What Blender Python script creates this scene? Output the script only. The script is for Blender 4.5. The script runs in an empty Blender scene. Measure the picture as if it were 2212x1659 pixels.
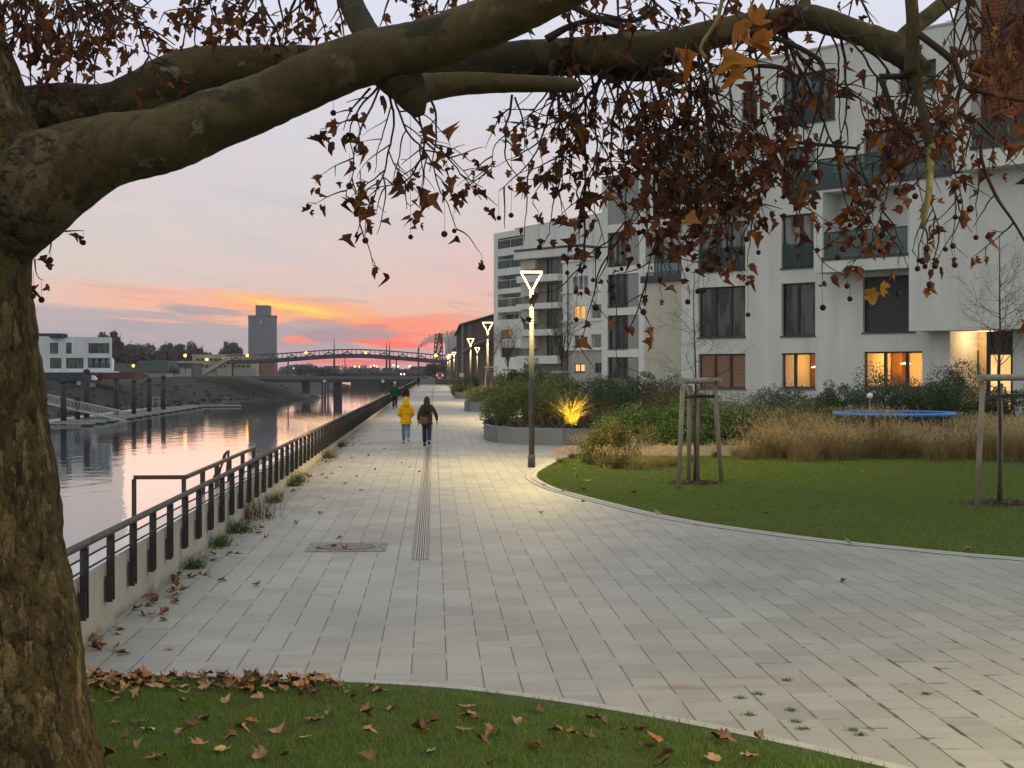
import bpy, math, random
import numpy as np
from mathutils import Vector, Matrix, noise as mnoise
R = math.radians
SC = bpy.context.scene
COL = SC.collection
rng = np.random.default_rng(7)
random.seed(7)

# ------------------------------------------------------------------ camera
F = 3250.0                      # focal length in units of a 2212 px wide frame
HC = 2.65                       # eye height above the promenade
YAW = math.atan(168 / F)
PIT = math.atan(27.5 / F)
CAM = Vector((0, 0, HC))
FWD = Vector((math.sin(YAW) * math.cos(PIT), math.cos(YAW) * math.cos(PIT), -math.sin(PIT)))
RGT = Vector((math.cos(YAW), -math.sin(YAW), 0))
UPV = RGT.cross(FWD)
cd = bpy.data.cameras.new('camera'); cam = bpy.data.objects.new('camera', cd); COL.objects.link(cam)
cam.location = CAM
cam.rotation_euler = (math.pi / 2 - PIT, 0, -YAW)
cd.sensor_width = 36; cd.lens = 36 * F / 2212; cd.clip_end = 12000; cd.clip_start = 0.05
SC.camera = cam

def ray(x, y): return FWD * F + RGT * (x - 1106) + UPV * (829.5 - y)
def D(x, y, d):                 # point seen at (x, y), d metres away along the view axis
    return CAM + ray(x, y) * (d / F)
def G(x, y, z=0.0):             # point seen at (x, y) on the level z
    r = ray(x, y); return CAM + r * ((z - HC) / r.z)

# ------------------------------------------------------------------ objects
def origin(o):
    v = Vector((0, 0, 0))
    while o is not None:
        v += o.location; o = o.parent
    return v
def tag(o, label=None, cat=None, group=None, kind=None):
    if label: o['label'] = label
    if cat: o['category'] = cat
    if group: o['group'] = group
    if kind: o['kind'] = kind
    return o
def thing(name, loc, label, cat, group=None):
    o = bpy.data.objects.new(name, None); COL.objects.link(o); o.location = loc; o.empty_display_size = 0.2
    return tag(o, label, cat, group)
def link(name, me, parent=None, mat=None):
    o = bpy.data.objects.new(name, me); COL.objects.link(o)
    if parent is not None: o.parent = parent
    if mat is not None: me.materials.append(mat)
    return o
def kids(o): return [c for c in ALLKIDS().get(o.name, [])]
def ALLKIDS():
    d = {}
    for c in SC.objects:
        if c.parent: d.setdefault(c.parent.name, []).append(c)
    return d
def copy_tree(o, km, parent=None):
    c = o.copy(); COL.objects.link(c)
    if parent is not None: c.parent = parent
    for ch in km.get(o.name, []): copy_tree(ch, km, c)
    return c

def fast_mesh(name, verts, faces_flat, k, smooth=False):
    """verts (n,3) array, faces_flat (m,k) int array -> mesh"""
    me = bpy.data.meshes.new(name)
    verts = np.asarray(verts, dtype=np.float32); fa = np.asarray(faces_flat, dtype=np.int32)
    me.vertices.add(len(verts)); me.vertices.foreach_set('co', verts.ravel())
    m = len(fa)
    me.loops.add(m * k); me.loops.foreach_set('vertex_index', fa.ravel())
    me.polygons.add(m); me.polygons.foreach_set('loop_start', np.arange(0, m * k, k, dtype=np.int32))
    if smooth: me.polygons.foreach_set('use_smooth', np.ones(m, dtype=bool))
    me.update(calc_edges=True); me.validate()
    return me

class MB:
    """collects shapes in world coordinates and links them as ONE mesh"""
    def __init__(s): s.v = []; s.f = []; s.sm = []
    def add(s, vs, fs, smooth=False):
        b = len(s.v); s.v.extend(Vector(v) for v in vs); s.f.extend(tuple(b + i for i in f) for f in fs); s.sm.extend([smooth] * len(fs))
    def hexa(s, p):             # 8 corners: bottom 4 ccw, top 4 ccw
        s.add(p, [(3, 2, 1, 0), (4, 5, 6, 7), (0, 1, 5, 4), (1, 2, 6, 5), (2, 3, 7, 6), (3, 0, 4, 7)])
    def box(s, a, b, rz=0.0, at=(0, 0, 0)):
        x0, y0, z0 = a; x1, y1, z1 = b
        p = [Vector(q) for q in ((x0, y0, z0), (x1, y0, z0), (x1, y1, z0), (x0, y1, z0), (x0, y0, z1), (x1, y0, z1), (x1, y1, z1), (x0, y1, z1))]
        if rz or at != (0, 0, 0):
            M = Matrix.Translation(at) @ Matrix.Rotation(rz, 4, 'Z'); p = [M @ q for q in p]
        s.hexa(p)
    def bar(s, a, b, w, h=None, up=(0, 0, 1)):
        a, b = Vector(a), Vector(b); h = h or w; t = (b - a).normalized(); up = Vector(up)
        if abs(t.dot(up)) > .98: up = Vector((0, 1, 0))
        sd = t.cross(up).normalized() * (w / 2); u = sd.cross(t).normalized() * (h / 2)
        s.hexa([a - sd - u, a + sd - u, b + sd - u, b - sd - u, a - sd + u, a + sd + u, b + sd + u, b - sd + u])
    def tube(s, pts, rad, n=8, caps=True, smooth=True):
        pts = [Vector(p) for p in pts]
        if not hasattr(rad, '__len__'): rad = [rad] * len(pts)
        base = len(s.v); nrm = None
        for i, p in enumerate(pts):
            t = (pts[min(i + 1, len(pts) - 1)] - pts[max(i - 1, 0)])
            if t.length < 1e-9: t = Vector((0, 0, 1))
            t.normalize()
            if nrm is None:
                a = Vector((0, 0, 1)) if abs(t.z) < .9 else Vector((1, 0, 0)); nrm = t.cross(a).normalized()
            nrm = (nrm - t * nrm.dot(t)).normalized(); bn = t.cross(nrm)
            for j in range(n):
                an = 2 * math.pi * j / n
                s.v.append(p + (nrm * math.cos(an) + bn * math.sin(an)) * rad[i])
        for i in range(len(pts) - 1):
            for j in range(n):
                a = base + i * n + j; b = base + i * n + (j + 1) % n
                s.f.append((a, b, b + n, a + n)); s.sm.append(smooth)
        if caps:
            s.f.append(tuple(base + j for j in range(n))[::-1]); s.sm.append(False)
            e = base + (len(pts) - 1) * n
            s.f.append(tuple(e + j for j in range(n))); s.sm.append(False)
    def lathe(s, c, prof, n=16, smooth=True):       # prof: [(r,z)], closed at both ends
        c = Vector(c); base = len(s.v)
        for r, z in prof:
            for j in range(n):
                a = 2 * math.pi * j / n; s.v.append(c + Vector((r * math.cos(a), r * math.sin(a), z)))
        for i in range(len(prof) - 1):
            for j in range(n):
                a = base + i * n + j; b = base + i * n + (j + 1) % n
                s.f.append((a, b, b + n, a + n)); s.sm.append(smooth)
        s.f.append(tuple(base + j for j in range(n))[::-1]); s.sm.append(False)
        e = base + (len(prof) - 1) * n; s.f.append(tuple(e + j for j in range(n))); s.sm.append(False)
    def prism(s, poly, z0, z1):                     # poly: [(x,y)] ccw
        n = len(poly)
        s.add([(x, y, z0) for x, y in poly] + [(x, y, z1) for x, y in poly],
              [tuple(range(n))[::-1], tuple(range(n, 2 * n))] + [(i, (i + 1) % n, n + (i + 1) % n, n + i) for i in range(n)])
    def ball(s, c, r, n=8, m=6):
        prof = [(max(1e-4, r * math.sin(math.pi * i / m)), -r * math.cos(math.pi * i / m)) for i in range(m + 1)]
        s.lathe(c, prof, n)
    def build(s, name, mat=None, parent=None, off=None):
        o0 = origin(parent) if parent is not None else (Vector(off) if off is not None else Vector((0, 0, 0)))
        me = bpy.data.meshes.new(name)
        me.from_pydata([v - o0 for v in s.v], [], s.f)
        me.polygons.foreach_set('use_smooth', s.sm)
        me.update()
        o = link(name, me, parent, mat)
        if parent is None and off is not None: o.location = off
        return o

# ------------------------------------------------------------------ materials
def lin(c):
    return tuple(((v / 255) / 12.92 if v / 255 <= .04045 else (((v / 255) + .055) / 1.055) ** 2.4) for v in c)
class NT:
    def __init__(s, tree): s.t = tree; s.n = tree.nodes; s.l = tree.links
    def node(s, typ, **kw):
        n = s.n.new(typ)
        for k, v in kw.items(): setattr(n, k, v)
        return n
    def put(s, sock, v):
        if v is None: return
        if hasattr(v, 'is_output'): s.l.new(v, sock)
        else: sock.default_value = v
    def m(s, op, a, b=None, c=None, clamp=False):
        n = s.node('ShaderNodeMath', operation=op); n.use_clamp = clamp
        for i, v in enumerate((a, b, c)):
            if v is not None: s.put(n.inputs[i], v)
        return n.outputs[0]
    def mix(s, f, a, b, mode='MIX'):
        n = s.node('ShaderNodeMix', data_type='RGBA', blend_type=mode)
        s.put(n.inputs[0], f)
        for i, v in ((6, a), (7, b)):
            if isinstance(v, tuple): v = (*v[:3], 1)
            s.put(n.inputs[i], v)
        return n.outputs[2]
    def ramp(s, f, stops, interp='LINEAR'):
        n = s.node('ShaderNodeValToRGB'); r = n.color_ramp; r.interpolation = interp
        while len(r.elements) < len(stops): r.elements.new(.5)
        for e, (p, c) in zip(r.elements, stops): e.position = p; e.color = (*c[:3], 1) if hasattr(c, '__len__') else (c, c, c, 1)
        s.put(n.inputs[0], f); return n.outputs[0]
    def sstep(s, v, a, b):
        n = s.node('ShaderNodeMapRange', interpolation_type='SMOOTHSTEP'); s.put(n.inputs[0], v)
        n.inputs[1].default_value = a; n.inputs[2].default_value = b; return n.outputs[0]
    def gauss(s, v, c, w):
        d = s.m('DIVIDE', s.m('SUBTRACT', v, c), w); return s.m('POWER', 2.71828, s.m('MULTIPLY', s.m('MULTIPLY', d, d), -1.0))
    def vec(s, x, y, z=0.0):
        n = s.node('ShaderNodeCombineXYZ')
        for i, v in enumerate((x, y, z)): s.put(n.inputs[i], v)
        return n.outputs[0]
    def noise(s, v, scale, detail=4, rough=.55, dist=0.0, dim='3D'):
        n = s.node('ShaderNodeTexNoise', noise_dimensions=dim); s.put(n.inputs['Vector'], v)
        n.inputs['Scale'].default_value = scale; n.inputs['Detail'].default_value = detail
        n.inputs['Roughness'].default_value = rough; n.inputs['Distortion'].default_value = dist
        return n.outputs[0]
    def pos(s): return s.node('ShaderNodeNewGeometry').outputs['Position']
    def objc(s): return s.node('ShaderNodeTexCoord').outputs['Object']
    def xyz(s, v):
        n = s.node('ShaderNodeSeparateXYZ'); s.put(n.inputs[0], v); return n.outputs
    def scl(s, v, sc):
        n = s.node('ShaderNodeVectorMath', operation='MULTIPLY'); s.put(n.inputs[0], v); n.inputs[1].default_value = sc; return n.outputs[0]
    def island(s): return s.node('ShaderNodeNewGeometry').outputs['Random Per Island']
    def objrand(s): return s.node('ShaderNodeObjectInfo').outputs['Random']
    def bump(s, h, st=.3, dist=.02):
        n = s.node('ShaderNodeBump'); s.put(n.inputs['Height'], h); n.inputs['Strength'].default_value = st; n.inputs['Distance'].default_value = dist
        return n.outputs[0]
def newmat(name):
    m = bpy.data.materials.new(name); m.use_nodes = True
    t = NT(m.node_tree); b = t.n['Principled BSDF']; return m, t, b
def bs(t, b, col=None, rough=.7, spec=.3, metal=0.0, normal=None, emis=None, estr=0.0):
    if isinstance(col, tuple): col = (*col[:3], 1)
    t.put(b.inputs['Base Color'], col); t.put(b.inputs['Roughness'], rough); b.inputs['Specular IOR Level'].default_value = spec
    b.inputs['Metallic'].default_value = metal
    if normal is not None: t.put(b.inputs['Normal'], normal)
    if emis is not None:
        if isinstance(emis, tuple): emis = (*emis[:3], 1)
        t.put(b.inputs['Emission Color'], emis); t.put(b.inputs['Emission Strength'], estr)
def simple(name, col, rough=.6, var=.25, scale=3.0, metal=0.0, spec=.3, bump=0.0, bscale=40, stretch=(1, 1, 1)):
    m, t, b = newmat(name)
    p = t.scl(t.pos(), stretch)
    n = t.noise(p, scale, 5)
    k = t.ramp(n, [(.25, 1 - var), (.75, 1 + var)])
    c = t.mix(1.0, tuple(col), k, 'MULTIPLY')
    nm = t.bump(t.noise(t.pos(), bscale, 3), bump, .01) if bump else None
    bs(t, b, c, rough, spec, metal, nm); return m
def emit(name, col, strength):
    m, t, b = newmat(name); bs(t, b, (.02, .02, .02), .5, .2, emis=tuple(col), estr=strength); return m
def leafmat(name, cols, rough=.6, trans=.25, spec=.25):
    """per-leaf colour from a list of (position, colour)"""
    m, t, b = newmat(name)
    c = t.ramp(t.island(), cols); bs(t, b, c, rough, spec)
    tr = t.node('ShaderNodeBsdfTranslucent'); t.put(tr.inputs[0], c)
    mx = t.node('ShaderNodeMixShader'); mx.inputs[0].default_value = trans
    t.l.new(b.outputs[0], mx.inputs[1]); t.l.new(tr.outputs[0], mx.inputs[2])
    t.l.new(mx.outputs[0], t.n['Material Output'].inputs[0]); return m
# ------------------------------------------------------------------ world: sunset sky painted by compass direction and height
W = bpy.data.worlds.new('World'); SC.world = W; W.use_nodes = True
w = NT(W.node_tree); bg = w.n['Background']
dx, dy, dz = w.xyz(w.node('ShaderNodeTexCoord').outputs['Generated'])
U = w.m('MULTIPLY', w.m('ARCTAN2', dx, dy), 3.25)
E = w.m('DIVIDE', dz, w.m('MAXIMUM', w.m('SQRT', w.m('ADD', w.m('MULTIPLY', dx, dx), w.m('MULTIPLY', dy, dy))), 1e-4))
V = w.m('MULTIPLY', w.m('MAXIMUM', E, 0.0), 3.25)
S = w.m('DIVIDE', V, w.m('ADD', V, .4))
def sp(v): return v / (v + .4)
base = w.ramp(S, [(sp(0), lin((196, 152, 156))), (sp(.05), lin((214, 170, 166))), (sp(.11), lin((232, 186, 166))), (sp(.17), lin((220, 194, 184))),
                  (sp(.27), lin((210, 197, 194))), (sp(.38), lin((205, 200, 203))), (sp(.52), lin((206, 205, 213))), (sp(.7), lin((212, 213, 227))),
                  (sp(1.0), lin((220, 223, 236))), (.83, (.70, .73, .80)), (1.0, (.80, .84, .90))])
# slow variation: warm and cool veils
pv = w.vec(w.m('MULTIPLY', U, 1.0), w.m('MULTIPLY', V, 4.0), 0.0)
n1 = w.noise(pv, 1.6, 5, .5, .4)
n2 = w.noise(w.vec(w.m('MULTIPLY', U, 2.2), w.m('MULTIPLY', V, 19.0), 3.1), 1.6, 6, .6, .7)
n4 = w.noise(w.vec(w.m('MULTIPLY', U, 2.0), w.m('MULTIPLY', V, 9.0), 7.7), 2.0, 4, .55)
Uw = w.m('ADD', U, w.m('MULTIPLY', w.m('SUBTRACT', n4, .5), .22))
Vw = w.m('ADD', V, w.m('MULTIPLY', w.m('SUBTRACT', n2, .5), .034))
def ell(u, v, ru, rv, slope=0.0, soft=.5):
    a = w.m('DIVIDE', w.m('SUBTRACT', Uw, u), ru); b = w.m('DIVIDE', w.m('SUBTRACT', w.m('SUBTRACT', Vw, v), w.m('MULTIPLY', w.m('SUBTRACT', U, u), slope)), rv)
    return w.sstep(w.m('ADD', w.m('MULTIPLY', a, a), w.m('MULTIPLY', b, b)), 1 + soft, max(0.0, 1 - soft))
def px(x, y): return ((x - 938) / 1000, (802 - y) / 1000)
def lay(base, f, m, c): return w.mix(w.m('MULTIPLY', m, f, clamp=True), base, lin(c))
veil = w.m('MULTIPLY', w.sstep(n1, .45, .72), w.m('MULTIPLY', w.sstep(V, .12, .2), w.m('SUBTRACT', 1.0, w.sstep(V, .5, .75))))
base = lay(base, .32, veil, (222, 188, 188))
base = lay(base, .35, w.m('MULTIPLY', w.sstep(n1, .52, .3), w.m('SUBTRACT', 1.0, w.sstep(V, .45, .7))), (206, 200, 188))
base = lay(base, .36, w.m('MULTIPLY', w.gauss(U, .24, .30), w.gauss(V, .20, .10)), (236, 172, 166))
base = lay(base, .55, w.m('MULTIPLY', w.gauss(U, .05, .20), w.gauss(V, .135, .035)), (238, 186, 158))
# peach field, yellow streak, coral glow
base = lay(base, .70, ell(*px(520, 664), .36, .026, -.10, .9), (250, 176, 142))
base = lay(base, .80, ell(*px(720, 690), .22, .035, -.16, .9), (252, 172, 120))
base = lay(base, .85, ell(*px(655, 669), .15, .0105, -.20, .8), (255, 196, 104))
base = lay(base, .95, ell(*px(625, 664), .075, .0052, -.17, .8), (255, 216, 104))
base = lay(base, .80, ell(*px(905, 721), .22, .028, -.07, .9), (252, 138, 114))
base = lay(base, .80, ell(*px(965, 704), .09, .024, 0, .9), (250, 146, 120))
# grey cloud bars
base = lay(base, .92, ell(*px(180, 724), .42, .056, -.05, .35), (176, 168, 173))
base = lay(base, .90, ell(*px(450, 672), .085, .0105, -.06, .5), (176, 160, 166))
base = lay(base, .85, ell(*px(300, 683), .10, .008, -.03, .6), (184, 168, 170))
base = lay(base, .93, ell(*px(470, 738), .20, .040, -.12, .35), (174, 166, 170))
base = lay(base, .93, ell(*px(655, 728), .115, .038, .02, .35), (170, 160, 166))
base = lay(base, .90, ell(*px(760, 727), .135, .0125, -.01, .5), (168, 146, 154))
base = lay(base, .75, ell(*px(800, 708), .045, .006, 0, .6), (190, 140, 146))
base = lay(base, .60, ell(*px(700, 694), .05, .004, 0, .7), (206, 150, 130))
base = lay(base, .80, ell(*px(800, 757), .26, .011, 0, .6), (186, 160, 164))
# salmon slivers between the bars
base = lay(base, .95, ell(*px(655, 733), .042, .0052, -.05, .6), (248, 138, 126))
base = lay(base, .95, ell(*px(850, 742), .105, .0075, -.06, .6), (255, 116, 102))
base = lay(base, .85, ell(*px(905, 727), .05, .004, .1, .6), (252, 124, 108))
base = lay(base, .80, ell(*px(360, 697), .09, .0042, -.08, .7), (244, 170, 150))
base = lay(base, .80, ell(*px(500, 700), .05, .006, -.16, .7), (250, 168, 136))
base = lay(base, .85, ell(*px(820, 783), .17, .008, 0, .6), (238, 110, 112))
# thin streaks through the low and middle sky
n5 = w.noise(w.vec(w.m('MULTIPLY', U, 3.0), w.m('ADD', w.m('MULTIPLY', V, 34.0), w.m('MULTIPLY', U, 3.0)), 1.3), 1.4, 6, .62, .6)
n6 = w.noise(w.vec(w.m('MULTIPLY', U, 1.6), w.m('ADD', w.m('MULTIPLY', V, 9.0), w.m('MULTIPLY', U, 1.2)), 5.3), 1.5, 6, .6, .8)
lowm = w.m('SUBTRACT', 1.0, w.sstep(V, .12, .26))
base = lay(base, .45, w.m('MULTIPLY', w.sstep(n5, .53, .70), lowm), (244, 176, 150)); base = lay(base, .42, w.m('MULTIPLY', w.sstep(n5, .47, .32), lowm), (166, 152, 160))
midm = w.m('MULTIPLY', w.sstep(V, .12, .24), w.m('SUBTRACT', 1.0, w.sstep(V, .6, .8)))
base = lay(base, .42, w.m('MULTIPLY', w.sstep(n6, .52, .70), midm), (228, 204, 198)); base = lay(base, .32, w.m('MULTIPLY', w.sstep(n6, .48, .30), midm), (188, 184, 194))
# the part of the sky behind the viewer lights everything: paler and bluer
back = w.sstep(dy, .86, .35)
base = w.mix(back, base, (.70, .72, .72))
gnd = w.sstep(E, -.002, -.02)
base = w.mix(gnd, base, lin((120, 112, 112)))
w.put(bg.inputs[0], base); bg.inputs[1].default_value = 1.0
# faint Nishita twilight under it
nis = w.node('ShaderNodeTexSky', sky_type='NISHITA'); nis.sun_disc = False; nis.sun_elevation = R(0.6); nis.sun_rotation = R(1.0)
b2 = w.node('ShaderNodeBackground'); w.l.new(nis.outputs[0], b2.inputs[0]); b2.inputs[1].default_value = .002
ad = w.node('ShaderNodeAddShader'); w.l.new(bg.outputs[0], ad.inputs[0]); w.l.new(b2.outputs[0], ad.inputs[1])
w.l.new(ad.outputs[0], w.n['World Output'].inputs[0])
sl = bpy.data.lights.new('sun', 'SUN'); sl.energy = .12; sl.angle = R(25); sl.color = (1, .6, .42)
so = bpy.data.objects.new('sun', sl); COL.objects.link(so); so.rotation_euler = (R(90 - 4), 0, R(180 - 1.0))
vs = SC.view_settings; vs.view_transform = 'Standard'; vs.look = 'None'; vs.exposure = 0.14; vs.gamma = 1.0
W.cycles.sampling_method = 'MANUAL'; W.cycles.sample_map_resolution = 128
SC.cycles.use_denoising = True
try: SC.cycles.denoiser = 'OPENIMAGEDENOISE'
except Exception: pass
SC.cycles.max_bounces = 6; SC.cycles.diffuse_bounces = 3; SC.cycles.glossy_bounces = 3; SC.cycles.transparent_max_bounces = 8
SC.cycles.sample_clamp_indirect = 6.0
SC.cycles.use_adaptive_sampling = True; SC.cycles.adaptive_threshold = .02
# ------------------------------------------------------------------ curves on the ground
def gp(pts, z=0.0): return [G(x, y, z) for x, y in pts]
def smooth(pts, per=8):         # Catmull-Rom through points
    P = [Vector(p) for p in pts]; P = [P[0] * 2 - P[1]] + P + [P[-1] * 2 - P[-2]]; out = []
    for i in range(1, len(P) - 2):
        for k in range(per):
            t = k / per; a, b, c, d = P[i - 1:i + 3]
            out.append(.5 * ((2 * b) + (c - a) * t + (2 * a - 5 * b + 4 * c - d) * t * t + (3 * b - a - 3 * c + d) * t ** 3))
    out.append(P[-2]); return out
near_edge = smooth(gp([(-260, 1446), (0, 1446), (180, 1449), (450, 1458), (700, 1466), (970, 1481), (1200, 1508), (1400, 1540), (1600, 1578), (1800, 1621), (2000, 1668), (2300, 1745)]), 6)
far_edge = smooth(gp([(2700, 1262), (2450, 1238), (2212, 1213), (2050, 1199), (1900, 1184), (1750, 1168), (1600, 1148), (1480, 1130), (1380, 1110), (1300, 1090), (1230, 1072), (1175, 1056), (1143, 1040), (1134, 1030), (1142, 1019), (1165, 1006), (1195, 992), (1240, 976), (1290, 968)]), 8)

# ------------------------------------------------------------------ setting
def sheet(name, poly, z, mat, zb=None):
    mb = MB(); mb.add([(p[0], p[1], z) for p in poly], [tuple(range(len(poly)))])
    o = mb.build(name, mat); tag(o, kind='structure'); return o
M_earth = simple('ground_earth', (.06, .05, .035), .95, .4, 2.0)
M_turf_base = simple('turf_soil', (.034, .055, .014), .95, .5, 6.0)
sheet('ground', [(-3.72, -80), (1650, -80), (1650, 1560), (-3.72, 1560)], -.06, M_earth)

def paving_mat():
    m, t, b = newmat('concrete_paving'); X, Y, Z = t.xyz(t.pos())
    cx = t.m('DIVIDE', t.m('SUBTRACT', X, .109), .312); ci = t.m('ROUND', cx)
    dxl = t.m('MULTIPLY', t.m('ABSOLUTE', t.m('SUBTRACT', cx, ci)), .312)
    ry = t.m('DIVIDE', t.m('SUBTRACT', Y, 17.57), .3133); rf = t.m('FLOOR', ry)
    md = t.m('FLOORED_MODULO', t.m('ADD', rf, ci), 4.0)
    notgap = t.m('GREATER_THAN', md, .5)
    lineL = t.m('MULTIPLY', t.m('LESS_THAN', dxl, .0062), notgap)
    lineL0 = t.m('LESS_THAN', dxl, .0020)
    k = t.m('FLOOR', cx); rb = t.m('ROUND', ry)
    dyl = t.m('MULTIPLY', t.m('ABSOLUTE', t.m('SUBTRACT', ry, rb)), .3133)
    m2 = t.m('FLOORED_MODULO', t.m('ADD', rb, k), 4.0)
    isA = t.m('LESS_THAN', m2, .5); isB = t.m('MULTIPLY', t.m('GREATER_THAN', m2, .5), t.m('LESS_THAN', m2, 1.5))
    wn = t.node('ShaderNodeTexWhiteNoise', noise_dimensions='2D'); t.put(wn.inputs['Vector'], t.vec(k, rb)); rnd = wn.outputs[0]
    lineT = t.m('MULTIPLY', t.m('LESS_THAN', dyl, .0042), t.m('ADD', t.m('MULTIPLY', isA, t.m('MULTIPLY', rnd, .9)), t.m('MULTIPLY', isB, t.m('MULTIPLY', rnd, .5))))
    # drain strip: straight joints and narrow cross setts
    strip = t.m('MULTIPLY', t.m('MULTIPLY', t.m('GREATER_THAN', X, -.5145), t.m('LESS_THAN', X, .1085)), t.m('GREATER_THAN', Y, 21.1))
    fr = t.m('ABSOLUTE', t.m('SUBTRACT', t.m('FRACT', t.m('DIVIDE', Y, .157)), .5))
    lineS = t.m('MULTIPLY', t.m('GREATER_THAN', fr, .478), .35)
    sol = t.m('MAXIMUM', t.m('LESS_THAN', t.m('ABSOLUTE', t.m('SUBTRACT', X, .109)), .0065), t.m('LESS_THAN', t.m('ABSOLUTE', t.m('ADD', X, .515)), .0065))
    sol = t.m('MULTIPLY', sol, t.m('GREATER_THAN', Y, 21.1))
    base_l = t.m('MAXIMUM', t.m('MAXIMUM', lineL, lineT), t.m('MULTIPLY', lineL0, .35))
    joint = t.m('ADD', t.m('MULTIPLY', base_l, t.m('SUBTRACT', 1.0, strip)), t.m('MULTIPLY', lineS, strip))
    joint = t.m('MAXIMUM', joint, sol, clamp=True)
    # per slab tone
    tid = t.vec(k, t.m('FLOOR', t.m('DIVIDE', t.m('ADD', t.m('ROUND', t.m('SUBTRACT', ry, .5)), k), 2.0)))
    w2 = t.node('ShaderNodeTexWhiteNoise', noise_dimensions='2D'); t.put(w2.inputs['Vector'], tid)
    tone = t.ramp(w2.outputs[0], [(0, .86), (.5, 1.0), (.86, 1.06), (1, .92)])
    big = t.ramp(t.noise(t.pos(), .35, 5, .6), [(.28, .78), (.5, 1.0), (.72, 1.12)])
    fine = t.ramp(t.noise(t.pos(), 55, 3, .7), [(.25, .90), (.75, 1.09)])
    streak = t.ramp(t.noise(t.scl(t.pos(), (.8, 5, 1)), 1.1, 5, .6), [(.3, .93), (.7, 1.05)])
    hue = t.noise(t.pos(), .5, 3)
    col = t.mix(hue, (.266, .269, .250), (.288, .279, .243))
    for f in (tone, big, fine, streak): col = t.mix(1.0, col, f, 'MULTIPLY')
    blot = t.m('MULTIPLY', t.sstep(t.noise(t.pos(), 1.7, 5, .65, .4), .60, .72), .22)
    col = t.mix(blot, col, (.10, .095, .08))
    spots = t.m('MULTIPLY', t.sstep(t.noise(t.pos(), 9.0, 2), .70, .76), .30)
    col = t.mix(spots, col, (.09, .085, .075))
    # rust stains
    c1 = G(1490, 1485); c2 = G(1640, 1462)
    for c, sx, sy, wt in ((c1, .42, .10, .75), (c2, .40, .12, .45), (G(1760, 1478), .5, .1, .35)):
        g = t.m('MULTIPLY', t.gauss(X, c.x, sx), t.gauss(Y, c.y, sy))
        g = t.m('MULTIPLY', g, t.ramp(t.noise(t.pos(), 5, 5), [(.3, .2), (.65, 1.3)]), clamp=True)
        col = t.mix(t.m('MULTIPLY', g, wt, clamp=True), col, (.22, .115, .03))
    # moss in the joints near the lawn
    mossz = t.m('MULTIPLY', t.sstep(X, 1.5, 4.0), t.m('SUBTRACT', 1.0, t.sstep(Y, 13, 17)))
    mn = t.sstep(t.noise(t.pos(), 3.2, 4), .54, .64)
    mj = t.m('MULTIPLY', t.m('MULTIPLY', mossz, mn), t.m('MAXIMUM', t.m('LESS_THAN', dxl, .019), t.m('MULTIPLY', t.m('LESS_THAN', dyl, .016), t.m('ADD', isA, isB))), clamp=True)
    col = t.mix(t.m('MULTIPLY', joint, .85), col, (.026, .023, .018))
    col = t.mix(mj, col, (.045, .04, .015))
    bs(t, b, col, t.m('SUBTRACT', .68, t.m('MULTIPLY', big, .08)), .34, normal=t.bump(t.m('SUBTRACT', t.noise(t.pos(), 30, 3), t.m('MULTIPLY', joint, 1.5)), .25, .006))
    return m
sheet('promenade', [(-3.4, 2), (16, 2), (60, 20), (60, 36), (40, 66), (30, 330), (-3.4, 330)], 0.0, paving_mat())

# kerbs (flat edging stones), lawn soil and grass
M_kerb = simple('edging_stone', (.34, .335, .31), .8, .18, 5, bump=.2)
def offset(curve, d):
    out = []
    for i, p in enumerate(curve):
        t = (curve[min(i + 1, len(curve) - 1)] - curve[max(i - 1, 0)]).normalized(); out.append(p + Vector((-t.y, t.x, 0)) * d)
    return out
def strip(name, a, b, z, mat, t=.05):
    mb = MB(); n = len(a)
    vs = [(p.x, p.y, z) for p in a] + [(p.x, p.y, z) for p in b] + [(p.x, p.y, z - t) for p in a] + [(p.x, p.y, z - t) for p in b]
    fs = [(i, i + 1, n + i + 1, n + i) for i in range(n - 1)] + [(2 * n + i, 2 * n + i + 1, i + 1, i) for i in range(n - 1)] + [(n + i, n + i + 1, 3 * n + i + 1, 3 * n + i) for i in range(n - 1)]
    mb.add(vs, fs); o = mb.build(name, mat); tag(o, kind='structure'); return o
k_in = offset(near_edge, -.012); k_out = offset(near_edge, -.135)
M_gap = simple('joint_gap', (.02, .018, .015), .9)
strip('kerb', k_in, k_out, .012, M_kerb)
strip('kerb_joint', near_edge, k_in, .004, M_gap, .003)
f_in = offset(far_edge, -.012); f_out = offset(far_edge, -.13); f_in2 = offset(far_edge, -.15); f_out2 = offset(far_edge, -.30)
strip('kerb', f_in, f_out, .012, M_kerb); strip('kerb_joint', far_edge, f_in, .004, M_gap, .003)
strip('kerb', f_in2, f_out2, .016, M_kerb)
k_turf = offset(near_edge, -.20)
lawn_near = [p for p in k_out] + [Vector((12, 4, 0)), Vector((-8, 4, 0))]
lawn_far = [p for p in f_out2] + [Vector((14, 62, 0)), Vector((20, 64, 0)), Vector((45, 60, 0)), Vector((45, 30, 0))]
sheet('lawn', [(p.x, p.y) for p in lawn_near], .008, M_turf_base)
sheet('lawn', [(p.x, p.y) for p in lawn_far], .008, M_turf_base)

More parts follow.
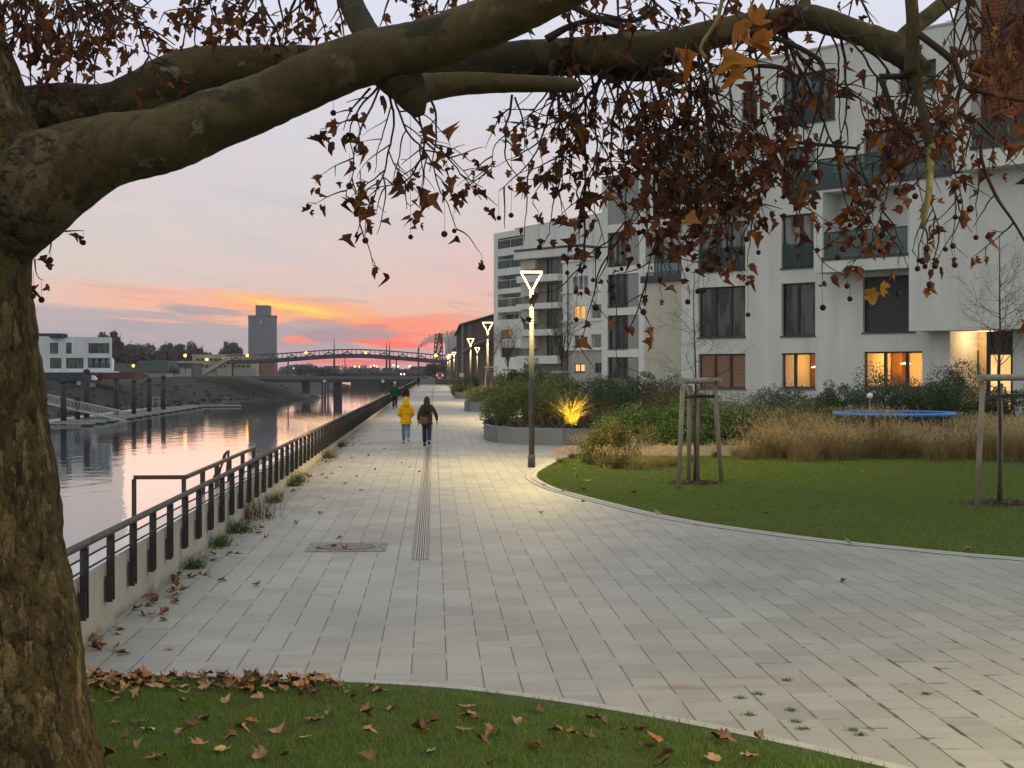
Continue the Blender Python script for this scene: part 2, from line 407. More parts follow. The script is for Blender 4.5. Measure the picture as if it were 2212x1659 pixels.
def inside(poly, x, y):         # vectorised point in polygon
    c = np.zeros(len(x), bool); n = len(poly)
    for i in range(n):
        x1, y1 = poly[i][0], poly[i][1]; x2, y2 = poly[(i + 1) % n][0], poly[(i + 1) % n][1]
        if y1 == y2: continue
        c ^= ((y1 > y) != (y2 > y)) & (x < (x2 - x1) * (y - y1) / (y2 - y1) + x1)
    return c
def grass_mat(name, c0, c1, c2):
    m, t, b = newmat(name)
    ptch = t.m('ADD', t.m('MULTIPLY', t.noise(t.pos(), 1.1, 4, .6), .6), t.m('MULTIPLY', t.noise(t.pos(), 4.5, 3, .6), .4))
    c = t.mix(t.island(), c0, c1); c = t.mix(t.sstep(ptch, .44, .60), c, c2)
    c = t.mix(t.sstep(t.island(), .955, .965), c, (.16, .13, .05))
    bs(t, b, c, .55, .25)
    tr = t.node('ShaderNodeBsdfTranslucent'); t.put(tr.inputs[0], c); mx = t.node('ShaderNodeMixShader'); mx.inputs[0].default_value = .3
    t.l.new(b.outputs[0], mx.inputs[1]); t.l.new(tr.outputs[0], mx.inputs[2]); t.l.new(mx.outputs[0], t.n['Material Output'].inputs[0]); return m
M_grass = grass_mat('grass_blades', (.090, .165, .020), (.175, .270, .038), (.155, .180, .038))
def blades(name, x, y, z, h, w, lean, mat, segs=2, kind='stuff', parent=None):
    n = len(x); an = rng.uniform(0, 2 * np.pi, n); dirx, diry = np.cos(an), np.sin(an); a2 = rng.uniform(0, 2 * np.pi, n)
    V = np.zeros((n, (segs + 1) * 2, 3), np.float32)
    for s in range(segs + 1):
        f = s / segs; wd = w * (1 - f * .92); b = lean * f * f
        cx = x + np.cos(a2) * b; cy = y + np.sin(a2) * b; cz = z + h * (f - .28 * (lean / np.maximum(h, 1e-3)) * f * f)
        for q, sg in ((0, -.5), (1, .5)):
            V[:, s * 2 + q, 0] = cx + dirx * wd * sg; V[:, s * 2 + q, 1] = cy + diry * wd * sg; V[:, s * 2 + q, 2] = cz
    base = np.arange(n)[:, None] * (segs + 1) * 2
    F_ = np.concatenate([base + np.array([2 * s, 2 * s + 1, 2 * s + 3, 2 * s + 2]) for s in range(segs)], axis=1).reshape(-1, 4)
    o0 = origin(parent) if parent is not None else Vector((0, 0, 0))
    me = fast_mesh(name, V.reshape(-1, 3) - np.array(o0, np.float32), F_, 4)
    o = link(name, me, parent, mat)
    if parent is None: tag(o, kind=kind)
    return o
def scatter(poly, x0, x1, y0, y1, n, keep=None):
    x = rng.uniform(x0, x1, n); y = rng.uniform(y0, y1, n); k = inside(poly, x, y)
    if keep is not None: k &= keep(x, y)
    return x[k], y[k]
def pnoise(x, y, s):
    return np.array([mnoise.noise(Vector((a * s, b * s, .3))) for a, b in zip(x, y)])
gx, gy = scatter(lawn_near, -4.5, 6, 9.6, 13.8, 170000)
hh = .042 + .022 * pnoise(gx, gy, 1.6) + .022 * pnoise(gx, gy, 5.0) + rng.uniform(-.012, .02, len(gx))
edge_d = np.min(np.hypot(gx[:, None] - np.array([p.x for p in k_out])[None], gy[:, None] - np.array([p.y for p in k_out])[None]), axis=1)
hh = np.clip(hh, .012, .1) * np.where(rng.random(len(gx)) < .2, 1, np.clip(edge_d / .35, .12, 1))
tag(blades('grass', gx, gy, np.full(len(gx), .006), hh, np.full(len(gx), .0055), hh * rng.uniform(.2, .9, len(gx)), M_grass), 'short green lawn grass around the plane tree in the foreground', 'grass')
gx, gy = scatter(lawn_far, 1.5, 16, 20, 46, 330000)
hh = np.clip(.046 + .026 * pnoise(gx, gy, .9) + .026 * pnoise(gx, gy, 2.8) + rng.uniform(-.015, .025, len(gx)), .015, .12)
tag(blades('grass', gx, gy, np.full(len(gx), .006), hh, np.full(len(gx), .013), hh * rng.uniform(.2, .9, len(gx)), M_grass), 'mown green lawn behind the curved paving edge', 'grass')

# ------------------------------------------------------------------ river, banks
def water_mat():
    m, t, b = newmat('river_water')
    n = t.m('ADD', t.m('MULTIPLY', t.noise(t.scl(t.pos(), (1, .5, 1)), .55, 4, .55), 1.0), t.m('MULTIPLY', t.noise(t.scl(t.pos(), (1, .35, 1)), .09, 3, .5, 1.0), 1.2))
    bs(t, b, (.018, .024, .028), .035, .5, normal=t.bump(n, .10, .20)); b.inputs['IOR'].default_value = 2.1; return m
sheet('water', [(-900, -60), (-3.5, -60), (-3.5, 1500), (-900, 1500)], -5.0, water_mat())
M_bank = simple('bank_grass', (.013, .0155, .007), .95, .5, .35)
M_riprap = simple('bank_stone', (.028, .026, .022), .9, .5, 1.2)
def bank():
    wl = [(-63, 60), (-62, 150), (-60, 240), (-52, 330), (-47, 392), (-40, 404), (-33, 408), (-31, 416), (-33, 440), (-44, 462), (-44, 640), (-44, 800)]
    n = 6; vs = []; prof = [(0, -5.4), (1.2, -4.7), (5, -3.9), (12, -1.2), (22, 1.1), (1580, 1.4)]
    for x, y in smooth([(a, b, 0) for a, b in wl], 5) and [(p.x, p.y) for p in smooth([(a, b, 0) for a, b in wl], 5)]:
        for o, z in prof:
            j = mnoise.noise(Vector((x * .2, y * .05, o))) * .5 if 0 < o < 100 else 0
            vs.append((x - o + j, y, z + j * .4))
    rows = len(vs) // n; mb = MB()
    mb.add(vs, [(i * n + k, i * n + k + 1, (i + 1) * n + k + 1, (i + 1) * n + k) for i in range(rows - 1) for k in range(n - 1)], True)
    o = mb.build('river_bank', M_bank); tag(o, kind='structure')
    o.data.materials.append(M_riprap)
    for p in o.data.polygons:
        if (p.index % (n - 1)) < 2: p.material_index = 1
bank()
sheet('far_bank', [(-1650, 800), (-3.72, 800), (-3.72, 1560), (-1650, 1560)], 1.3, M_bank)
mb = MB(); mb.box((-44, 796, -5.4), (-3.7, 800, 1.3)); tag(mb.build('far_quay', M_riprap), kind='structure')

# ------------------------------------------------------------------ quay wall, railing
M_conc = None
def quay_mat():
    m, t, b = newmat('cast_concrete'); X, Y, Z = t.xyz(t.pos())
    n = t.ramp(t.noise(t.pos(), .8, 6, .6), [(.3, .82), (.7, 1.1)])
    f = t.ramp(t.noise(t.pos(), 25, 4, .7), [(.25, .9), (.75, 1.08)])
    dr = t.noise(t.scl(t.pos(), (1, 3.2, .10)), 2.2, 5, .65)
    drip = t.m('MULTIPLY', t.sstep(dr, .54, .70), t.sstep(Z, .0, .62))
    col = t.mix(1.0, (.40, .375, .315), n, 'MULTIPLY'); col = t.mix(1.0, col, f, 'MULTIPLY')
    # run-off below each post foot
    py = t.m('ABSOLUTE', t.m('SUBTRACT', t.m('FRACT', t.m('DIVIDE', t.m('SUBTRACT', Y, 14.57 - .585), 1.17)), .5))
    run = t.m('MULTIPLY', t.m('LESS_THAN', py, .06), t.m('MULTIPLY', t.sstep(Z, .02, .36), t.sstep(dr, .40, .60)))
    col = t.mix(t.m('MULTIPLY', t.m('MAXIMUM', t.m('MULTIPLY', drip, .6), t.m('MULTIPLY', run, .55)), .9, clamp=True), col, (.13, .115, .085))
    grime = t.m('MULTIPLY', t.m('SUBTRACT', 1.0, t.sstep(Z, .0, .12)), t.sstep(t.noise(t.pos(), 2.5, 4), .4, .6))
    col = t.mix(t.m('MULTIPLY', grime, .6), col, (.09, .08, .05))
    jy = t.m('ABSOLUTE', t.m('SUBTRACT', t.m('FRACT', t.m('DIVIDE', Y, 7.0)), .5)); col = t.mix(t.m('GREATER_THAN', jy, .4982), col, (.08, .075, .06))
    bs(t, b, col, .8, .3, normal=t.bump(t.noise(t.pos(), 18, 4), .25, .01)); return m
qw = thing('quay_wall', (-3.4, 14, 0), 'long low beige concrete quay wall with drip stains below the railing posts', 'wall')
mb = MB(); mb.box((-3.66, 3, -5.4), (-3.4, 330, .655)); mb.build('wall_body', quay_mat(), qw)
M_cope = simple('wet_coping', (.42, .43, .44), .22, .15, 1.2, spec=.6)
mb = MB(); mb.box((-3.70, 3, .655), (-3.385, 330, .69)); mb.build('coping', M_cope, qw)

M_rail = simple('grey_painted_steel', (.030, .026, .026), .42, .2, 6, spec=.45)
M_railtop = simple('worn_handrail', (.085, .075, .065), .38, .3, 3, spec=.5)
rl = thing('quay_railing', (-3.33, 14.57, 0), 'grey steel handrail on flat bar posts bolted to the low quay wall', 'railing')
mb = MB(); mb.tube([(-3.34, 12.6, 1.0), (-3.34, 120, 1.0), (-3.34, 318, 1.0)], .037, 10); mb.build('handrail', M_railtop, rl)
for z in (.865, .745):
    mb = MB(); mb.tube([(-3.345, 12.6, z), (-3.345, 120, z), (-3.345, 318, z)], .0105, 6); mb.build('rod', M_rail, rl)
def post(mb, y):
    mb.box((-3.384, y - .012, .29), (-3.302, y + .012, .93)); mb.box((-3.384, y - .065, .27), (-3.318, y - .0125, .54))
    mb.hexa([Vector(p) for p in ((-3.384, y - .012, .93), (-3.302, y - .012, .93), (-3.302, y + .012, .93), (-3.384, y + .012, .93), (-3.372, y - .06, .985), (-3.312, y - .06, .985), (-3.312, y + .06, .985), (-3.372, y + .06, .985))])
proto = None
pm = MB(); post(pm, 14.57); proto = pm.build('post', M_rail, rl)
for i in range(1, 98):
    c = proto.copy(); COL.objects.link(c); c.location = (0, 1.17 * i, 0)
c = proto.copy(); COL.objects.link(c); c.location = (0, -1.17, 0)
pm = MB()
for i in range(98, 260): post(pm, 14.57 + 1.17 * i)
tag(pm.build('post', M_rail, rl), kind='stuff')
# railing of the landing on the river side
M_rust = simple('rust_brown_steel', (.085, .055, .045), .5, .25, 5)
lr = thing('landing_railing', (-4.0, 23, 0), 'rust brown guard rail and stair hoop on the river side of the quay wall', 'railing')
z = 1.06
mb = MB(); mb.bar((-4.5, 22.8, z), (-3.7, 22.8, z), .06); mb.bar((-3.73, 22.8, z), (-3.73, 31.6, z), .055); mb.build('top_rail', M_rust, lr)
for p in ((-4.5, 22.83), (-3.76, 22.83)):
    mb = MB(); mb.box((p[0] - .03, p[1] - .03, -1.0), (p[0] + .03, p[1] + .03, z - .032)); mb.build('post', M_rust, lr)
for y in (24.6, 26.2, 27.8, 29.7, 31.5):
    mb = MB(); mb.box((-3.79, y - .012, .1), (-3.71, y + .012, z - .03)); mb.build('post', M_rust, lr)
a = D(478, 1008, 27.6); b_ = D(489, 977, 27.6); c = D(494, 974, 28.4); d = D(492, 996, 28.4)
mb = MB(); mb.tube([D(462, 1030, 27.2), a, b_, c, d, D(490, 1020, 28.4)], .022, 6); mb.build('stair_hoop', M_rust, lr)
mb = MB(); mb.tube([D(472, 1032, 27.6), D(484, 982, 27.6), D(489, 977, 27.6)], .018, 6); mb.build('stair_handrail', M_rust, lr)

# drain channel and manhole
dc = thing('drain_channel', (-.2, 21.2, 0), 'long slotted steel drain channel between light edge bands in the paving', 'drain')
M_dframe = simple('drain_edge', (.215, .205, .18), .8, .35, 20, bump=.3)
M_slot = simple('drain_dark', (.035, .032, .030), .6, .2)
mb = MB()
for x0, x1 in ((-.325, -.273), (-.13, -.078)): mb.box((x0, 21.12, -.02), (x1, 318, .006))
mb.build('edge_band', M_dframe, dc)
mb = MB(); mb.box((-.273, 21.12, -.02), (-.13, 318, .003)); mb.build('grate_bed', M_slot, dc)
M_steel = simple('galvanised_bar', (.32, .31, .30), .4, .2, 30, spec=.5)
mb = MB()
for i in range(5): mb.box((-.2665 + i * .0325 - .0045, 21.12, .003), (-.2665 + i * .0325 + .0045, 318, .008))
for i in range(5, 6): pass
mb.build('grate_bars', M_steel, dc)
c0 = (-1.31, 22.75)
mh = thing('manhole_cover', (c0[0], c0[1], 0), 'round brown manhole cover in a square speckled stone frame', 'manhole cover')
M_mframe = simple('speckled_concrete', (.20, .20, .19), .85, .75, 14, bump=.5)
M_miron = simple('brown_iron', (.115, .085, .07), .6, .3, 8, bump=.3)
mb = MB(); n = 48; sq = .60; vs = []; fs = []
for i in range(n):
    a = 2 * math.pi * i / n; cx, sy = math.cos(a), math.sin(a); s = sq / max(abs(cx), abs(sy))
    vs += [(c0[0] + .43 * cx, c0[1] + .43 * sy, .006), (c0[0] + s * cx, c0[1] + s * sy, .006)]
for i in range(n): j = (i + 1) % n; fs.append((2 * i, 2 * i + 1, 2 * j + 1, 2 * j))
mb.add(vs, fs); mb.build('frame', M_mframe, mh)
mb = MB(); mb.lathe((c0[0], c0[1], 0), [(.43, -.01), (.43, .010), (.405, .010), (.40, .004), (.385, .004), (.38, .011), (.02, .012)], 48, False); mb.build('cover', M_miron, mh)
# ------------------------------------------------------------------ street lamps
M_pole = simple('lamp_pole_paint', (.075, .073, .070), .45, .12, 4, spec=.4)
M_glow = emit('lamp_glow', (1.0, .70, .36), 4.5)
M_coll = simple('lamp_collar', (.03, .03, .03), .5)
LAMPG = 'street lamps along the planters'
def lamp(loc, watts, label):
    o = thing('street_lamp', loc, label, 'street lamp', LAMPG); x, y, z = loc
    mb = MB(); mb.tube([(x, y, 0), (x, y, .34), (x, y, .35)], [.105, .105, .09], 16); mb.build('base', M_pole, o)
    mb = MB(); mb.tube([(x, y, .35), (x, y, 4.45)], [.082, .058], 16); mb.build('pole', M_pole, o)
    mb = MB(); mb.tube([(x, y, 4.45), (x, y, 4.48)], .062, 14); mb.build('collar', M_coll, o)
    mb = MB(); mb.tube([(x, y, 4.48), (x, y, 4.84)], .060, 14); mb.build('pole_head', M_pole, o)
    for s in (-1, 1):
        mb = MB(); mb.tube([(x, y, 4.84), (x + s * .29, y, 5.37)], .022, 8); mb.build('light_arm', M_glow, o)
    mb = MB(); mb.tube([(x - .30, y, 5.385), (x + .30, y, 5.385)], .030, 8); mb.build('light_bar', M_glow, o)
    L = bpy.data.lights.new('lamp_light', 'SPOT'); L.energy = watts; L.color = (1, .75, .30); L.spot_size = R(165); L.spot_blend = .6; L.shadow_soft_size = .22
    lo = bpy.data.objects.new('lamp_light', L); COL.objects.link(lo); lo.parent = o; lo.location = (0, 0, 5.30)
    P_ = bpy.data.lights.new('lamp_spill', 'POINT'); P_.energy = watts * .014; P_.color = (1, .72, .30); P_.shadow_soft_size = .1
    po = bpy.data.objects.new('lamp_spill', P_); COL.objects.link(po); po.parent = o; po.location = (0, -.12, 5.1)
    return o
for (x, y, wt, lb) in ((2.68, 41.4, 2900, 'tall glowing triangle lamp at the tip of the curved lawn, nearest in view'), (3.0, 84.5, 2500, 'glowing triangle lamp between the first and second stepped planters'),
                  (3.05, 126.5, 2400, 'glowing triangle lamp third along the planter row'), (5.0, 175, 1700, 'glowing triangle lamp set back before the brick warehouse'),
                  (2.85, 217, 1700, 'small far triangle lamp tallest of the last three'), (2.5, 243, 1700, 'small far triangle lamp middle of the last three'),
                  (2.45, 270, 1700, 'small far triangle lamp at the end of the row'), (6.9, 6.3, 2300, 'triangle lamp standing beside the near end of the paving, nearest the big tree')):
    lamp((x, y, 0), wt, lb)
# ------------------------------------------------------------------ building kit
class Fac:
    """a vertical facade plane; u runs to the right along it, off is metres in front of it"""
    def __init__(s, a, b):
        s.o = Vector((a.x, a.y, 0)); t = Vector((b.x - a.x, b.y - a.y, 0)); s.t = t.normalized(); s.n = Vector((s.t.y, -s.t.x, 0))
        if s.n.dot(CAM - s.o) < 0: s.n = -s.n
    def P(s, u, z, off=0.0): return s.o + s.t * u + s.n * off + Vector((0, 0, z))
    def px(s, x, y, off=0.0):
        r = ray(x, y); k = (s.o + s.n * off - CAM).dot(s.n) / r.dot(s.n); p = CAM + r * k
        return (p - s.o).dot(s.t), p.z
    def rect(s, x0, x1, y0, y1, off=0.0):       # pixel box (its left edge gives the heights)
        u0, z1 = s.px(x0, y0, off); _, z0 = s.px(x0, y1, off); u1, _ = s.px(x1, y0, off); return (u0, u1, z0, z1)
    def box(s, mb, u0, u1, z0, z1, o0, o1):
        mb.hexa([s.P(u0, z0, o1), s.P(u1, z0, o1), s.P(u1, z0, o0), s.P(u0, z0, o0), s.P(u0, z1, o1), s.P(u1, z1, o1), s.P(u1, z1, o0), s.P(u0, z1, o0)])
    def wall(s, mb, u0, u1, z0, z1, holes, off, depth, reveal):
        """a wall block from off back to off-depth; holes [(u0,u1,z0,z1)] are recessed by reveal"""
        us = sorted({u0, u1, *[min(max(h[i], u0), u1) for h in holes for i in (0, 1)]}); zs = sorted({z0, z1, *[min(max(h[i], z0), z1) for h in holes for i in (2, 3)]})
        inh = lambda u, z: any(h[0] < u < h[1] and h[2] < z < h[3] for h in holes)
        Q = lambda a, b, c, d: mb.add([a, b, c, d], [(0, 1, 2, 3)])
        for i in range(len(us) - 1):
            for j in range(len(zs) - 1):
                if not inh((us[i] + us[i + 1]) / 2, (zs[j] + zs[j + 1]) / 2):
                    Q(s.P(us[i], zs[j], off), s.P(us[i + 1], zs[j], off), s.P(us[i + 1], zs[j + 1], off), s.P(us[i], zs[j + 1], off))
        for h in holes:
            a, b, c, d = max(h[0], u0), min(h[1], u1), max(h[2], z0), min(h[3], z1); i = off - (h[4] if len(h) > 4 else reveal)
            Q(s.P(a, c, off), s.P(a, c, i), s.P(b, c, i), s.P(b, c, off)); Q(s.P(a, d, i), s.P(a, d, off), s.P(b, d, off), s.P(b, d, i))
            Q(s.P(a, c, i), s.P(a, c, off), s.P(a, d, off), s.P(a, d, i)); Q(s.P(b, c, off), s.P(b, c, i), s.P(b, d, i), s.P(b, d, off))
            Q(s.P(a, c, i), s.P(b, c, i), s.P(b, d, i), s.P(a, d, i))
        k = off - depth
        Q(s.P(u0, z0, k), s.P(u0, z0, off), s.P(u0, z1, off), s.P(u0, z1, k)); Q(s.P(u1, z0, off), s.P(u1, z0, k), s.P(u1, z1, k), s.P(u1, z1, off))
        Q(s.P(u0, z1, off), s.P(u1, z1, off), s.P(u1, z1, k), s.P(u0, z1, k)); Q(s.P(u1, z0, k), s.P(u0, z0, k), s.P(u0, z1, k), s.P(u1, z1, k))
        Q(s.P(u0, z0, k), s.P(u1, z0, k), s.P(u1, z0, off), s.P(u0, z0, off))

def plaster(name, col, var=.07):
    m, t, b = newmat(name)
    a = t.ramp(t.noise(t.pos(), .25, 4), [(.3, 1 - var), (.7, 1 + var * .6)]); f = t.ramp(t.noise(t.pos(), 14, 4, .7), [(.25, .94), (.75, 1.05)])
    d = t.ramp(t.noise(t.scl(t.pos(), (1, 1, .12)), 1.3, 4), [(.33, .90), (.6, 1.03)])
    c = t.mix(1.0, tuple(col), a, 'MULTIPLY'); c = t.mix(1.0, c, f, 'MULTIPLY'); c = t.mix(1.0, c, d, 'MULTIPLY')
    bs(t, b, c, .85, .2, normal=t.bump(t.noise(t.pos(), 60, 2), .15, .01)); return m
def glassy(name, a, b_, scale=.9, rough=.06):
    m, t, b = newmat(name); X, Y, Z = t.xyz(t.pos())
    c = t.mix(t.sstep(t.noise(t.scl(t.pos(), (1.6, 1.6, .35)), scale, 3), .42, .58), a, b_)
    bs(t, b, c, rough, .38, normal=t.bump(t.noise(t.pos(), .8, 2), .04, .05)); return m
def litmat(name, c0, c1, st):
    m, t, b = newmat(name); X, Y, Z = t.xyz(t.pos())
    n = t.noise(t.scl(t.pos(), (1.0, 1.0, .6)), 1.1, 3)
    c = t.mix(t.sstep(n, .38, .62), c0, c1)
    bs(t, b, (.02, .02, .02), .2, .3, emis=c, estr=st); return m
M_white = plaster('white_render', (.63, .63, .60))
M_cream = plaster('cream_render', (.50, .475, .40))
M_warmgrey = plaster('warm_grey_render', (.34, .325, .30))  # warm grey of the loggia back walls and the old house base
M_panel = plaster('grey_panel', (.27, .262, .26))
M_frame = simple('anthracite_frame', (.022, .024, .026), .45, .1, spec=.4)
M_slab = simple('anthracite_slab', (.055, .055, .065), .5, .12, 3)
M_pane = glassy('window_glass', (.008, .012, .012), (.070, .080, .062), 1.3)  # pale mottling in the colour stands for curtains and inner reflections
M_paneblue = glassy('sky_glass', (.035, .06, .07), (.08, .11, .125), .5)
M_curt = glassy('curtained_glass', (.06, .075, .07), (.20, .205, .20), 1.8, .12)
M_shut = simple('roller_shutter', (.045, .048, .05), .55, .1, 2, bump=.0)
def blind_mat(name, c, k=90):
    m, t, b = newmat(name); X, Y, Z = t.xyz(t.pos()); f = t.m('FRACT', t.m('MULTIPLY', Z, 12.5))
    bs(t, b, t.mix(t.m('LESS_THAN', f, .3), tuple(c), tuple(v * .35 for v in c)), .5, .3); return m
M_shut = blind_mat('roller_shutter', (.05, .053, .056))
M_lit = litmat('lit_room', (1.0, .40, .06), (1.0, .52, .12), .95)
M_litpale = litmat('lit_room_pale', (1.0, .56, .17), (1.0, .72, .30), .95)
def litblind():
    m, t, b = newmat('lit_blind'); X, Y, Z = t.xyz(t.pos()); f = t.m('FRACT', t.m('MULTIPLY', Z, 12.5))
    e = t.mix(t.m('LESS_THAN', f, .35), (.30, .135, .05), (.04, .02, .01)); bs(t, b, (.06, .05, .045), .5, .3, emis=e, estr=.32); return m
M_litblind = litblind()
M_brownlit = litmat('dim_room', (.30, .16, .035), (.12, .06, .015), .8)
def balu():
    m, t, b = newmat('balustrade_glass'); bs(t, b, (.07, .11, .11), .05, .4)
    tr = t.node('ShaderNodeBsdfTransparent'); tr.inputs[0].default_value = (.62, .72, .71, 1); mx = t.node('ShaderNodeMixShader'); mx.inputs[0].default_value = .30
    t.l.new(tr.outputs[0], mx.inputs[1]); t.l.new(b.outputs[0], mx.inputs[2]); t.l.new(mx.outputs[0], t.n['Material Output'].inputs[0]); return m
M_balu = balu()

def window(fac, par, r, n=2, pane=None, off=0.0, rev=.22, sill=True, bal=None, fw=.07, mw=None, ratios=None, frame=None, name='window', label=None, transom=None):
    u0, u1, z0, z1 = r; k = off - rev; mb = MB(); mw = mw or fw * 2
    fac.box(mb, u0, u0 + fw, z0, z1, k + .01, k + .08); fac.box(mb, u1 - fw, u1, z0, z1, k + .01, k + .08)
    fac.box(mb, u0 + fw, u1 - fw, z0, z0 + fw, k + .01, k + .08); fac.box(mb, u0 + fw, u1 - fw, z1 - fw, z1, k + .01, k + .08)
    rt = ratios or [i / n for i in range(1, n)]
    for q in rt:
        c = u0 + (u1 - u0) * q; fac.box(mb, c - mw / 2, c + mw / 2, z0 + fw, z1 - fw, k + .012, k + .085)
    if transom: zt = z0 + (z1 - z0) * transom; fac.box(mb, u0 + fw, u1 - fw, zt - .03, zt + .03, k + .008, k + .07)
    w_ = mb.build(name, frame or M_frame, par)
    if label: w_['label'] = label
    mb = MB(); fac.box(mb, u0 + .02, u1 - .02, z0 + .02, z1 - .02, k + .004, k + .04); mb.build('pane', pane or M_pane, w_)
    if sill:
        mb = MB(); fac.box(mb, u0 - .04, u1 + .04, z0 - .06, z0 - .004, k + .02, off + .07); mb.build('sill', frame or M_slab, w_)
    if bal:
        mb = MB(); fac.box(mb, u0 + .04, u1 - .04, z0 + .05, z0 + bal, off - .05, off - .03); mb.build('balustrade', M_balu, w_)
    return w_
# ------------------------------------------------------------------ white apartment house on the right
fa = Fac(D(1510, 700, 70), D(1920, 700, 62.4))
TH = {}
ap = thing('apartment_house', fa.P(4, 0, 0), 'large white apartment house with dark framed windows behind the hedges, brick balcony on top', 'building')
g1 = fa.rect(1508, 1610, 765, 838); g2 = fa.rect(1688, 1761, 763, 838); g3 = fa.rect(1865, 1992, 760, 838)
h1 = fa.rect(1508, 1610, 622, 729); h2 = fa.rect(1688, 1761, 613, 726); h3 = fa.rect(1864, 1976, 599, 718)
i1 = fa.rect(1508, 1610, 486, 588); i2 = fa.rect(1688, 1758, 466, 580)
j2 = fa.rect(1689, 1762, 322, 424); j3 = fa.rect(1866, 2054, 286, 362)
k1 = fa.rect(1602, 1636, 200, 276); k2 = fa.rect(1690, 1804, 166, 273); k3 = fa.rect(1941, 2022, 140, 200)
uL = fa.px(1472, 700)[0]; uR = fa.px(2330, 700)[0]; uU = fa.px(1523, 200)[0]; zt = fa.px(1846, 92)[1]; zs = fa.px(1510, 300)[1]
rec = (fa.px(2052, 720)[0], fa.px(2188, 720)[0], -.5, fa.px(2020, 714, 1.3)[1], 2.2)
mb = MB(); fa.wall(mb, uL, uR, 0, zs, [g1, (*g2, 2.6), (*g3, 2.6), h1, h2, h3, i1, i2, j2, j3, rec], 0, 14, .22); mb.build('wall', M_white, ap)
zs2 = zs
mb = MB(); fa.wall(mb, uU, uR, zs2, zt, [k1, k2, k3] + [(h[0], h[1], max(h[2], zs2), h[3]) for h in (j2, j3) if h[3] > zs2 + .01], 0, 14, .22); mb.build('upper_wall', M_white, ap)
M_capm = simple('metal_cap', (.42, .43, .44), .4, .1)
mb = MB(); fa.box(mb, uU - .05, uR, zt, zt + .09, -14, .06); mb.build('roof_edge', M_capm, ap)
def clear():
    m, t, b = newmat('clear_glass'); bs(t, b, (.02, .02, .02), .04, .5)
    tr = t.node('ShaderNodeBsdfTransparent'); mx = t.node('ShaderNodeMixShader'); mx.inputs[0].default_value = .08
    t.l.new(tr.outputs[0], mx.inputs[1]); t.l.new(b.outputs[0], mx.inputs[2]); t.l.new(mx.outputs[0], t.n['Material Output'].inputs[0]); return m
M_clear = clear()
M_wood = simple('warm_wood', (.20, .10, .045), .6, .25, 3)
for g, n in ((g2, 1), (g3, 2)):
    for i in range(n):
        q = (i + .5) / n; L = bpy.data.lights.new('room_light', 'POINT'); L.energy = 40 if n == 1 else 46; L.color = (1, .43, .07); L.shadow_soft_size = .15
        lo = bpy.data.objects.new('room_light', L); COL.objects.link(lo); lo.location = fa.P(g[0] + (g[1] - g[0]) * q, g[3] - .45, -1.5)
u = lambda g, q: g[0] + (g[1] - g[0]) * q
for g, q0, q1, zz, o0, lb in ((g2, .04, .30, 1.9, -2.55, 'tall wooden cabinet inside the brightly lit two pane window'), (g3, .70, .98, 1.5, -2.5, 'wooden cupboard inside the wide lit window'), (g3, .02, .2, 2.0, -2.5, 'dark curtain stack at the left of the wide lit window')):
    c_ = thing('cabinet', fa.P(u(g, (q0 + q1) / 2), g[2] + .01, o0 + .25), lb, 'cabinet'); mb = MB(); fa.box(mb, u(g, q0), u(g, q1), g[2] + .01, g[2] + zz, o0, o0 + .5); mb.build('carcass', M_wood, c_)
    mb = MB(); fa.box(mb, u(g, q0) + .03, u(g, (q0 + q1) / 2) - .01, g[2] + .06, g[2] + zz - .05, o0 + .503, o0 + .52); mb.build('cabinet_door', M_wood, c_)
for g, q, y in ((g2, .62, .62), (g2, .86, .55), (g3, .5, .5)):
    z = g[3] - y; p = fa.P(u(g, q), z, -1.0); pn_ = thing('pendant_lamp', fa.P(u(g, q), g[3], -1.0), {.62: 'flat pendant lamp left of two in the lit two pane window', .86: 'flat pendant lamp right of two in the lit two pane window', .5: 'pendant lamp in the middle of the wide lit window'}[q], 'lamp')
    mb = MB(); mb.lathe(p, [(.22, -.03), (.20, .02), (.03, .07)], 16); mb.build('lamp_shade', emit('pendant_glow', (1, .86, .55), 2.4), pn_); mb = MB(); mb.tube([p + Vector((0, 0, .07)), fa.P(u(g, q), g[3] - .01, -1.0)], .008, 5); mb.build('cord', M_frame, pn_)
window(fa, ap, g1, 3, M_litblind, label='ground floor window with brown lit blinds'); window(fa, ap, g2, 2, M_clear, ratios=[.36], label='brightly lit ground floor window')
window(fa, ap, g3, 3, M_clear, ratios=[.35, .72], label='brightly lit three pane ground floor window')
window(fa, ap, h1, 3, M_pane); window(fa, ap, h2, 2, M_pane, ratios=[.45])
window(fa, ap, h3, 1, M_shut, label='window closed by a dark roller shutter', fw=.03)
window(fa, ap, i1, 3, M_curt, bal=1.05); window(fa, ap, i2, 2, M_curt, bal=1.05, ratios=[.55])
window(fa, ap, j2, 2, M_curt, ratios=[.5], bal=1.0); window(fa, ap, j3, 4, M_curt)
window(fa, ap, k1, 1, M_pane, bal=.8); window(fa, ap, k2, 3, M_paneblue, bal=1.0, ratios=[.38, .68]); window(fa, ap, k3, 2, M_pane)
# pendant lamps inside the lit rooms
M_pend = emit('pendant', (1, .9, .65), 1.6)
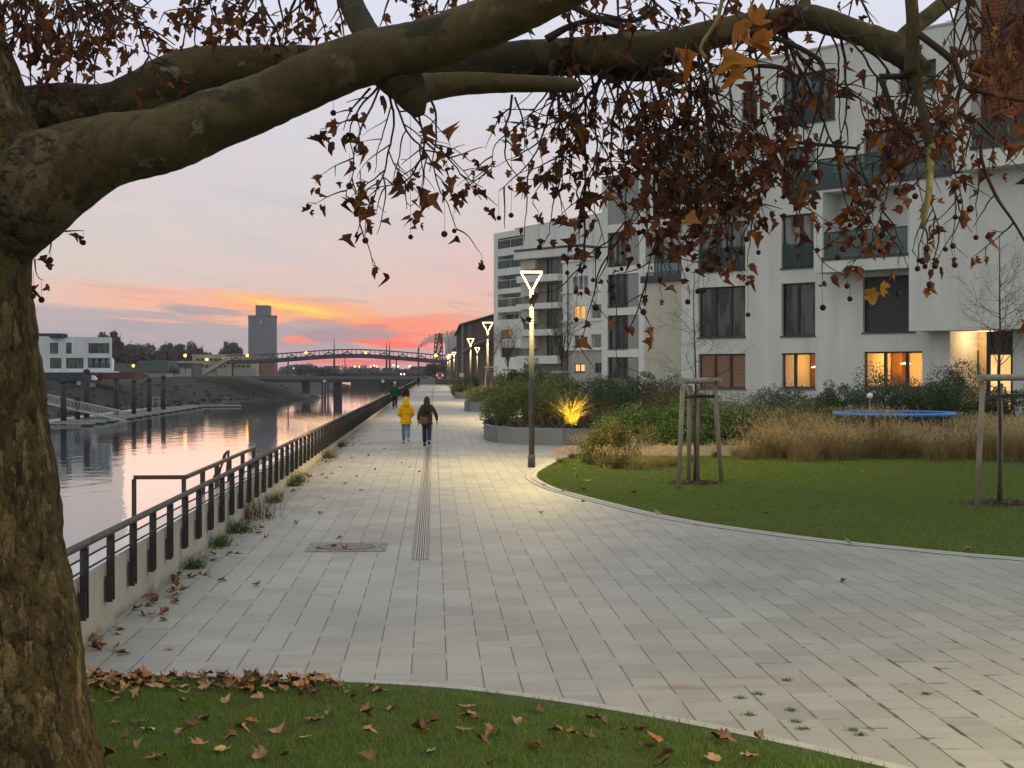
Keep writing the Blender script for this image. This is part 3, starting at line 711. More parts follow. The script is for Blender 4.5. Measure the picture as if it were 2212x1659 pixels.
# recess with the lit cream wall, slatted window and glazed door
ru0, ru1, _, rz1, _ = rec
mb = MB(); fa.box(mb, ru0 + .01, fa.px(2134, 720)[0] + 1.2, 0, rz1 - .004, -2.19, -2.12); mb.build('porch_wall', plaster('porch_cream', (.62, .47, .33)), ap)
q = fa.rect(2083, 2114, 757, 810, -2.1); mb = MB(); fa.box(mb, *q, -2.118, -2.06); sw = mb.build('slatted_window', M_frame, ap)
mb = MB()
for i in range(16):
    z = q[2] + .06 + i * (q[3] - q[2] - .12) / 15.5; fa.box(mb, q[0] + .05, q[0] + (q[1] - q[0]) * .56, z, z + .045, -2.058, -2.045)
mb.build('lit_slats', M_litpale, sw)
q = fa.rect(2131, 2186, 722, 800, -1.0); u0, u1 = q[0], min(q[1], ru1 - .03)
mb = MB(); fa.box(mb, u0, u0 + .16, 0, rz1 - .01, -1.1, -1.0); fa.box(mb, u0 + .16, u1, rz1 - .95, rz1 - .01, -1.1, -1.03); fa.box(mb, u1 - .05, u1, 0, rz1 - .95, -1.1, -1.0); fa.box(mb, (u0 + u1) / 2 - .03, (u0 + u1) / 2 + .03, 0, rz1 - .95, -1.1, -1.02); gd = mb.build('glazed_door', M_frame, ap)
mb = MB(); fa.box(mb, u0 + .16, u1 - .05, .05, rz1 - .96, -1.09, -1.06); mb.build('pane', M_litpale, gd)
pl = bpy.data.lights.new('porch_light', 'POINT'); pl.energy = 55; pl.color = (1, .66, .32); pl.shadow_soft_size = .12
po = bpy.data.objects.new('porch_light', pl); COL.objects.link(po); po.location = fa.P((rec[0] + u0) / 2 + .3, rz1 - .25, -1.2)
def balcony(px0, px1, ytop, ybot, opx0, opx1, oy0, oy1, off, deep, name, wallm, back, bal, gl=True):
    """a box bay standing off the facade with a recessed loggia"""
    u0, z1 = fa.px(px0, ytop, off); _, z0 = fa.px(px0, ybot, off); u1 = fa.px(px1, ytop, off)[0]
    o = fa.rect(opx0, opx1, oy0, oy1, off); mb = MB(); fa.wall(mb, u0, u1, z0, z1, [(*o, deep)], off, off + .02, deep); b_ = mb.build(name, wallm, ap)
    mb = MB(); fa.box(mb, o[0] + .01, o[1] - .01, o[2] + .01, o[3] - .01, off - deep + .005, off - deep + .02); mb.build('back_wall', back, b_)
    if gl:
        mb = MB(); fa.box(mb, o[0] + .02, o[1] - .02, o[2] + .02, o[2] + bal, off - .10, off - .08); mb.build('balustrade', M_balu, b_)
        mb = MB(); fa.box(mb, o[0] + .01, o[1] - .01, o[2] + bal, o[2] + bal + .05, off - .12, off - .06); mb.build('hand_rail', M_frame, b_)
    mb = MB(); fa.box(mb, o[0] - .03, o[1] + .03, o[2] - .16, o[2] - .003, off + .003, off + .03); mb.build('slab_edge', M_slab, b_)
    return b_, o
bb, o = balcony(1758, 1963, 407, 590, 1777, 1961, 416, 556, 1.3, 1.9, 'bay_balcony', M_white, M_warmgrey, 1.0)
q = fa.rect(1866, 1961, 440, 556, -.55); mb = MB(); fa.box(mb, *q[:2], o[2] + .02, q[3], -.575, -.50); dk = mb.build('balcony_door', M_frame, bb)
mb = MB(); fa.box(mb, q[0] + .62 * (q[1] - q[0]), q[1] - .12, o[2] + .1, q[3] - .12, -.499, -.49); mb.build('pane', M_pane, dk)
q = fa.rect(1849, 1858, 463, 476, -.55); mb = MB(); fa.box(mb, *q, -.575, -.45); mb.build('wall_lamp', M_frame, bb)
# terrace on top of that bay: slab and glass rail
tu0, tz = fa.px(1757, 398, 1.3); tu1 = fa.px(2056, 370, 1.3)[0]
mb = MB(); fa.box(mb, tu0, tu1, tz - .28, tz, -.02, 1.36); tr_ = mb.build('terrace', M_slab, ap)
mb = MB(); fa.box(mb, tu0 + .2, tu1 - .05, tz + .01, tz + .98, 1.24, 1.26); fa.box(mb, tu0 + .2, tu0 + .22, tz + .01, tz + .98, .02, 1.24); mb.build('balustrade', M_balu, tr_)
mb = MB(); fa.box(mb, tu0 + .18, tu1 - .04, tz + .98, tz + 1.03, 1.22, 1.28)
for i in range(7): u = tu0 + .2 + i * (tu1 - tu0 - .3) / 6; fa.box(mb, u, u + .035, tz, tz + .98, 1.20, 1.238)
mb.build('hand_rail', M_frame, tr_)
# white chairs and a table on the terrace
M_wp = simple('white_furniture', (.6, .6, .58), .5, .05)
for px_, lb in ((1803, 'white garden chair on the upper terrace beside the table'), (1868, 'white garden table on the upper terrace behind glass')):
    u = fa.px(px_, 380, .7)[0]; p = fa.P(u, tz, .7); t_ = 'garden_chair' if 'chair' in lb else 'garden_table'
    ch = thing(t_, p, lb, 'chair' if 'chair' in lb else 'table')
    w_, hgt = (.45, .45) if 'chair' in lb else (1.0, .72)
    mb = MB(); fa.box(mb, u - w_ / 2, u + w_ / 2, tz + hgt - .04, tz + hgt, .45, .95); mb.build('seat' if hgt < .5 else 'table_top', M_wp, ch)
    for a in (-1, 1):
        for b in (.48, .90):
            mb = MB(); fa.box(mb, u + a * (w_ / 2 - .03) - .02, u + a * (w_ / 2 - .03) + .02, tz, tz + hgt - .041, b - .0, b + .04); mb.build('leg', M_wp, ch)
    if hgt < .5:
        mb = MB(); fa.box(mb, u - .22, u + .22, tz + .46, tz + .9, .46, .49); mb.build('backrest', M_wp, ch)
# left upper loggia bay
lb_, o = balcony(1404, 1592, 288, 467, 1417, 1574, 306, 438, 1.2, 2.0, 'corner_loggia', M_white, M_warmgrey, 1.05)
q = fa.rect(1466, 1560, 318, 437, -.75); mb = MB(); fa.box(mb, *q[:2], o[2] + .02, q[3], -.775, -.70); dk = mb.build('balcony_door', M_frame, lb_)
mb = MB(); fa.box(mb, q[0] + .12, q[1] - .12, o[2] + .1, q[3] - .12, -.699, -.69); mb.build('pane', M_paneblue, dk)
# brick balcony high on the right
M_brick = None
def brick():
    m, t, b = newmat('red_brick'); X, Y, Z = t.xyz(t.pos()); u = t.m('SUBTRACT', t.m('MULTIPLY', X, fa.t.x), t.m('MULTIPLY', Y, -fa.t.y))
    n = t.node('ShaderNodeTexBrick'); t.put(n.inputs['Vector'], t.vec(u, Z)); n.inputs['Scale'].default_value = 1.0
    n.inputs['Color1'].default_value = (.24, .085, .04, 1); n.inputs['Color2'].default_value = (.17, .06, .03, 1); n.inputs['Mortar'].default_value = (.05, .03, .02, 1)
    n.inputs['Brick Width'].default_value = .5; n.inputs['Row Height'].default_value = .15; n.inputs['Mortar Size'].default_value = .016
    bs(t, b, n.outputs[0], .85, .2); return m
br_, o = balcony(2064, 2420, -320, 369, 2098, 2400, -300, 316, 2.3, .75, 'brick_balcony', M_white, brick(), 1.0)
# blank volume to the right, flush with the bay, overhanging the porch
vz0 = fa.px(2020, 714, 1.3)[1]; vz1 = fa.px(2064, 369, 2.3)[1] + .02
mb = MB(); fa.wall(mb, fa.px(1963.5, 600, 1.3)[0], uR - .3, vz0, vz1, [], 1.302, 1.3, .2); mb.build('overhanging_wall', M_white, ap)
# lower wing, set back, with its small balcony
wg = MB(); off = -4.0
wu0 = fa.px(1392, 650, off)[0]; wu1 = fa.px(1480, 650, off)[0]; wz = fa.px(1394, 597, off)[1]
fa.wall(wg, wu0, wu1, 0, wz - .35, [], off, 8, .2); wing = wg.build('lower_wing', M_cream, ap)
mb = MB(); fa.box(mb, wu0 - .15, wu1, wz - .349, wz, off - 8, off + .15); mb.build('slab_edge', M_slab, wing)
ba = wu0 + .7
mb = MB(); fa.box(mb, ba, wu1, wz + .01, wz + 1.3, off - .02, off); mb.build('balustrade', M_balu, wing)
mb = MB(); fa.box(mb, ba, wu1, wz + 1.3, wz + 1.36, off - .04, off + .02)
for q in (.0, .22, .5, .78): u = ba + (wu1 - ba) * q; fa.box(mb, u, u + .06, wz, wz + 1.3, off + .003, off + .03)
fa.box(mb, ba, wu1, wz + .85, wz + .9, off - .9, off - .8); mb.build('hand_rail', M_frame, wing)

# ------------------------------------------------------------------ white and grey panelled house next to it
fb = Fac(D(1300, 700, 113), D(1300, 700, 113) + fa.t * 30)
pn = thing('panelled_house', fb.P(4, 0, 0), 'grey panelled house with white pilaster strips and tall dark windows left of the apartment house', 'building')
hol = [fb.rect(1314, 1357, y0, y1) for y0, y1 in ((504, 576), (593, 664), (681, 755), (771, 815))]
hol2 = [fb.rect(1418, 1434, 496, 568), fb.rect(1434, 1450, 772, 812)]
u0 = fb.px(1301, 600)[0]; u1 = fb.px(1500, 600)[0]; zt_ = fb.px(1301, 386)[1]
mb = MB(); fb.wall(mb, u0, u1, 0, zt_, hol + hol2, 0, 12, .25); mb.build('wall', M_panel, pn)
mb = MB(); fb.box(mb, u0 - .05, u1, zt_, zt_ + .12, -12, .1); mb.build('roof_edge', M_slab, pn)
for a, b in ((1301, 1313.5), (1381, 1395)):
    mb = MB(); fb.box(mb, fb.px(a, 600)[0], fb.px(b, 600)[0], 0, zt_ - .002, .003, .06); mb.build('pilaster', M_white, pn)
zb = [fb.px(1314, y)[1] for y in (494, 584.5, 672.5, 762.5)]
for z in zb:
    for a, b in ((1313.6, 1380.9), (1395.1, 1480)):
        mb = MB(); fb.box(mb, fb.px(a, 600)[0], fb.px(b, 600)[0], z - .32, z + .27, .003, .055); mb.build('floor_band', M_white, pn)
for h in hol: window(fb, pn, h, 3, M_curt if h is hol[0] else M_pane, sill=True, fw=.12, mw=.25, ratios=[.4, .72])
for h in hol2: window(fb, pn, h, 2, M_pane, sill=False, fw=.08)
for h in hol[:3]:
    pass

# ------------------------------------------------------------------ pale old house with cornices
fc = Fac(D(1215, 700, 157), D(1300, 700, 151))
oh = thing('old_house', fc.P(2, 0, 0), 'pale plastered old house with cornice lines and one orange lit window', 'building')
u0 = fc.px(1215.5, 600)[0]; u1 = fc.px(1306, 600)[0]; zt_ = fc.px(1215, 566)[1]; zb_ = fc.px(1215, 755)[1]
H = [fc.rect(1236, 1270, 598, 628), fc.rect(1239, 1264, 661, 690), fc.rect(1276, 1299, 658, 689), fc.rect(1239, 1262, 724, 752), fc.rect(1276, 1299, 722, 752)]
mb = MB(); fc.wall(mb, u0, u1, zb_, zt_, H, 0, 10, .2); mb.build('wall', M_white, oh)
HB = [fc.rect(1239, 1262, 786, 803), fc.rect(1284, 1304, 784, 803)]
mb = MB(); fc.wall(mb, u0 + 1.0, u1, 0, zb_, HB, -.05, 9.9, .2); mb.build('ground_floor', M_warmgrey, oh)
for y in (566, 633, 694.5, 755.5):
    z = fc.px(1215, y)[1]; mb = MB(); fc.box(mb, u0 - .1, u1, z - .11, z + .11, .003, .16); mb.build('cornice', M_white, oh)
M_wf = simple('white_window_frame', (.55, .55, .56), .4, .05)
window(fc, oh, H[0], 3, M_curt, frame=M_wf); window(fc, oh, H[1], 2, M_lit, frame=M_wf, label='orange lit window')
window(fc, oh, H[2], 1, M_curt, frame=M_wf); window(fc, oh, H[3], 2, M_pane, frame=M_wf); window(fc, oh, H[4], 1, M_curt, frame=M_wf)
window(fc, oh, HB[0], 2, M_litpale, off=-.05, label='pale lit ground floor window'); window(fc, oh, HB[1], 2, M_pane, off=-.05)
mb = MB(); a = fc.P(fc.px(1230, 590)[0], fc.px(1230, 584)[1], .2); b = fc.P(fc.px(1230, 590)[0], .2, .2); mb.tube([b, a], .07, 8); mb.build('downpipe', M_slab, oh)

# ------------------------------------------------------------------ brown banded house and tall balcony house behind
M_brown = simple('brown_facade', (.185, .16, .135), .8, .15, .8)
fd = Fac(D(1129, 700, 168), D(1216, 700, 163))
bh = thing('banded_house', fd.P(3, 0, 0), 'brown faced house with broad white balcony bands and a dark flat roof edge', 'building')
u0, u1 = fd.px(1131, 600)[0], fd.px(1217, 600)[0]; um = fd.px(1163, 600)[0]
zr = fd.px(1131, 558)[1]
H = [fd.rect(1181, 1207, a, b) for a, b in ((559, 597), (613, 657), (670, 713), (727, 770))]
mb = MB(); fd.wall(mb, u0, u1, 0, zr, H, 0, 14, .3); mb.build('wall', M_brown, bh)
for i, h in enumerate(H): window(fd, bh, h, 2, M_paneblue if i == 0 else M_pane, sill=False, fw=.1, ratios=[.3])
for y0, y1 in ((597.5, 612), (657.5, 669.5), (713, 726.5), (769, 786)):
    mb = MB(); fd.box(mb, u0 - .2, u1, fd.px(1131, y1)[1], fd.px(1131, y0)[1], .003, .9); mb.build('balcony_band', M_white, bh)
for y0, y1 in ((563, 584), (606, 641), (671, 700), (728, 753)):
    mb = MB(); fd.box(mb, u0 + .1, um, fd.px(1131, y1)[1], fd.px(1131, y0)[1], .003, .5); mb.build('white_panel', M_cream, bh)
ur = fd.px(1262, 540)[0]
mb = MB(); fd.box(mb, u0 - .3, ur, fd.px(1131, 562)[1], fd.px(1131, 546)[1], -10, 1.2); mb.build('roof_fascia', M_white, bh)
mb = MB(); fd.box(mb, u0 - .2, ur + .05, fd.px(1131, 545.9)[1], fd.px(1131, 541)[1], -10, 1.25); mb.build('roof_edge', M_slab, bh)

fe = Fac(D(1066, 700, 236), D(1140, 700, 226))
th = thing('balcony_tower', fe.P(3, 0, 0), 'tall white block of flats with stacked glass railed balconies, farthest of the white houses', 'building')
u0, u1 = fe.px(1066.5, 600)[0], fe.px(1330, 600)[0]
zr = fe.px(1066, 505)[1]; ub = fe.px(1075, 600)[0]; uc = fe.px(1131, 600)[0]
rows = [(518, 540), (556, 583), (598, 626), (637, 665), (676, 692)]
H = [(ub, uc, fe.px(1066, b)[1], fe.px(1066, a)[1], 1.6) for a, b in rows] + [(*fe.rect(1082, 1106, 713, 732), .3), (*fe.rect(1082, 1131, 752, 772), .3)]
mb = MB(); fe.wall(mb, u0, u1, 0, zr, H, 0, 16, 1.6); mb.build('wall', M_white, th)
up0 = fe.px(1112, 500)[0]; zp = fe.px(1112, 497.5)[1]
mb = MB(); fe.box(mb, up0, u1, zr, zp, -16, -.4); mb.build('penthouse', M_white, th)
mb = MB(); fe.box(mb, up0 - .3, u1, zp, zp + .35, -16, -.2); mb.build('roof_edge', M_capm, th)
for i, (a, b) in enumerate(rows):
    z0, z1 = fe.px(1066, b)[1], fe.px(1066, a)[1]
    mb = MB(); fe.box(mb, ub + .1, ub + 2.4, z0 + .05, z1 - .3, -1.58, -1.5); fe.box(mb, ub + 2.9, ub + 3.9, z0 + .05, z1 - .3, -1.58, -1.5); d_ = mb.build('balcony_door', M_frame, th)
    mb = MB(); fe.box(mb, ub + .25, ub + 2.25, z0 + .15, z1 - .45, -1.49, -1.47); mb.build('pane', M_brownlit if i == 3 else M_pane, d_)
    if i < 4:
        mb = MB(); fe.box(mb, ub + .02, uc - .02, z0 + .05, z0 + 1.25, -.08, -.05); g_ = mb.build('balcony_glass', M_balu, th)
        mb = MB(); fe.box(mb, ub, uc, z0 + 1.25, z0 + 1.33, -.1, -.03)
        for q in (.0, .5, .98): fe.box(mb, ub + (uc - ub) * q, ub + (uc - ub) * q + .07, z0, z0 + 1.25, -.04, 0); 
        mb.build('rail', M_wf, g_)
q = fe.rect(1119, 1167, 514, 541, -.35); mb = MB(); fe.box(mb, *q, -.398, -.3); mb.build('penthouse_glazing', M_paneblue, th)
for x0, x1 in ((1209, 1222), (1239, 1252)):
    q = fe.rect(x0, x1, 510, 534, -.35); window(fe, th, q, 1, M_pane, off=-.38, rev=-.02, sill=False, fw=.08)
window(fe, th, H[5][:4], 2, M_brownlit, rev=.3, sill=False, fw=.12); window(fe, th, H[6][:4], 3, M_pane, rev=.3, sill=False, fw=.12)
for x in (1226, 1236):
    u, z = fe.px(x, 497); mb = MB(); fe.box(mb, u, u + .9, zp + .34, zp + .8, -4, -3); mb.build('roof_vent', M_slab, th)

# ------------------------------------------------------------------ brick warehouse at the end of the row
M_wbrick = simple('dark_brick', (.085, .05, .042), .9, .25, 1.2)
M_wsteel = simple('grey_sheet', (.13, .125, .12), .7, .2, .8)
wh = thing('brick_warehouse', D(1030, 800, 300), 'dark brick warehouse with a sloping roof and narrow roof tower behind the small lamps', 'building')
ff = Fac(D(977, 700, 330), D(1080, 700, 285))
def poly_on(fac, pts, o0, o1):
    n = len(pts); mb = MB(); A = [fac.P(*fac.px(x, y), o1) for x, y in pts]; B = [fac.P(*fac.px(x, y), o0) for x, y in pts]
    mb.add(A + B, [tuple(range(n)), tuple(range(n, 2 * n))[::-1]] + [(i, n + i, n + (i + 1) % n, (i + 1) % n) for i in range(n)]); return mb
poly_on(ff, [(990, 826), (990, 725), (1001, 702.5), (1040, 691), (1110, 670), (1110, 826)], -40, 0).build('wall', M_wbrick, wh)
poly_on(ff, [(977, 826), (977, 756), (989.9, 745), (989.9, 826)], -40, .2).build('annex', M_wbrick, wh)
for x0, x1 in ((990.2, 992), (1002, 1006), (1020, 1022)):
    poly_on(ff, [(x0, 825), (x0, 724 if x0 < 1000 else 703), (x1, 722 if x0 < 1000 else 702), (x1, 825)], .01, .5).build('steel_column', M_wsteel, wh)
poly_on(ff, [(989, 726), (1000.5, 702), (1040, 690), (1110, 669.5), (1110, 667.5), (1040, 688), (1000, 699.5), (988.5, 725)][::-1], -40, .8).build('roof', M_wsteel, wh)
poly_on(ff, [(1043.5, 690), (1043.5, 659), (1110, 659), (1110, 670)], -14, -6).build('roof_tower', M_wbrick, wh)
poly_on(ff, [(1042.5, 659), (1042.5, 657.5), (1110, 657.5), (1110, 659)], -14.5, -5.5).build('tower_cap', M_wsteel, wh)
poly_on(ff, [(1012, 760), (1040, 742), (1066, 733), (1066, 736.5), (1040, 746), (1013, 764)], .1, 1.6).build('canopy', M_wsteel, wh)
# ------------------------------------------------------------------ things across the river and beyond
def blockD(name, x0, x1, y0, y1, d, depth, mat, par=None, mb=None):
    """a box whose front face fills the given pixel box at distance d"""
    f = Fac(D(x0, 800, d), D(x1, 800, d)); u0, z1 = f.px(x0, y0); u1, z0 = f.px(x1, y1); own = mb is None; mb = mb or MB()
    f.box(mb, u0, u1, z0, z1, -depth, 0); return mb.build(name, mat, par) if own else f
M_silo = simple('silo_concrete', (.185, .19, .21), .85, .12, .12)
si = thing('grain_silo', D(568, 808, 760), 'tall grey grain silo with a square head house above the far bank', 'silo')
fs_ = Fac(D(537, 800, 760), D(598, 800, 760)); d = 760
c = D(567.5, 800, d + 8); w_ = 30.5 / F * d
mb = MB(); zb, z1 = 0, D(567, 684, d).z
prof = []
pts = [];
for q in range(40):
    a = 2 * math.pi * q / 40; pts.append((c.x + w_ * math.copysign(abs(math.cos(a)) ** .6, math.cos(a)), c.y + w_ * .8 * math.copysign(abs(math.sin(a)) ** .6, math.sin(a))))
mb.prism(pts, 0, z1); mb.build('shaft', M_silo, si)
mb = MB(); mb.prism([(c.x + (x - c.x) * 1.03, c.y + (y - c.y) * 1.03) for x, y in pts], z1, z1 + .8); mb.build('rim', M_silo, si)
blockD('head_house', 552, 580, 659.5, 681, 762, 9, M_silo, si)
blockD('aerial', 554.2, 555, 655, 659.5, 764, .3, M_silo, si)
blockD('opening', 561, 564.5, 690, 699, 753.6, .6, simple('pale_patch', (.4, .4, .4), .7), si)
M_red = simple('faded_red', (.19, .085, .085), .8, .15, .5); M_blue = simple('dull_blue', (.06, .075, .14), .8, .15, .5)
rs = thing('red_shed', D(580, 808, 700), 'faded red shed at the foot of the silo with a dull blue strip', 'shed')
blockD('wall', 563, 591, 778, 812, 700, 12, M_red, rs); blockD('blue_wall', 548, 562.6, 778, 812, 700.5, 10, M_blue, rs)
# yellow factory
M_yel = simple('yellow_render', (.36, .33, .17), .85, .1, .4); M_grey = simple('grey_render', (.28, .28, .27), .85, .1, .4)
yf = thing('yellow_factory', D(480, 808, 520), 'long two storey yellow factory with rows of small dark windows', 'building')
blockD('wall', 415.5, 545, 769, 816, 520, 14, M_yel, yf); blockD('roof', 414, 546, 765.5, 769, 520.5, 15, M_grey, yf)
blockD('ground_floor', 415, 552, 795, 816.5, 519.4, .5, M_grey, yf)
M_dkw = simple('dark_panes', (.05, .055, .065), .3, .2)
M_litw = emit('lit_pane', (1, .85, .5), 1.5)
for i in range(8):
    x = 424 + i * 9.6; y0, y1 = 774, 779; blockD('window', x, x + 6.5, y0, y1, 519.2, .3, M_litw if i in (2, 6) else M_dkw, yf)
for i in range(12):
    x = 424 + i * 9.9; blockD('window', x, x + 6, 787.5, 793, 519.2, .3, M_dkw, yf)
# concrete stair ramp up to the pipe bridge
M_pale = simple('pale_concrete', (.36, .30, .25), .85, .15, .3)
st = thing('stair_ramp', D(450, 810, 500), 'pale concrete stair ramp climbing to the pipe bridge on three piers', 'stairs')
for x0, x1, y0 in ((427, 442, 800), (457, 466, 793), (488, 500, 778)): blockD('pier', x0, x1, y0, 818, 500, 4, M_pale, st)
a, b = D(437, 808, 500), D(494, 774, 500); mb = MB(); mb.bar(a, b, 3.5, 1.3); mb.build('flight', M_pale, st)
a, b = D(420, 808, 501), D(437, 801, 501); mb = MB(); mb.bar(a, b, 3.0, .8); mb.build('lower_flight', M_pale, st)
# pipe bridge
M_brid = simple('blue_grey_steel', (.055, .06, .085), .6, .15, .5)
pb = thing('pipe_bridge', D(700, 810, 500), 'arched blue grey truss footbridge spanning the river on thin legs', 'bridge')
def arch(x): return 768.5 - 13.8 * math.exp(-((x - 760) / 150) ** 2) + max(0, (x - 900)) * .03 + max(0, 560 - x) * .006
xs = list(range(490, 981, 10)); d = 500
T = [D(x, arch(x), d) for x in xs]; B_ = [D(x, arch(x) + 16.5, d) for x in xs]; Bk = [p + Vector((0, 4, 0)) for p in T]; Bb = [p + Vector((0, 4, 0)) for p in B_]
mb = MB()
for L, r in ((T, .16), (B_, .28), (Bk, .16), (Bb, .28)): mb.tube(L, r, 4, smooth=False)
mb.build('chord', M_brid, pb)
mb = MB()
for i in range(len(xs)):
    mb.bar(B_[i], T[i], .2)
    if i % 4 == 0 and i + 2 < len(xs): mb.bar(B_[i], B_[i] * .4 + T[i + 2] * .6 if 0 else T[i + 2] * .75 + B_[i + 2] * .25, .35); 
    if i % 4 == 2 and i + 2 < len(xs): mb.bar(T[i] * .75 + B_[i] * .25, B_[i + 2], .35)
mb.build('truss', M_brid, pb)
mb = MB()
for i in range(len(xs) - 1): mb.hexa([B_[i] + Vector((0, 0, .3)), B_[i + 1] + Vector((0, 0, .3)), Bb[i + 1] + Vector((0, 0, .3)), Bb[i] + Vector((0, 0, .3)), B_[i] + Vector((0, 0, 1.0)), B_[i + 1] + Vector((0, 0, 1.0)), Bb[i + 1] + Vector((0, 0, 1.0)), Bb[i] + Vector((0, 0, 1.0))])
mb.build('deck', M_brid, pb)
mb = MB(); mb.tube([p + Vector((0, 2, .9)) for p in B_], .25, 6); mb.build('pipe', M_brid, pb)
for x, w_ in ((502, 3.2), (622, 2.4), (856, 2.2), (745, 1.2)): blockD('leg', x - w_ / 2, x + w_ / 2, arch(x) + 16, 818 if x > 600 else 818, 500.6, .8, M_brid, pb)
# orange sodium lamps
M_sod = emit('sodium_lamp', (1.0, .27, .03), 14)
M_lpole = simple('thin_pole', (.06, .06, .065), .6)
OR = 'orange lamps on the pipe bridge'
def sodium(x, y, d, base_y, r, label, name='harbour_lamp', mat=None, grp=None, strength=None):
    p = D(x, y, d); b = D(x, base_y, d); o = thing(name, b, label, 'lamp', grp)
    mb = MB(); mb.tube([b, p - Vector((0, 0, r))], .10, 6); mb.build('pole', M_lpole, o)
    mb = MB(); mb.ball(p, r, 10, 8); mb.build('lamp_head', mat or M_sod, o); return o
sodium(534, 768, 498, 784, .42, 'orange lamp on the pipe bridge just left of the silo', grp=OR); sodium(661, 762, 498, 776, .36, 'orange lamp on the pipe bridge right of the silo', grp=OR)
sodium(790, 761.5, 498, 773, .36, 'orange lamp at the crown of the pipe bridge', grp=OR); sodium(941.5, 768, 498, 782, .48, 'orange lamp at the promenade end of the pipe bridge', grp=OR)
sodium(400, 768, 430, 808, .40, 'orange lamp on a pole left of the yellow factory'); sodium(232, 800, 330, 816, .24, 'small orange lamp under the corner of the white house')
sodium(288, 790, 360, 814, .30, 'orange lamp in front of the green roofed barn')
# low road bridge and piles
M_deck = simple('dark_deck', (.035, .037, .042), .7, .2, .3)
lbz = thing('road_bridge', D(700, 822, 430), 'low dark road bridge across the river with railings and block piers', 'bridge')
blockD('deck', 541, 925, 819, 826, 430, 8, M_deck, lbz)
f = blockD('parapet', 530, 925, 812, 819.2, 434, .4, simple('bridge_parapet', (.10, .115, .11), .7, .2, .3), lbz)
for x0, x1, y1 in ((652, 665, 850), (720, 735, 861), (821, 830, 846), (836, 862, 846), (546, 556, 842)): blockD('pier', x0, x1, 825.5, y1, 431, 5, M_deck, lbz)
M_pile = simple('dark_pile', (.030, .030, .033), .7, .3, .6)
PG = 'dark mooring piles'
def pile(x, y0, y1, d, w_, label, grp=PG):
    t_, b_ = D(x, y0, d), D(x, y1, d); b_.z = -5.6 if b_.z < -3 else b_.z - .8; o = thing('mooring_pile', b_, label, 'pile', grp); r = w_ / 2 / F * d
    mb = MB(); mb.tube([Vector((t_.x, t_.y, b_.z)), t_], r, 12); mb.build('shaft', M_pile, o)
    mb = MB(); mb.lathe(t_, [(r * 1.06, -.5), (r * 1.06, .02), (r * .4, .22)], 12); mb.build('cap', M_pile, o)
for x, y0, d_, w_, lb in ((137, 821, 222, 13, 'thick mooring pile under the white house, left one'), (167, 858, 232, 12, 'short stub pile between two tall ones below the white house'), (187, 800, 235, 13, 'tallest mooring pile below the white house'),
                          (251, 815, 250, 11, 'mooring pile standing right of the gangway foot'), (289, 820, 262, 10, 'mooring pile in front of the green bank, second beyond the gangway'), (322, 818, 275, 10, 'mooring pile beside the pontoon ladder frame'),
                          (353, 813, 290, 10, 'farthest mooring pile of the pontoon')):
    pile(x, y0, 802 + (5 + HC) * F / d_, d_, w_, lb)
for x, lb in ((696, 'left of the three thin piles under the road bridge'), (702.5, 'middle of the three thin piles under the road bridge'), (708.5, 'right of the three thin piles under the road bridge')):
    pile(x, 826, 860, 428, 3.4, lb, 'thin piles under the bridge')
M_sign = simple('sign_white', (.6, .6, .6), .5)
for x, lb in ((701, 'white diamond clearance sign left on the road bridge'), (827, 'white diamond clearance sign right on the road bridge')):
    c = D(x, 823.5, 428.5); o = thing('river_sign', c, lb, 'sign'); r = .55
    mb = MB(); mb.hexa([c + Vector(q) * r for q in ((-1, 0, 0), (0, 0, -1), (1, 0, 0), (0, 0, 1), (-1, .15, 0), (0, .15, -1), (1, .15, 0), (0, .15, 1))]); mb.build('board', M_sign, o)
# floating pontoon with finger piers
M_pont = simple('pontoon_planks', (.30, .32, .32), .6, .2, 1.0); M_float = simple('pontoon_float', (.03, .035, .04), .7, .2)
pt = thing('pontoon', G(240, 890, -5), 'long floating pontoon with narrow finger piers along the far bank', 'pontoon')
a, b, c = G(60, 917, -4.7), G(363, 876.5, -4.7), G(521, 876, -4.7)
mb = MB(); mb.bar(a, b, 2.2, .25); mb.bar(b + Vector((-1, 0, 0)), c, 1.6, .25); mb.build('walkway', M_pont, pt)
for i in range(15):
    t_ = (i + .5) / 15.5; p = a.lerp(b, t_); L = 8.5
    mb = MB(); mb.bar(p + Vector((.9, 0, .02)), p + Vector((L, -.6, .02)), .55, .16); mb.build('finger_pier', M_pont, pt)
    mb = MB(); q = p + Vector((L - 1.0, -.6, -.35)); mb.box((q.x - .8, q.y - .6, q.z - .35), (q.x + .8, q.y + .6, q.z + .22)); mb.build('float', M_float, pt)
for i in range(7):
    q = b.lerp(c, (i + .7) / 7.2); mb = MB(); mb.box((q.x - 1.1, q.y - .9, q.z - .7), (q.x + 1.1, q.y + .9, q.z - .13)); mb.build('float', M_float, pt)
M_galv = simple('galvanised', (.34, .35, .36), .5, .1, spec=.4)
gw = thing('gangway', G(200, 880, -4.5), 'galvanised truss gangway sloping down the bank to the pontoon', 'gangway')
a, b = D(60, 862, 232), D(272, 910, 232); a2, b2 = D(60, 843, 232), D(272, 890, 232)
mb = MB(); mb.bar(a, b, 1.4, .2); mb.build('deck', M_galv, gw)
for k in (0, 1):
    o = Vector((0, -.7 + 1.4 * k, 0)); mb = MB(); mb.bar(a2 + o, b2 + o, .12); mb.bar(a + o, b + o, .14)
    for i in range(27):
        t0, t1 = i / 26, min(1, (i + .5) / 26); mb.bar(a.lerp(b, t0) + o, a2.lerp(b2, t1) + o, .06); mb.bar(a2.lerp(b2, t1) + o, a.lerp(b, min(1, (i + 1) / 26)) + o, .06)
    mb.build('side_truss', M_galv, gw)
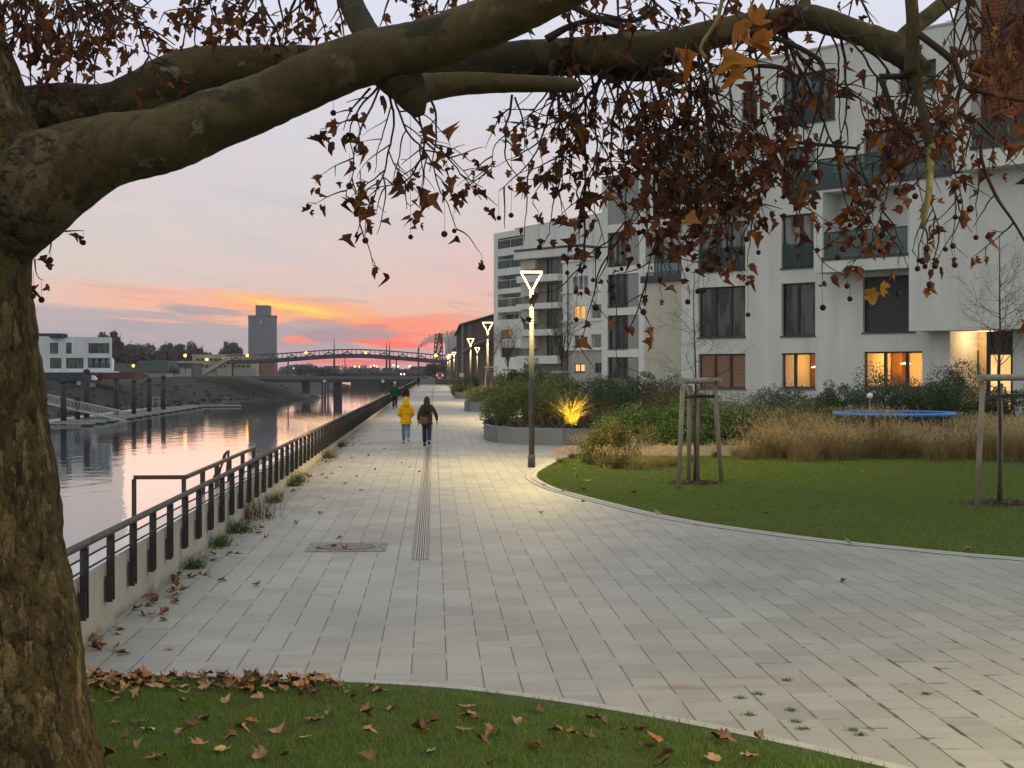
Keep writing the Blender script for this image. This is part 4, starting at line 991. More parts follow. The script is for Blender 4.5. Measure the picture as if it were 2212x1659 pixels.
lf = thing('ladder_frame', D(400, 878, 300), 'thin grey ladder frame on the pontoon beside a pile', 'railing')
mb = MB(); P1, P2, P3, P4 = D(330, 858, 292), D(358, 858, 292), D(330, 877, 292), D(358, 877, 292)
mb.bar(P1, P2, .12); mb.bar(P3, P1, .12); mb.bar(P4, P2, .12); mb.bar(P1.lerp(P3, .5), P2.lerp(P4, .5), .1); m1, m2 = P1.lerp(P2, .45), P3.lerp(P4, .45); mb.bar(m1, m2, .12); mb.build('frame', M_galv, lf)
# white house on stilts
M_wh2 = plaster('white_house_render', (.60, .63, .66)); M_navy = simple('navy_cladding', (.035, .04, .06), .6, .15, .5); M_stilt = simple('stilt_concrete', (.34, .33, .31), .8, .15, .4)
hw = thing('white_house', D(150, 815, 300), 'modern white two storey house raised above the far bank with dark windows', 'house')
d = 300; f = Fac(D(40, 800, d), D(234, 800, d + 12))
R2 = lambda *a: f.rect(*a)
top = [R2(108, 126, 740.5, 764), R2(143, 155, 740.5, 764), R2(191, 236, 741, 763)]
bot = [R2(108, 133, 773, 796), R2(143, 181, 773, 796), (*R2(190, 262, 773, 795), 2.0)]
u0 = f.px(20, 760)[0]; u1 = f.px(234.5, 760)[0]; z0 = f.px(60, 802)[1]; z1 = f.px(60, 726)[1]
u1 = top[2][1] + .6
mb = MB(); f.wall(mb, u0, u1, z0, z1, [R2(75, 79, 740, 763)] + top + bot[:2] + [(bot[2][0], u1 - .4, *bot[2][2:])], 0, 12, .3); mb.build('wall', M_wh2, hw)
for r in top + bot[:2]: window(f, hw, r, 3 if r is top[2] else 1, M_pane, rev=.3, sill=False, fw=.1, mw=.14)
r = bot[2]; mb = MB(); f.box(mb, r[0] + .02, u1 - .42, r[2] + .02, r[2] + 1.1, -.1, -.05); mb.build('balcony_glass', M_balu, hw)
for q in (.1, .35, .6, .9): mb = MB(); uu = r[0] + (u1 - r[0]) * q; f.box(mb, uu, uu + .5, r[2] + .05, r[3] - .1, -1.99, -1.9); mb.build('balcony_door', M_frame, hw)
pass
mb = MB(); f.box(mb, u0, u1 + 1.2, z0 - .28, z0 - .003, -10, .9); mb.build('floor_slab', M_wh2, hw)
blockD('lower_storey', 40, 196, 804.5, 824, 301.5, 8, M_navy, hw); blockD('brown_wall', 196.3, 290, 805, 820, 308, 8, simple('brown_board', (.10, .045, .035), .8, .2, .4), hw)
blockD('base', 60, 195, 824.2, 856, 303, 4, M_stilt, hw); blockD('stilt', 166, 173, 824, 856, 300.6, 1, M_stilt, hw)
f2 = blockD('roof_unit', 83, 134, 720, 729, 304, 3, M_navy, hw); blockD('roof_vent', 139, 144, 722.5, 729, 306, .8, M_navy, hw)
bt = thing('covered_boat', D(202, 816, 299), 'small white covered boat on the bank beside the house', 'boat')
mb = MB(); A = [D(197, 820.5, 299), D(206, 821.5, 299), D(207, 819.5, 299), D(203, 814, 299), D(198, 811, 299)]; mb.add(A + [p + Vector((0, 2, 0)) for p in A], [(0, 1, 2, 3, 4), (9, 8, 7, 6, 5)] + [(i, 5 + i, 5 + (i + 1) % 5, (i + 1) % 5) for i in range(5)]); mb.build('hull', M_wp, bt)
# sheds on the far bank
M_green = simple('green_sheet', (.075, .11, .085), .7, .15, .4); M_slat = simple('pale_boards', (.30, .29, .27), .8, .25, 2, stretch=(4, 1, .2))
gb = thing('green_barn', D(330, 812, 400), 'barn with a green sheet roof over pale board walls', 'barn')
blockD('roof', 302, 363, 780, 803, 400, 12, M_green, gb); blockD('wall', 304, 362, 803.2, 818, 400.6, 10, M_slat, gb)
for x in (308, 315): blockD('door', x, x + 5, 809, 818, 400.3, .2, M_navy, gb)
ls = thing('long_shed', D(390, 805, 450), 'long low grey shed with a bright roof edge behind the barn', 'shed')
blockD('wall', 246, 416, 785, 812, 452, 14, simple('grey_shed', (.10, .10, .10), .8, .2, .3), ls); blockD('roof', 300, 416, 779.5, 784.9, 451, 16, M_grey, ls); blockD('pale_wall', 365, 412, 796, 814, 449, 1, M_grey, ls)  # last block: a paler grey stretch of wall in front
ret = thing('retaining_wall', D(250, 818, 340), 'low pale retaining wall on top of the far bank', 'wall'); blockD('wall_body', 196, 290, 817, 822, 330, 1, M_grey, ret)
# crane, silos, chimney with smoke
M_lat = simple('lattice_steel', (.075, .065, .07), .7)
def lattice(name, base, top, w0, w1, n, r, label, cat, jib=None):
    o = thing(name, base, label, cat); mb = MB(); C4 = [(-1, -1), (1, -1), (1, 1), (-1, 1)]
    lv = [base.lerp(top, i / n) for i in range(n + 1)]; ww = [w0 + (w1 - w0) * i / n for i in range(n + 1)]
    for i in range(n):
        for k in range(4):
            p = lambda j, q: lv[j] + Vector((C4[q % 4][0] * ww[j], C4[q % 4][1] * ww[j], 0))
            mb.bar(p(i, k), p(i + 1, k), r); mb.bar(p(i, k), p(i + 1, k + 1), r * .7); mb.bar(p(i + 1, k), p(i + 1, k + 1), r * .7)
    mb.build('mast', M_lat, o)
    if jib:
        mb = MB()
        for a, b in jib: mb.bar(a, b, r * 1.6)
        mb.build('jib', M_lat, o)
    return o
lattice('harbour_crane', D(945, 815, 620), D(948, 722, 620), 2.2, 1.4, 10, .4, 'rusty lattice harbour crane left of the pale silos', 'crane', [(D(940, 768, 620), D(950, 719, 620)), (D(936, 790, 620), D(955, 748, 620)), (D(955, 748, 620), D(950, 719, 620))])
lattice('tower_crane', D(494, 785, 800), D(486, 738, 800), .9, .5, 8, .35, 'thin distant crane jib left of the silo', 'crane')
cs = thing('cement_silos', D(973, 800, 700), 'pale cement silos with three thin chimneys beyond the warehouse', 'silo')
M_cem = simple('cement_grey', (.28, .28, .29), .85, .15, .2)
for x, y in ((966, 727), (974.5, 725), (981.5, 727)):
    c = D(x, 810, 700); mb = MB(); mb.tube([c, D(x, y, 700)], 4.2 / F * 700, 12); s_ = mb.build('silo_tube', M_cem, cs)
    mb = MB(); mb.tube([D(x, y, 700), D(x, y - 11, 700)], .16, 6); mb.build('chimney', M_lat, s_)
cm_ = thing('smoking_chimney', D(904, 800, 900), 'thin chimney trailing a plume of pale smoke', 'chimney')
mb = MB(); mb.tube([D(904, 815, 900), D(904, 751, 900)], .5, 8); mb.build('stack', M_lat, cm_)
def smoke():
    m, t, b = newmat('smoke'); bs(t, b, (.42, .43, .46), 1.0, 0.0)
    lw = t.node('ShaderNodeLayerWeight'); lw.inputs[0].default_value = .5
    tr = t.node('ShaderNodeBsdfTransparent'); mx = t.node('ShaderNodeMixShader')
    a = t.m('MULTIPLY', t.m('POWER', t.m('SUBTRACT', 1.0, lw.outputs['Facing']), 1.6), t.ramp(t.noise(t.pos(), .08, 4), [(.3, .35), (.7, 1.0)]))
    t.put(mx.inputs[0], a); t.l.new(tr.outputs[0], mx.inputs[1]); t.l.new(b.outputs[0], mx.inputs[2]); t.l.new(mx.outputs[0], t.n['Material Output'].inputs[0]); return m
mb = MB(); path = [(904, 751, .5), (908, 747, 1.0), (914, 742, 1.7), (921, 737, 2.4), (930, 733, 2.9), (940, 732, 3.2), (952, 731, 3.5), (962, 729, 3.4), (975, 724, 3.0), (990, 717, 1.5)]
sm = smooth([D(x, y, 900) for x, y, r in path], 4); rr = np.interp(np.linspace(0, 1, len(sm)), np.linspace(0, 1, len(path)), [r for *_, r in path])
mb.tube(sm, [r * (1 + .25 * math.sin(i * 1.7)) for i, r in enumerate(rr)], 14)
o = mb.build('smoke', smoke()); tag(o, 'pale smoke plume drifting right from the thin chimney', 'smoke', kind='stuff')
# distant rooftops and lights beyond the bridge
M_far = [simple('far_wall_grey', (.11, .11, .125), .9, .1, .1), simple('far_wall_tan', (.22, .19, .15), .9, .1, .1), simple('far_wall_dark', (.06, .06, .07), .9, .1, .1), simple('far_wall_pale', (.22, .22, .24), .9, .1, .1)]
for x0, x1, y0, d_, m_, lb in ((625, 652, 790, 900, 3, 'pale distant shed beyond the bridge left of the trees'), (668, 690, 800, 880, 0, 'teal grey distant hut by the road bridge'), (758, 782, 798, 900, 1, 'tan distant house behind the bridge deck'), (792, 815, 800, 950, 1, 'low tan distant building near the bridge middle'),
                               (828, 846, 796, 950, 2, 'dark distant hall behind the bridge leg'), (862, 884, 799, 900, 1, 'tan distant box building right of the bridge leg'), (885, 925, 793, 920, 0, 'grey distant hall with a low roof near the warehouse'), (700, 730, 792, 1000, 3, 'pale distant factory behind the bushes'), (926, 965, 788, 800, 2, 'dark distant shed at the promenade end')):
    o = thing('distant_building', D((x0 + x1) / 2, 812, d_), lb, 'building', 'distant buildings beyond the bridge'); blockD('wall', x0, x1, y0, 817, d_, 12, M_far[m_], o); blockD('roof', x0 - .6, x1 + .6, y0 - 1.6, y0 - .05, d_ - .5, 13, M_far[2], o)
for x, y0, lb in ((835, 741, 'thin distant mast beyond the bridge'), (842, 738, 'taller thin distant mast beside the other'), (722, 732, 'single distant pole above the pipe bridge')):
    o = thing('distant_mast', D(x, 800, 850), lb, 'mast'); mb = MB(); mb.tube([D(x, 812, 850), D(x, (y0 + 800) / 2, 850), D(x, y0, 850)], [.8, .5, .15], 6); mb.build('shaft', M_lat, o)
M_lamp2 = emit('yellow_far_lamp', (1, .60, .18), 3.5); M_lampw = emit('white_far_lamp', (1, .9, .7), 3)
for i, (x, y, m_) in enumerate(((635, 825, 1), (766, 817, 0), (776, 817, 0), (801, 817, 0), (814, 817, 0), (808, 812, 1), (860, 817, 1), (884, 817, 0), (931, 816, 0), (886, 801, 1), (850, 799, 1), (660, 824, 1))):
    y = (y - 802) * .45 + 785 if y > 810 else y - 10
    sodium(x, y, 780, 812, .42, 'small %s light among the dark trees beyond the bridge' % ('white' if m_ else 'yellow'), 'distant_lamp', M_lampw if m_ else M_lamp2, 'distant lamps beyond the bridge')
# cars beyond
M_head = emit('head_light', (1, .8, .72), 9); M_tail = emit('tail_light', (1, .06, .05), 4)
M_car = simple('dark_car_paint', (.05, .05, .055), .3, .1, spec=.6)
def car(x, y, d_, label, lm, n_):
    b = D(x, y, d_); o = thing('car', b, label, 'car'); s = 2.0
    mb = MB(); mb.add([b + Vector(q) for q in ((-.9, -2, .3), (.9, -2, .3), (.9, 2, .3), (-.9, 2, .3), (-.9, -2, .85), (.9, -2, .85), (.9, 2, .85), (-.9, 2, .85), (-.75, -1.2, 1.4), (.75, -1.2, 1.4), (.75, .9, 1.4), (-.75, .9, 1.4))],
                      [(3, 2, 1, 0), (0, 1, 5, 4), (1, 2, 6, 5), (2, 3, 7, 6), (3, 0, 4, 7), (4, 5, 9, 8), (5, 6, 10, 9), (6, 7, 11, 10), (7, 4, 8, 11), (8, 9, 10, 11)]); mb.build('body', M_car, o)
    for a in (-.6, .6):
        mb = MB(); mb.ball(b + Vector((a, -2.02, .68)), .2, 8, 6); mb.build(n_, lm, o)
    for ax in (-.85, .85):
        for ay in (-1.3, 1.3):
            mb = MB(); mb.tube([b + Vector((ax - .1, ay, .32)), b + Vector((ax + .1, ay, .32))], .32, 12); mb.build('wheel', M_coll, o)
car(870, 812.5, 560, 'distant car facing this way with glaring headlights on the bridge road', M_head, 'headlight')
car(950, 817.5, 330, 'dark car with red tail lights at the far end of the promenade', M_tail, 'tail_light')
# end of the promenade: low walls, steps, planting wall
M_lowwall = simple('low_wall_concrete', (.22, .22, .215), .8, .15, .6)
ew = thing('end_wall', (1, 300, 0), 'low grey wall with a step closing the far end of the promenade', 'wall')
mb = MB(); mb.box((-3.3, 300, 0), (3.2, 301, .65)); mb.build('lower_step', M_lowwall, ew)
mb = MB(); mb.box((-3.0, 304, 0), (3.6, 305, 1.15)); mb.build('upper_step', M_lowwall, ew)
mb = MB(); mb.box((.2, 299.2, 0), (3.6, 299.9, 1.05)); mb.build('side_block', simple('brown_block', (.10, .075, .06), .8), ew)
# ------------------------------------------------------------------ the old plane tree in front
def bark_mat(name, rough_bark):
    m, t, b = newmat(name); p = t.pos()
    big = t.noise(p, 3.2, 5, .6, .6); v = t.node('ShaderNodeTexVoronoi', feature='F1'); t.put(v.inputs['Vector'], t.mix(.35, p, t.node('ShaderNodeTexNoise').outputs[1]) if 0 else t.scl(p, (1, 1, .55))); v.inputs['Scale'].default_value = 19.0 if rough_bark else 15.0
    pw = t.node('ShaderNodeVectorMath', operation='ADD'); t.put(pw.inputs[0], t.scl(p, (1, 1, .42))); nz = t.node('ShaderNodeTexNoise'); t.put(nz.inputs['Vector'], p); nz.inputs['Scale'].default_value = 6.0; nz.inputs['Detail'].default_value = 4; t.put(pw.inputs[1], t.scl(nz.outputs['Color'], (.16, .16, .16))); t.put(v.inputs['Vector'], pw.outputs[0])
    cell = t.xyz(v.outputs['Color'])[0]
    if rough_bark:
        c = t.ramp(cell, [(0, (.054, .039, .020)), (.4, (.086, .062, .027)), (.65, (.074, .060, .023)), (.85, (.130, .094, .043)), (1, (.185, .132, .068))], 'LINEAR')
        c = t.mix(t.sstep(t.noise(t.scl(p, (1, 1, .5)), 3.5, 4, .6, .5), .60, .68), c, (.22, .150, .075))
        c = t.mix(t.m('MULTIPLY', t.sstep(t.noise(t.scl(p, (1, 1, .22)), 15, 5, .6, 1.2), .53, .64), .85), c, (.018, .013, .009))
        c = t.mix(t.sstep(big, .52, .66), c, (.035, .026, .016)); c = t.mix(t.sstep(t.noise(p, 2.1, 4), .55, .68), c, (.085, .075, .022))
        h = t.m('ADD', t.m('MULTIPLY', t.noise(t.scl(p, (1, 1, .4)), 12, 6, .65, .8), 1.0), t.m('MULTIPLY', v.outputs['Distance'], -.6))
        c = t.mix(t.m('MULTIPLY', t.sstep(t.noise(t.scl(p, (1, 1, .3)), 42, 4, .65, .8), .56, .66), .7), c, (.014, .010, .007)); c = t.mix(t.m('MULTIPLY', t.sstep(t.noise(t.scl(p, (1, 1, .4)), 27, 3, .6), .62, .68), .6), c, (.20, .15, .085))
        bs(t, b, t.mix(1.0, c, t.ramp(t.noise(p, 60, 4, .7), [(.25, .6), (.75, 1.4)]), 'MULTIPLY'), .9, .15, normal=t.bump(h, 1.0, .06))
    else:
        c = t.mix(t.sstep(big, .40, .62), (.055, .043, .019), (.088, .066, .028))
        c = t.mix(t.sstep(t.noise(p, 1.4, 4, .6, .8), .56, .62), c, (.034, .030, .016))
        c = t.mix(t.sstep(t.noise(p, 3.3, 3, .5, .3), .60, .64), c, (.115, .092, .045))
        sp_ = t.m('MULTIPLY', t.sstep(t.noise(p, 7.5, 3, .5), .62, .65), t.sstep(t.noise(p, 1.1, 2), .48, .58)); c = t.mix(sp_, c, (.16, .145, .09))
        px_ = t.xyz(p)[0]; near = t.m('SUBTRACT', 1.0, t.sstep(t.m('ADD', px_, t.m('MULTIPLY', big, .6)), -1.95, -1.35))
        fl = t.ramp(cell, [(0, (.042, .031, .017)), (.5, (.066, .050, .023)), (1, (.125, .092, .048))])
        fl = t.mix(t.m('MULTIPLY', t.sstep(t.noise(p, 13, 5, .6, 1.2), .53, .62), .85), fl, (.016, .012, .008)); c = t.mix(near, c, fl)
        ht = t.m('ADD', t.m('MULTIPLY', t.noise(p, 22, 5, .6), .35), t.m('MULTIPLY', near, t.m('SUBTRACT', t.noise(p, 11, 6, .65, .8), t.m('MULTIPLY', v.outputs['Distance'], .8))))
        bs(t, b, t.mix(1.0, c, t.ramp(t.noise(p, 30, 4, .7), [(.25, .75), (.75, 1.25)]), 'MULTIPLY'), .85, .2, normal=t.bump(ht, .75, .035))
    return m
M_bark = bark_mat('plate_bark', True); M_limb = bark_mat('smooth_bark', False)
M_twig = simple('twig_bark', (.040, .026, .020), .85, .3, 9)
M_litpeel = simple('lit_peeled_twig', (.20, .165, .06), .7, .45, 14)  # peeling bark with yellow lamp light put into its colour
root_p = D(-40, 1720, 8.6); root_p.z = 0.0
pt_ = thing('plane_tree', root_p, 'old plane tree with flaking bark, long limbs, brown leaves and hanging seed balls', 'tree')

def rough_tube(name, pts, mat, sides, per, amp, plate, seed):
    """pts: (x, y, radius px, depth); a limb grown through them with an uneven surface"""
    P = smooth([D(x, y, d) for x, y, r, d in pts], per); n = len(P)
    rr = np.interp(np.linspace(0, len(pts) - 1, n), range(len(pts)), [r * d / F for x, y, r, d in pts])
    mb = MB(); mb.tube(P, list(rr), sides)
    for i in range(n):
        for j in range(sides):
            k = i * sides + j; v = mb.v[k]; ax = (v - P[i]); L = ax.length
            if L < 1e-6: continue
            q = v + Vector((seed, 0, 0))
            dlt = amp * mnoise.noise(q * 1.7) + plate * (abs(mnoise.noise(Vector((q.x * 8, q.y * 8, q.z * 3)))) * 1.6 + .7 * mnoise.noise(Vector((q.x * 22, q.y * 22, q.z * 11))))
            mb.v[k] = v + ax / L * dlt
    return mb.build(name, mat, pt_)
rough_tube('trunk', [(70, 1990, 245, 8.6), (12, 1760, 215, 8.6), (-8, 1600, 208, 8.6), (-28, 1400, 194, 8.6), (-58, 1200, 184, 8.6), (-72, 1050, 184, 8.6), (-92, 900, 178, 8.6), (-106, 760, 176, 8.6), (-118, 620, 178, 8.6), (-118, 480, 190, 8.6), (-105, 340, 190, 8.6), (-130, 160, 150, 8.7), (-180, -20, 120, 8.8)], M_bark, 72, 22, .03, .022, 0.0)
rough_tube('limb', [(-110, 560, 90, 8.6), (-30, 470, 128, 8.55), (60, 410, 118, 8.5), (140, 366, 98, 8.5), (235, 326, 82, 8.45), (350, 305, 70, 8.4), (450, 265, 66, 8.4), (553, 226, 65, 8.35), (653, 178, 62, 8.3), (753, 137, 59, 8.25), (840, 114, 57, 8.2), (930, 94, 57, 8.1), (1020, 62, 57, 8.0), (1106, 26, 57, 7.9), (1200, -22, 55, 7.8), (1330, -90, 52, 7.7)], M_limb, 40, 12, .022, .007, 3.0)
rough_tube('limb', [(-60, 330, 80, 8.9), (40, 262, 66, 9.0), (140, 234, 54, 9.05), (230, 226, 47, 9.1), (300, 200, 47, 9.15), (360, 172, 48, 9.2), (430, 148, 46, 9.25), (520, 140, 42, 9.3), (620, 138, 40, 9.35), (760, 142, 38, 9.4), (900, 146, 36, 9.4), (1020, 138, 38, 9.4), (1140, 125, 40, 9.4), (1273, 120, 41, 9.35), (1356, 108, 35, 9.3), (1440, 103, 34, 9.25), (1506, 84, 30, 9.2), (1573, 66, 30, 9.1), (1659, 50, 27, 9.0), (1749, 39, 25, 8.9), (1819, 58, 23, 8.8), (1880, 79, 24, 8.7), (1925, 100, 28, 8.6), (1962, 128, 22, 8.5), (2000, 150, 11, 8.4)], M_limb, 28, 10, .018, .006, 5.0)
rough_tube('limb', [(820, 130, 44, 8.35), (880, 190, 36, 8.7), (930, 188, 30, 8.9), (1000, 180, 24, 9.0), (1100, 180, 19, 9.0), (1190, 182, 18, 8.95), (1236, 184, 17, 8.9), (1243, 184, 11, 8.9)], M_limb, 24, 8, .01, .003, 9.0)
rough_tube('burl', [(860, 150, 46, 8.25), (880, 190, 42, 8.3), (895, 222, 30, 8.3), (905, 250, 13, 8.3)], M_limb, 24, 8, .012, .006, 11.0)
rough_tube('branch', [(810, 100, 30, 8.4), (785, 60, 27, 8.6), (760, 10, 27, 8.8), (740, -50, 25, 9.0)], M_limb, 20, 6, .006, .002, 13.0)
rough_tube('branch', [(1300, 150, 22, 9.4), (1360, 158, 18, 9.5), (1420, 160, 16, 9.5), (1480, 172, 11, 9.5)], M_limb, 16, 6, .008, .004, 15.0)
rough_tube('branch', [(1930, 104, 18, 8.6), (1960, 70, 16, 8.7), (2010, 32, 17, 8.8), (2060, -10, 17, 8.9), (2120, -60, 17, 9.0)], M_limb, 16, 6, .006, .002, 17.0)
rough_tube('branch', [(1745, 40, 12, 8.9), (1740, 10, 12, 9.0), (1738, -40, 11, 9.1)], M_limb, 12, 5, .003, .001, 19.0)
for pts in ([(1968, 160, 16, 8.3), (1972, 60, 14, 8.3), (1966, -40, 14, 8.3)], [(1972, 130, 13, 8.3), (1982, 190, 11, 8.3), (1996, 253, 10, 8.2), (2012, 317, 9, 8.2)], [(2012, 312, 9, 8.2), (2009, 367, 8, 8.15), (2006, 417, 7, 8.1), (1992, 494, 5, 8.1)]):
    rough_tube('branch', pts, M_litpeel if pts[0][1] > 300 else M_limb, 12, 6, .003, .0015, 21.0)
TW = MB(); LEAF = []; BALL = []; STEM = MB(); TWP = []
def wander(x, y, ang, L, d, r, depth=0, curl=0.0, grav=.03, leaf=1.0):
    """one twig drawn in steps from (x, y); spawns side twigs, leaves and seed balls"""
    n = max(3, int(L / 14)); st = L / n; pts = [(x, y, d)]; a = ang
    for i in range(n):
        a += random.gauss(curl, .15); g_ = math.atan2(math.sin(math.pi / 2 - a), math.cos(math.pi / 2 - a)); a += g_ * grav
        x += math.cos(a) * st; y += math.sin(a) * st; d += random.gauss(0, .04); pts.append((x, y, d)); TWP.append((x, y, d))
        f = (i + 1) / n
        if depth < 2 and random.random() < (.25 if depth == 0 else .15) and i > 0:
            wander(x, y, a + random.choice((-1, 1)) * random.uniform(.5, 1.1), L * random.uniform(.22, .5) * (1.1 - .4 * f), d, r * .62, depth + 1, 0, grav * 1.2, leaf)
        if random.random() < leaf * (.16 + .34 * f): LEAF.append((x, y, d))
        if random.random() < .05 + .035 * depth: BALL.append((x, y, d))
    if random.random() < leaf: LEAF.append((x, y, d))
    if random.random() < leaf * .6: LEAF.append((x + random.uniform(-14, 14), y + random.uniform(-6, 14), d))
    TW.tube([D(*p) for p in pts], [r * .82 * pts[0][2] / F * (1 - .75 * i / n) + .0007 for i in range(n + 1)], 4 if r < 3 else 6)
def cluster(x0, x1, y0, y1, n, ang, L, r, d0, d1, leaf=1.0, grav=.05):
    for _ in range(n):
        wander(random.uniform(x0, x1), random.uniform(y0, y1), ang + random.gauss(0, .35), L * random.uniform(.65, 1.2), random.uniform(d0, d1), r * random.uniform(.8, 1.2), 0, random.gauss(0, .02), grav, leaf)
DN = math.pi / 2
LX = [1020, 1140, 1273, 1440, 1573, 1659, 1749, 1819, 1880, 1950, 2000]; LY = [138, 125, 120, 103, 67, 50, 39, 58, 79, 110, 150]; LD = [9.4, 9.4, 9.35, 9.25, 9.1, 9.0, 8.9, 8.8, 8.7, 8.6, 8.4]
def from_limb(x0, x1, n, ang, L, r, leaf=1.0, grav=.05):
    for _ in range(n):
        x = random.uniform(x0, x1); y = np.interp(x, LX, LY) + random.uniform(0, 16); wander(x, y, ang + random.gauss(0, .42), L * random.uniform(.6, 1.2), np.interp(x, LX, LD) + random.gauss(0, .12), r * random.uniform(.8, 1.25), 0, random.gauss(0, .02), grav, leaf)
def from_twigs(x0, x1, y0, y1, n, ang, L, r, leaf=1.0, grav=.04):
    c = [p for p in TWP if x0 < p[0] < x1 and y0 < p[1] < y1]
    for p in random.sample(c, min(n, len(c))): wander(p[0], p[1], ang + random.gauss(0, .5), L * random.uniform(.6, 1.2), p[2], r * random.uniform(.8, 1.2), 1, random.gauss(0, .02), grav, leaf)
# thin veil under the burl
for (x, y, a, L) in ((815, 190, 2.15, 170), (820, 190, 1.85, 250), (835, 185, 1.5, 330), (850, 200, 1.35, 330), (905, 250, 1.35, 240), (880, 230, 1.2, 260), (800, 190, 2.3, 110), (930, 215, 1.0, 160)):
    wander(x, y, a, L, random.uniform(8.1, 8.6), 3.2, 0, 0, .035, .62)
wander(1106, 205, 1.75, 210, 8.8, 3.2, 1, .0, .03, .5); wander(1112, 210, 1.4, 120, 8.9, 2.6, 1, 0, .03, .6)
from_limb(1120, 1330, 10, DN, 290, 3.0, .62)
from_limb(1300, 1480, 12, DN, 350, 3.2, .72)
from_limb(1420, 1700, 14, DN, 360, 3.4, .95)
from_limb(1680, 1980, 9, DN - .1, 360, 3.2, .5)
cluster(2080, 2260, -40, 30, 9, DN, 300, 3.4, 7.8, 9.2, .7); from_limb(1930, 2000, 5, DN - .5, 330, 3.2, .6)
from_twigs(1400, 1720, 220, 380, 9, DN, 190, 2.3, .95); from_twigs(1120, 1400, 220, 380, 7, DN, 150, 2.2, .7); from_twigs(1700, 2212, 200, 420, 7, DN, 180, 2.3, .6)
cluster(1990, 2260, -40, 20, 7, DN, 180, 3.0, 7.8, 9.2, .9)
# long low strands in front of the houses
from_twigs(1240, 1420, 360, 520, 8, DN, 260, 2.4, .5, .02); from_twigs(1300, 1420, 480, 640, 3, DN, 170, 2.2, .6, .02); from_twigs(1480, 1760, 380, 480, 7, DN, 150, 2.2, .55, .02); from_twigs(1780, 2000, 380, 500, 4, DN, 110, 2.0, .45, .02); from_twigs(2050, 2200, 380, 480, 4, DN - .4, 140, 2.0, .35, .02)
# right hand woody branches
for pts in ([(1985, 73, 8, 8.2), (2059, 133, 8, 8.2), (2078, 180, 7, 8.2), (2126, 200, 6, 8.2), (2240, 222, 5, 8.2)], [(2078, 180, 5, 8.2), (2066, 235, 4, 8.2), (2110, 262, 4, 8.2), (2150, 300, 3, 8.2)], [(1900, 165, 7, 8.4), (1975, 165, 7, 8.4)], [(1903, 170, 7, 8.4), (1925, 230, 5, 8.4), (1940, 270, 4, 8.4), (1975, 300, 3, 8.4)], [(2012, 310, 5, 8.2), (2040, 270, 5, 8.2), (2075, 235, 4, 8.2), (2110, 190, 4, 8.2)],
            [(2125, 290, 4, 8.1), (2120, 340, 4, 8.1), (2150, 420, 4, 8.1), (2190, 480, 3, 8.1), (2225, 540, 3, 8.1)], [(1659, 75, 6, 8.8), (1740, 110, 6, 8.8), (1780, 150, 5, 8.8), (1760, 250, 4, 8.8)], [(1560, 140, 5, 8.8), (1680, 145, 5, 8.8), (1730, 170, 4, 8.8)], [(1690, 305, 4, 8.8), (1800, 315, 4, 8.8), (1850, 320, 3, 8.8)], [(1350, 60, 8, 9.2), (1290, 40, 8, 9.2), (1230, 10, 8, 9.3)], [(1180, 85, 10, 9.2), (1235, 55, 7, 9.2), (1310, 38, 6, 9.2), (1370, 45, 5, 9.2), (1420, 10, 4, 9.2)]):
    TW.tube(smooth([D(x, y, d) for x, y, r, d in pts], 5), list(np.interp(np.linspace(0, len(pts) - 1, (len(pts) - 1) * 5 + 1), range(len(pts)), [r * d / F for x, y, r, d in pts])), 7)
    for x, y, r, d in pts[1:]: wander(x, y, random.uniform(.6, 2.4), random.uniform(60, 150), d, 2.4, 1, 0, .05, .7)
# upper left mass and the fringe along the top edge
cluster(-60, 300, -120, 20, 34, DN, 190, 4.0, 8.4, 10.5, .9, .02); cluster(-40, 220, -20, 80, 14, DN - .3, 150, 3.2, 8.6, 10.2, .9, .02)
cluster(380, 560, -110, -20, 9, DN, 150, 3.6, 8.6, 10, .8, .02); cluster(520, 740, -110, -10, 16, DN, 150, 3.6, 8.8, 10.2, .95, .02)
cluster(830, 1050, -110, -30, 12, DN, 130, 3.6, 8.8, 10, .9, .02); cluster(1180, 1560, -110, -20, 16, DN, 140, 3.6, 8.8, 10, .8, .02)
cluster(1560, 1960, -120, -30, 14, DN, 140, 3.6, 8.4, 9.8, .8, .02)
for (x, y, a, L) in ((390, 110, -1.0, 150), (333, 160, -.9, 60), (310, 110, .2, 90), (140, 500, 0.0, 40), (110, 520, DN, 30), (75, 560, DN, 40)): wander(x, y, a, L, 8.6, 2.2, 1, 0, .0, .6)
TW.build('twig', M_twig, pt_).__setitem__('kind', 'stuff')
# leaves: four lobed shapes, curled differently
OUT = [(0, 0), (.20, -.07), (.46, .06), (.42, .22), (.62, .43), (.43, .50), (.33, .60), (.22, .76), (0, 1.0), (-.20, .75), (-.34, .58), (-.42, .47), (-.60, .40), (-.42, .22), (-.47, .05), (-.18, -.07)]
def leaf_variant(seed, curl, fold):
    r_ = random.Random(seed); P = [(x * r_.uniform(.7, 1.2) + .12 * curl * y * y, y * r_.uniform(.85, 1.12)) for x, y in OUT]
    P = [(0, .36)] + P; v = []
    for x, y in P:
        z = fold * abs(x) ** 1.3 * 1.4 + curl * (y - .35) ** 2 * 1.3 + r_.uniform(-.05, .05) * (abs(x) + .15) + .12 * math.sin(7 * x + seed) * abs(x)
        v.append((x * (1 - .35 * abs(fold)), y - .02, z))
    return np.array(v, np.float32)
LV = [leaf_variant(1, .6, .7), leaf_variant(2, -.8, 1.0), leaf_variant(3, 1.2, -.6), leaf_variant(4, -.5, 1.35), leaf_variant(5, .9, .4)]
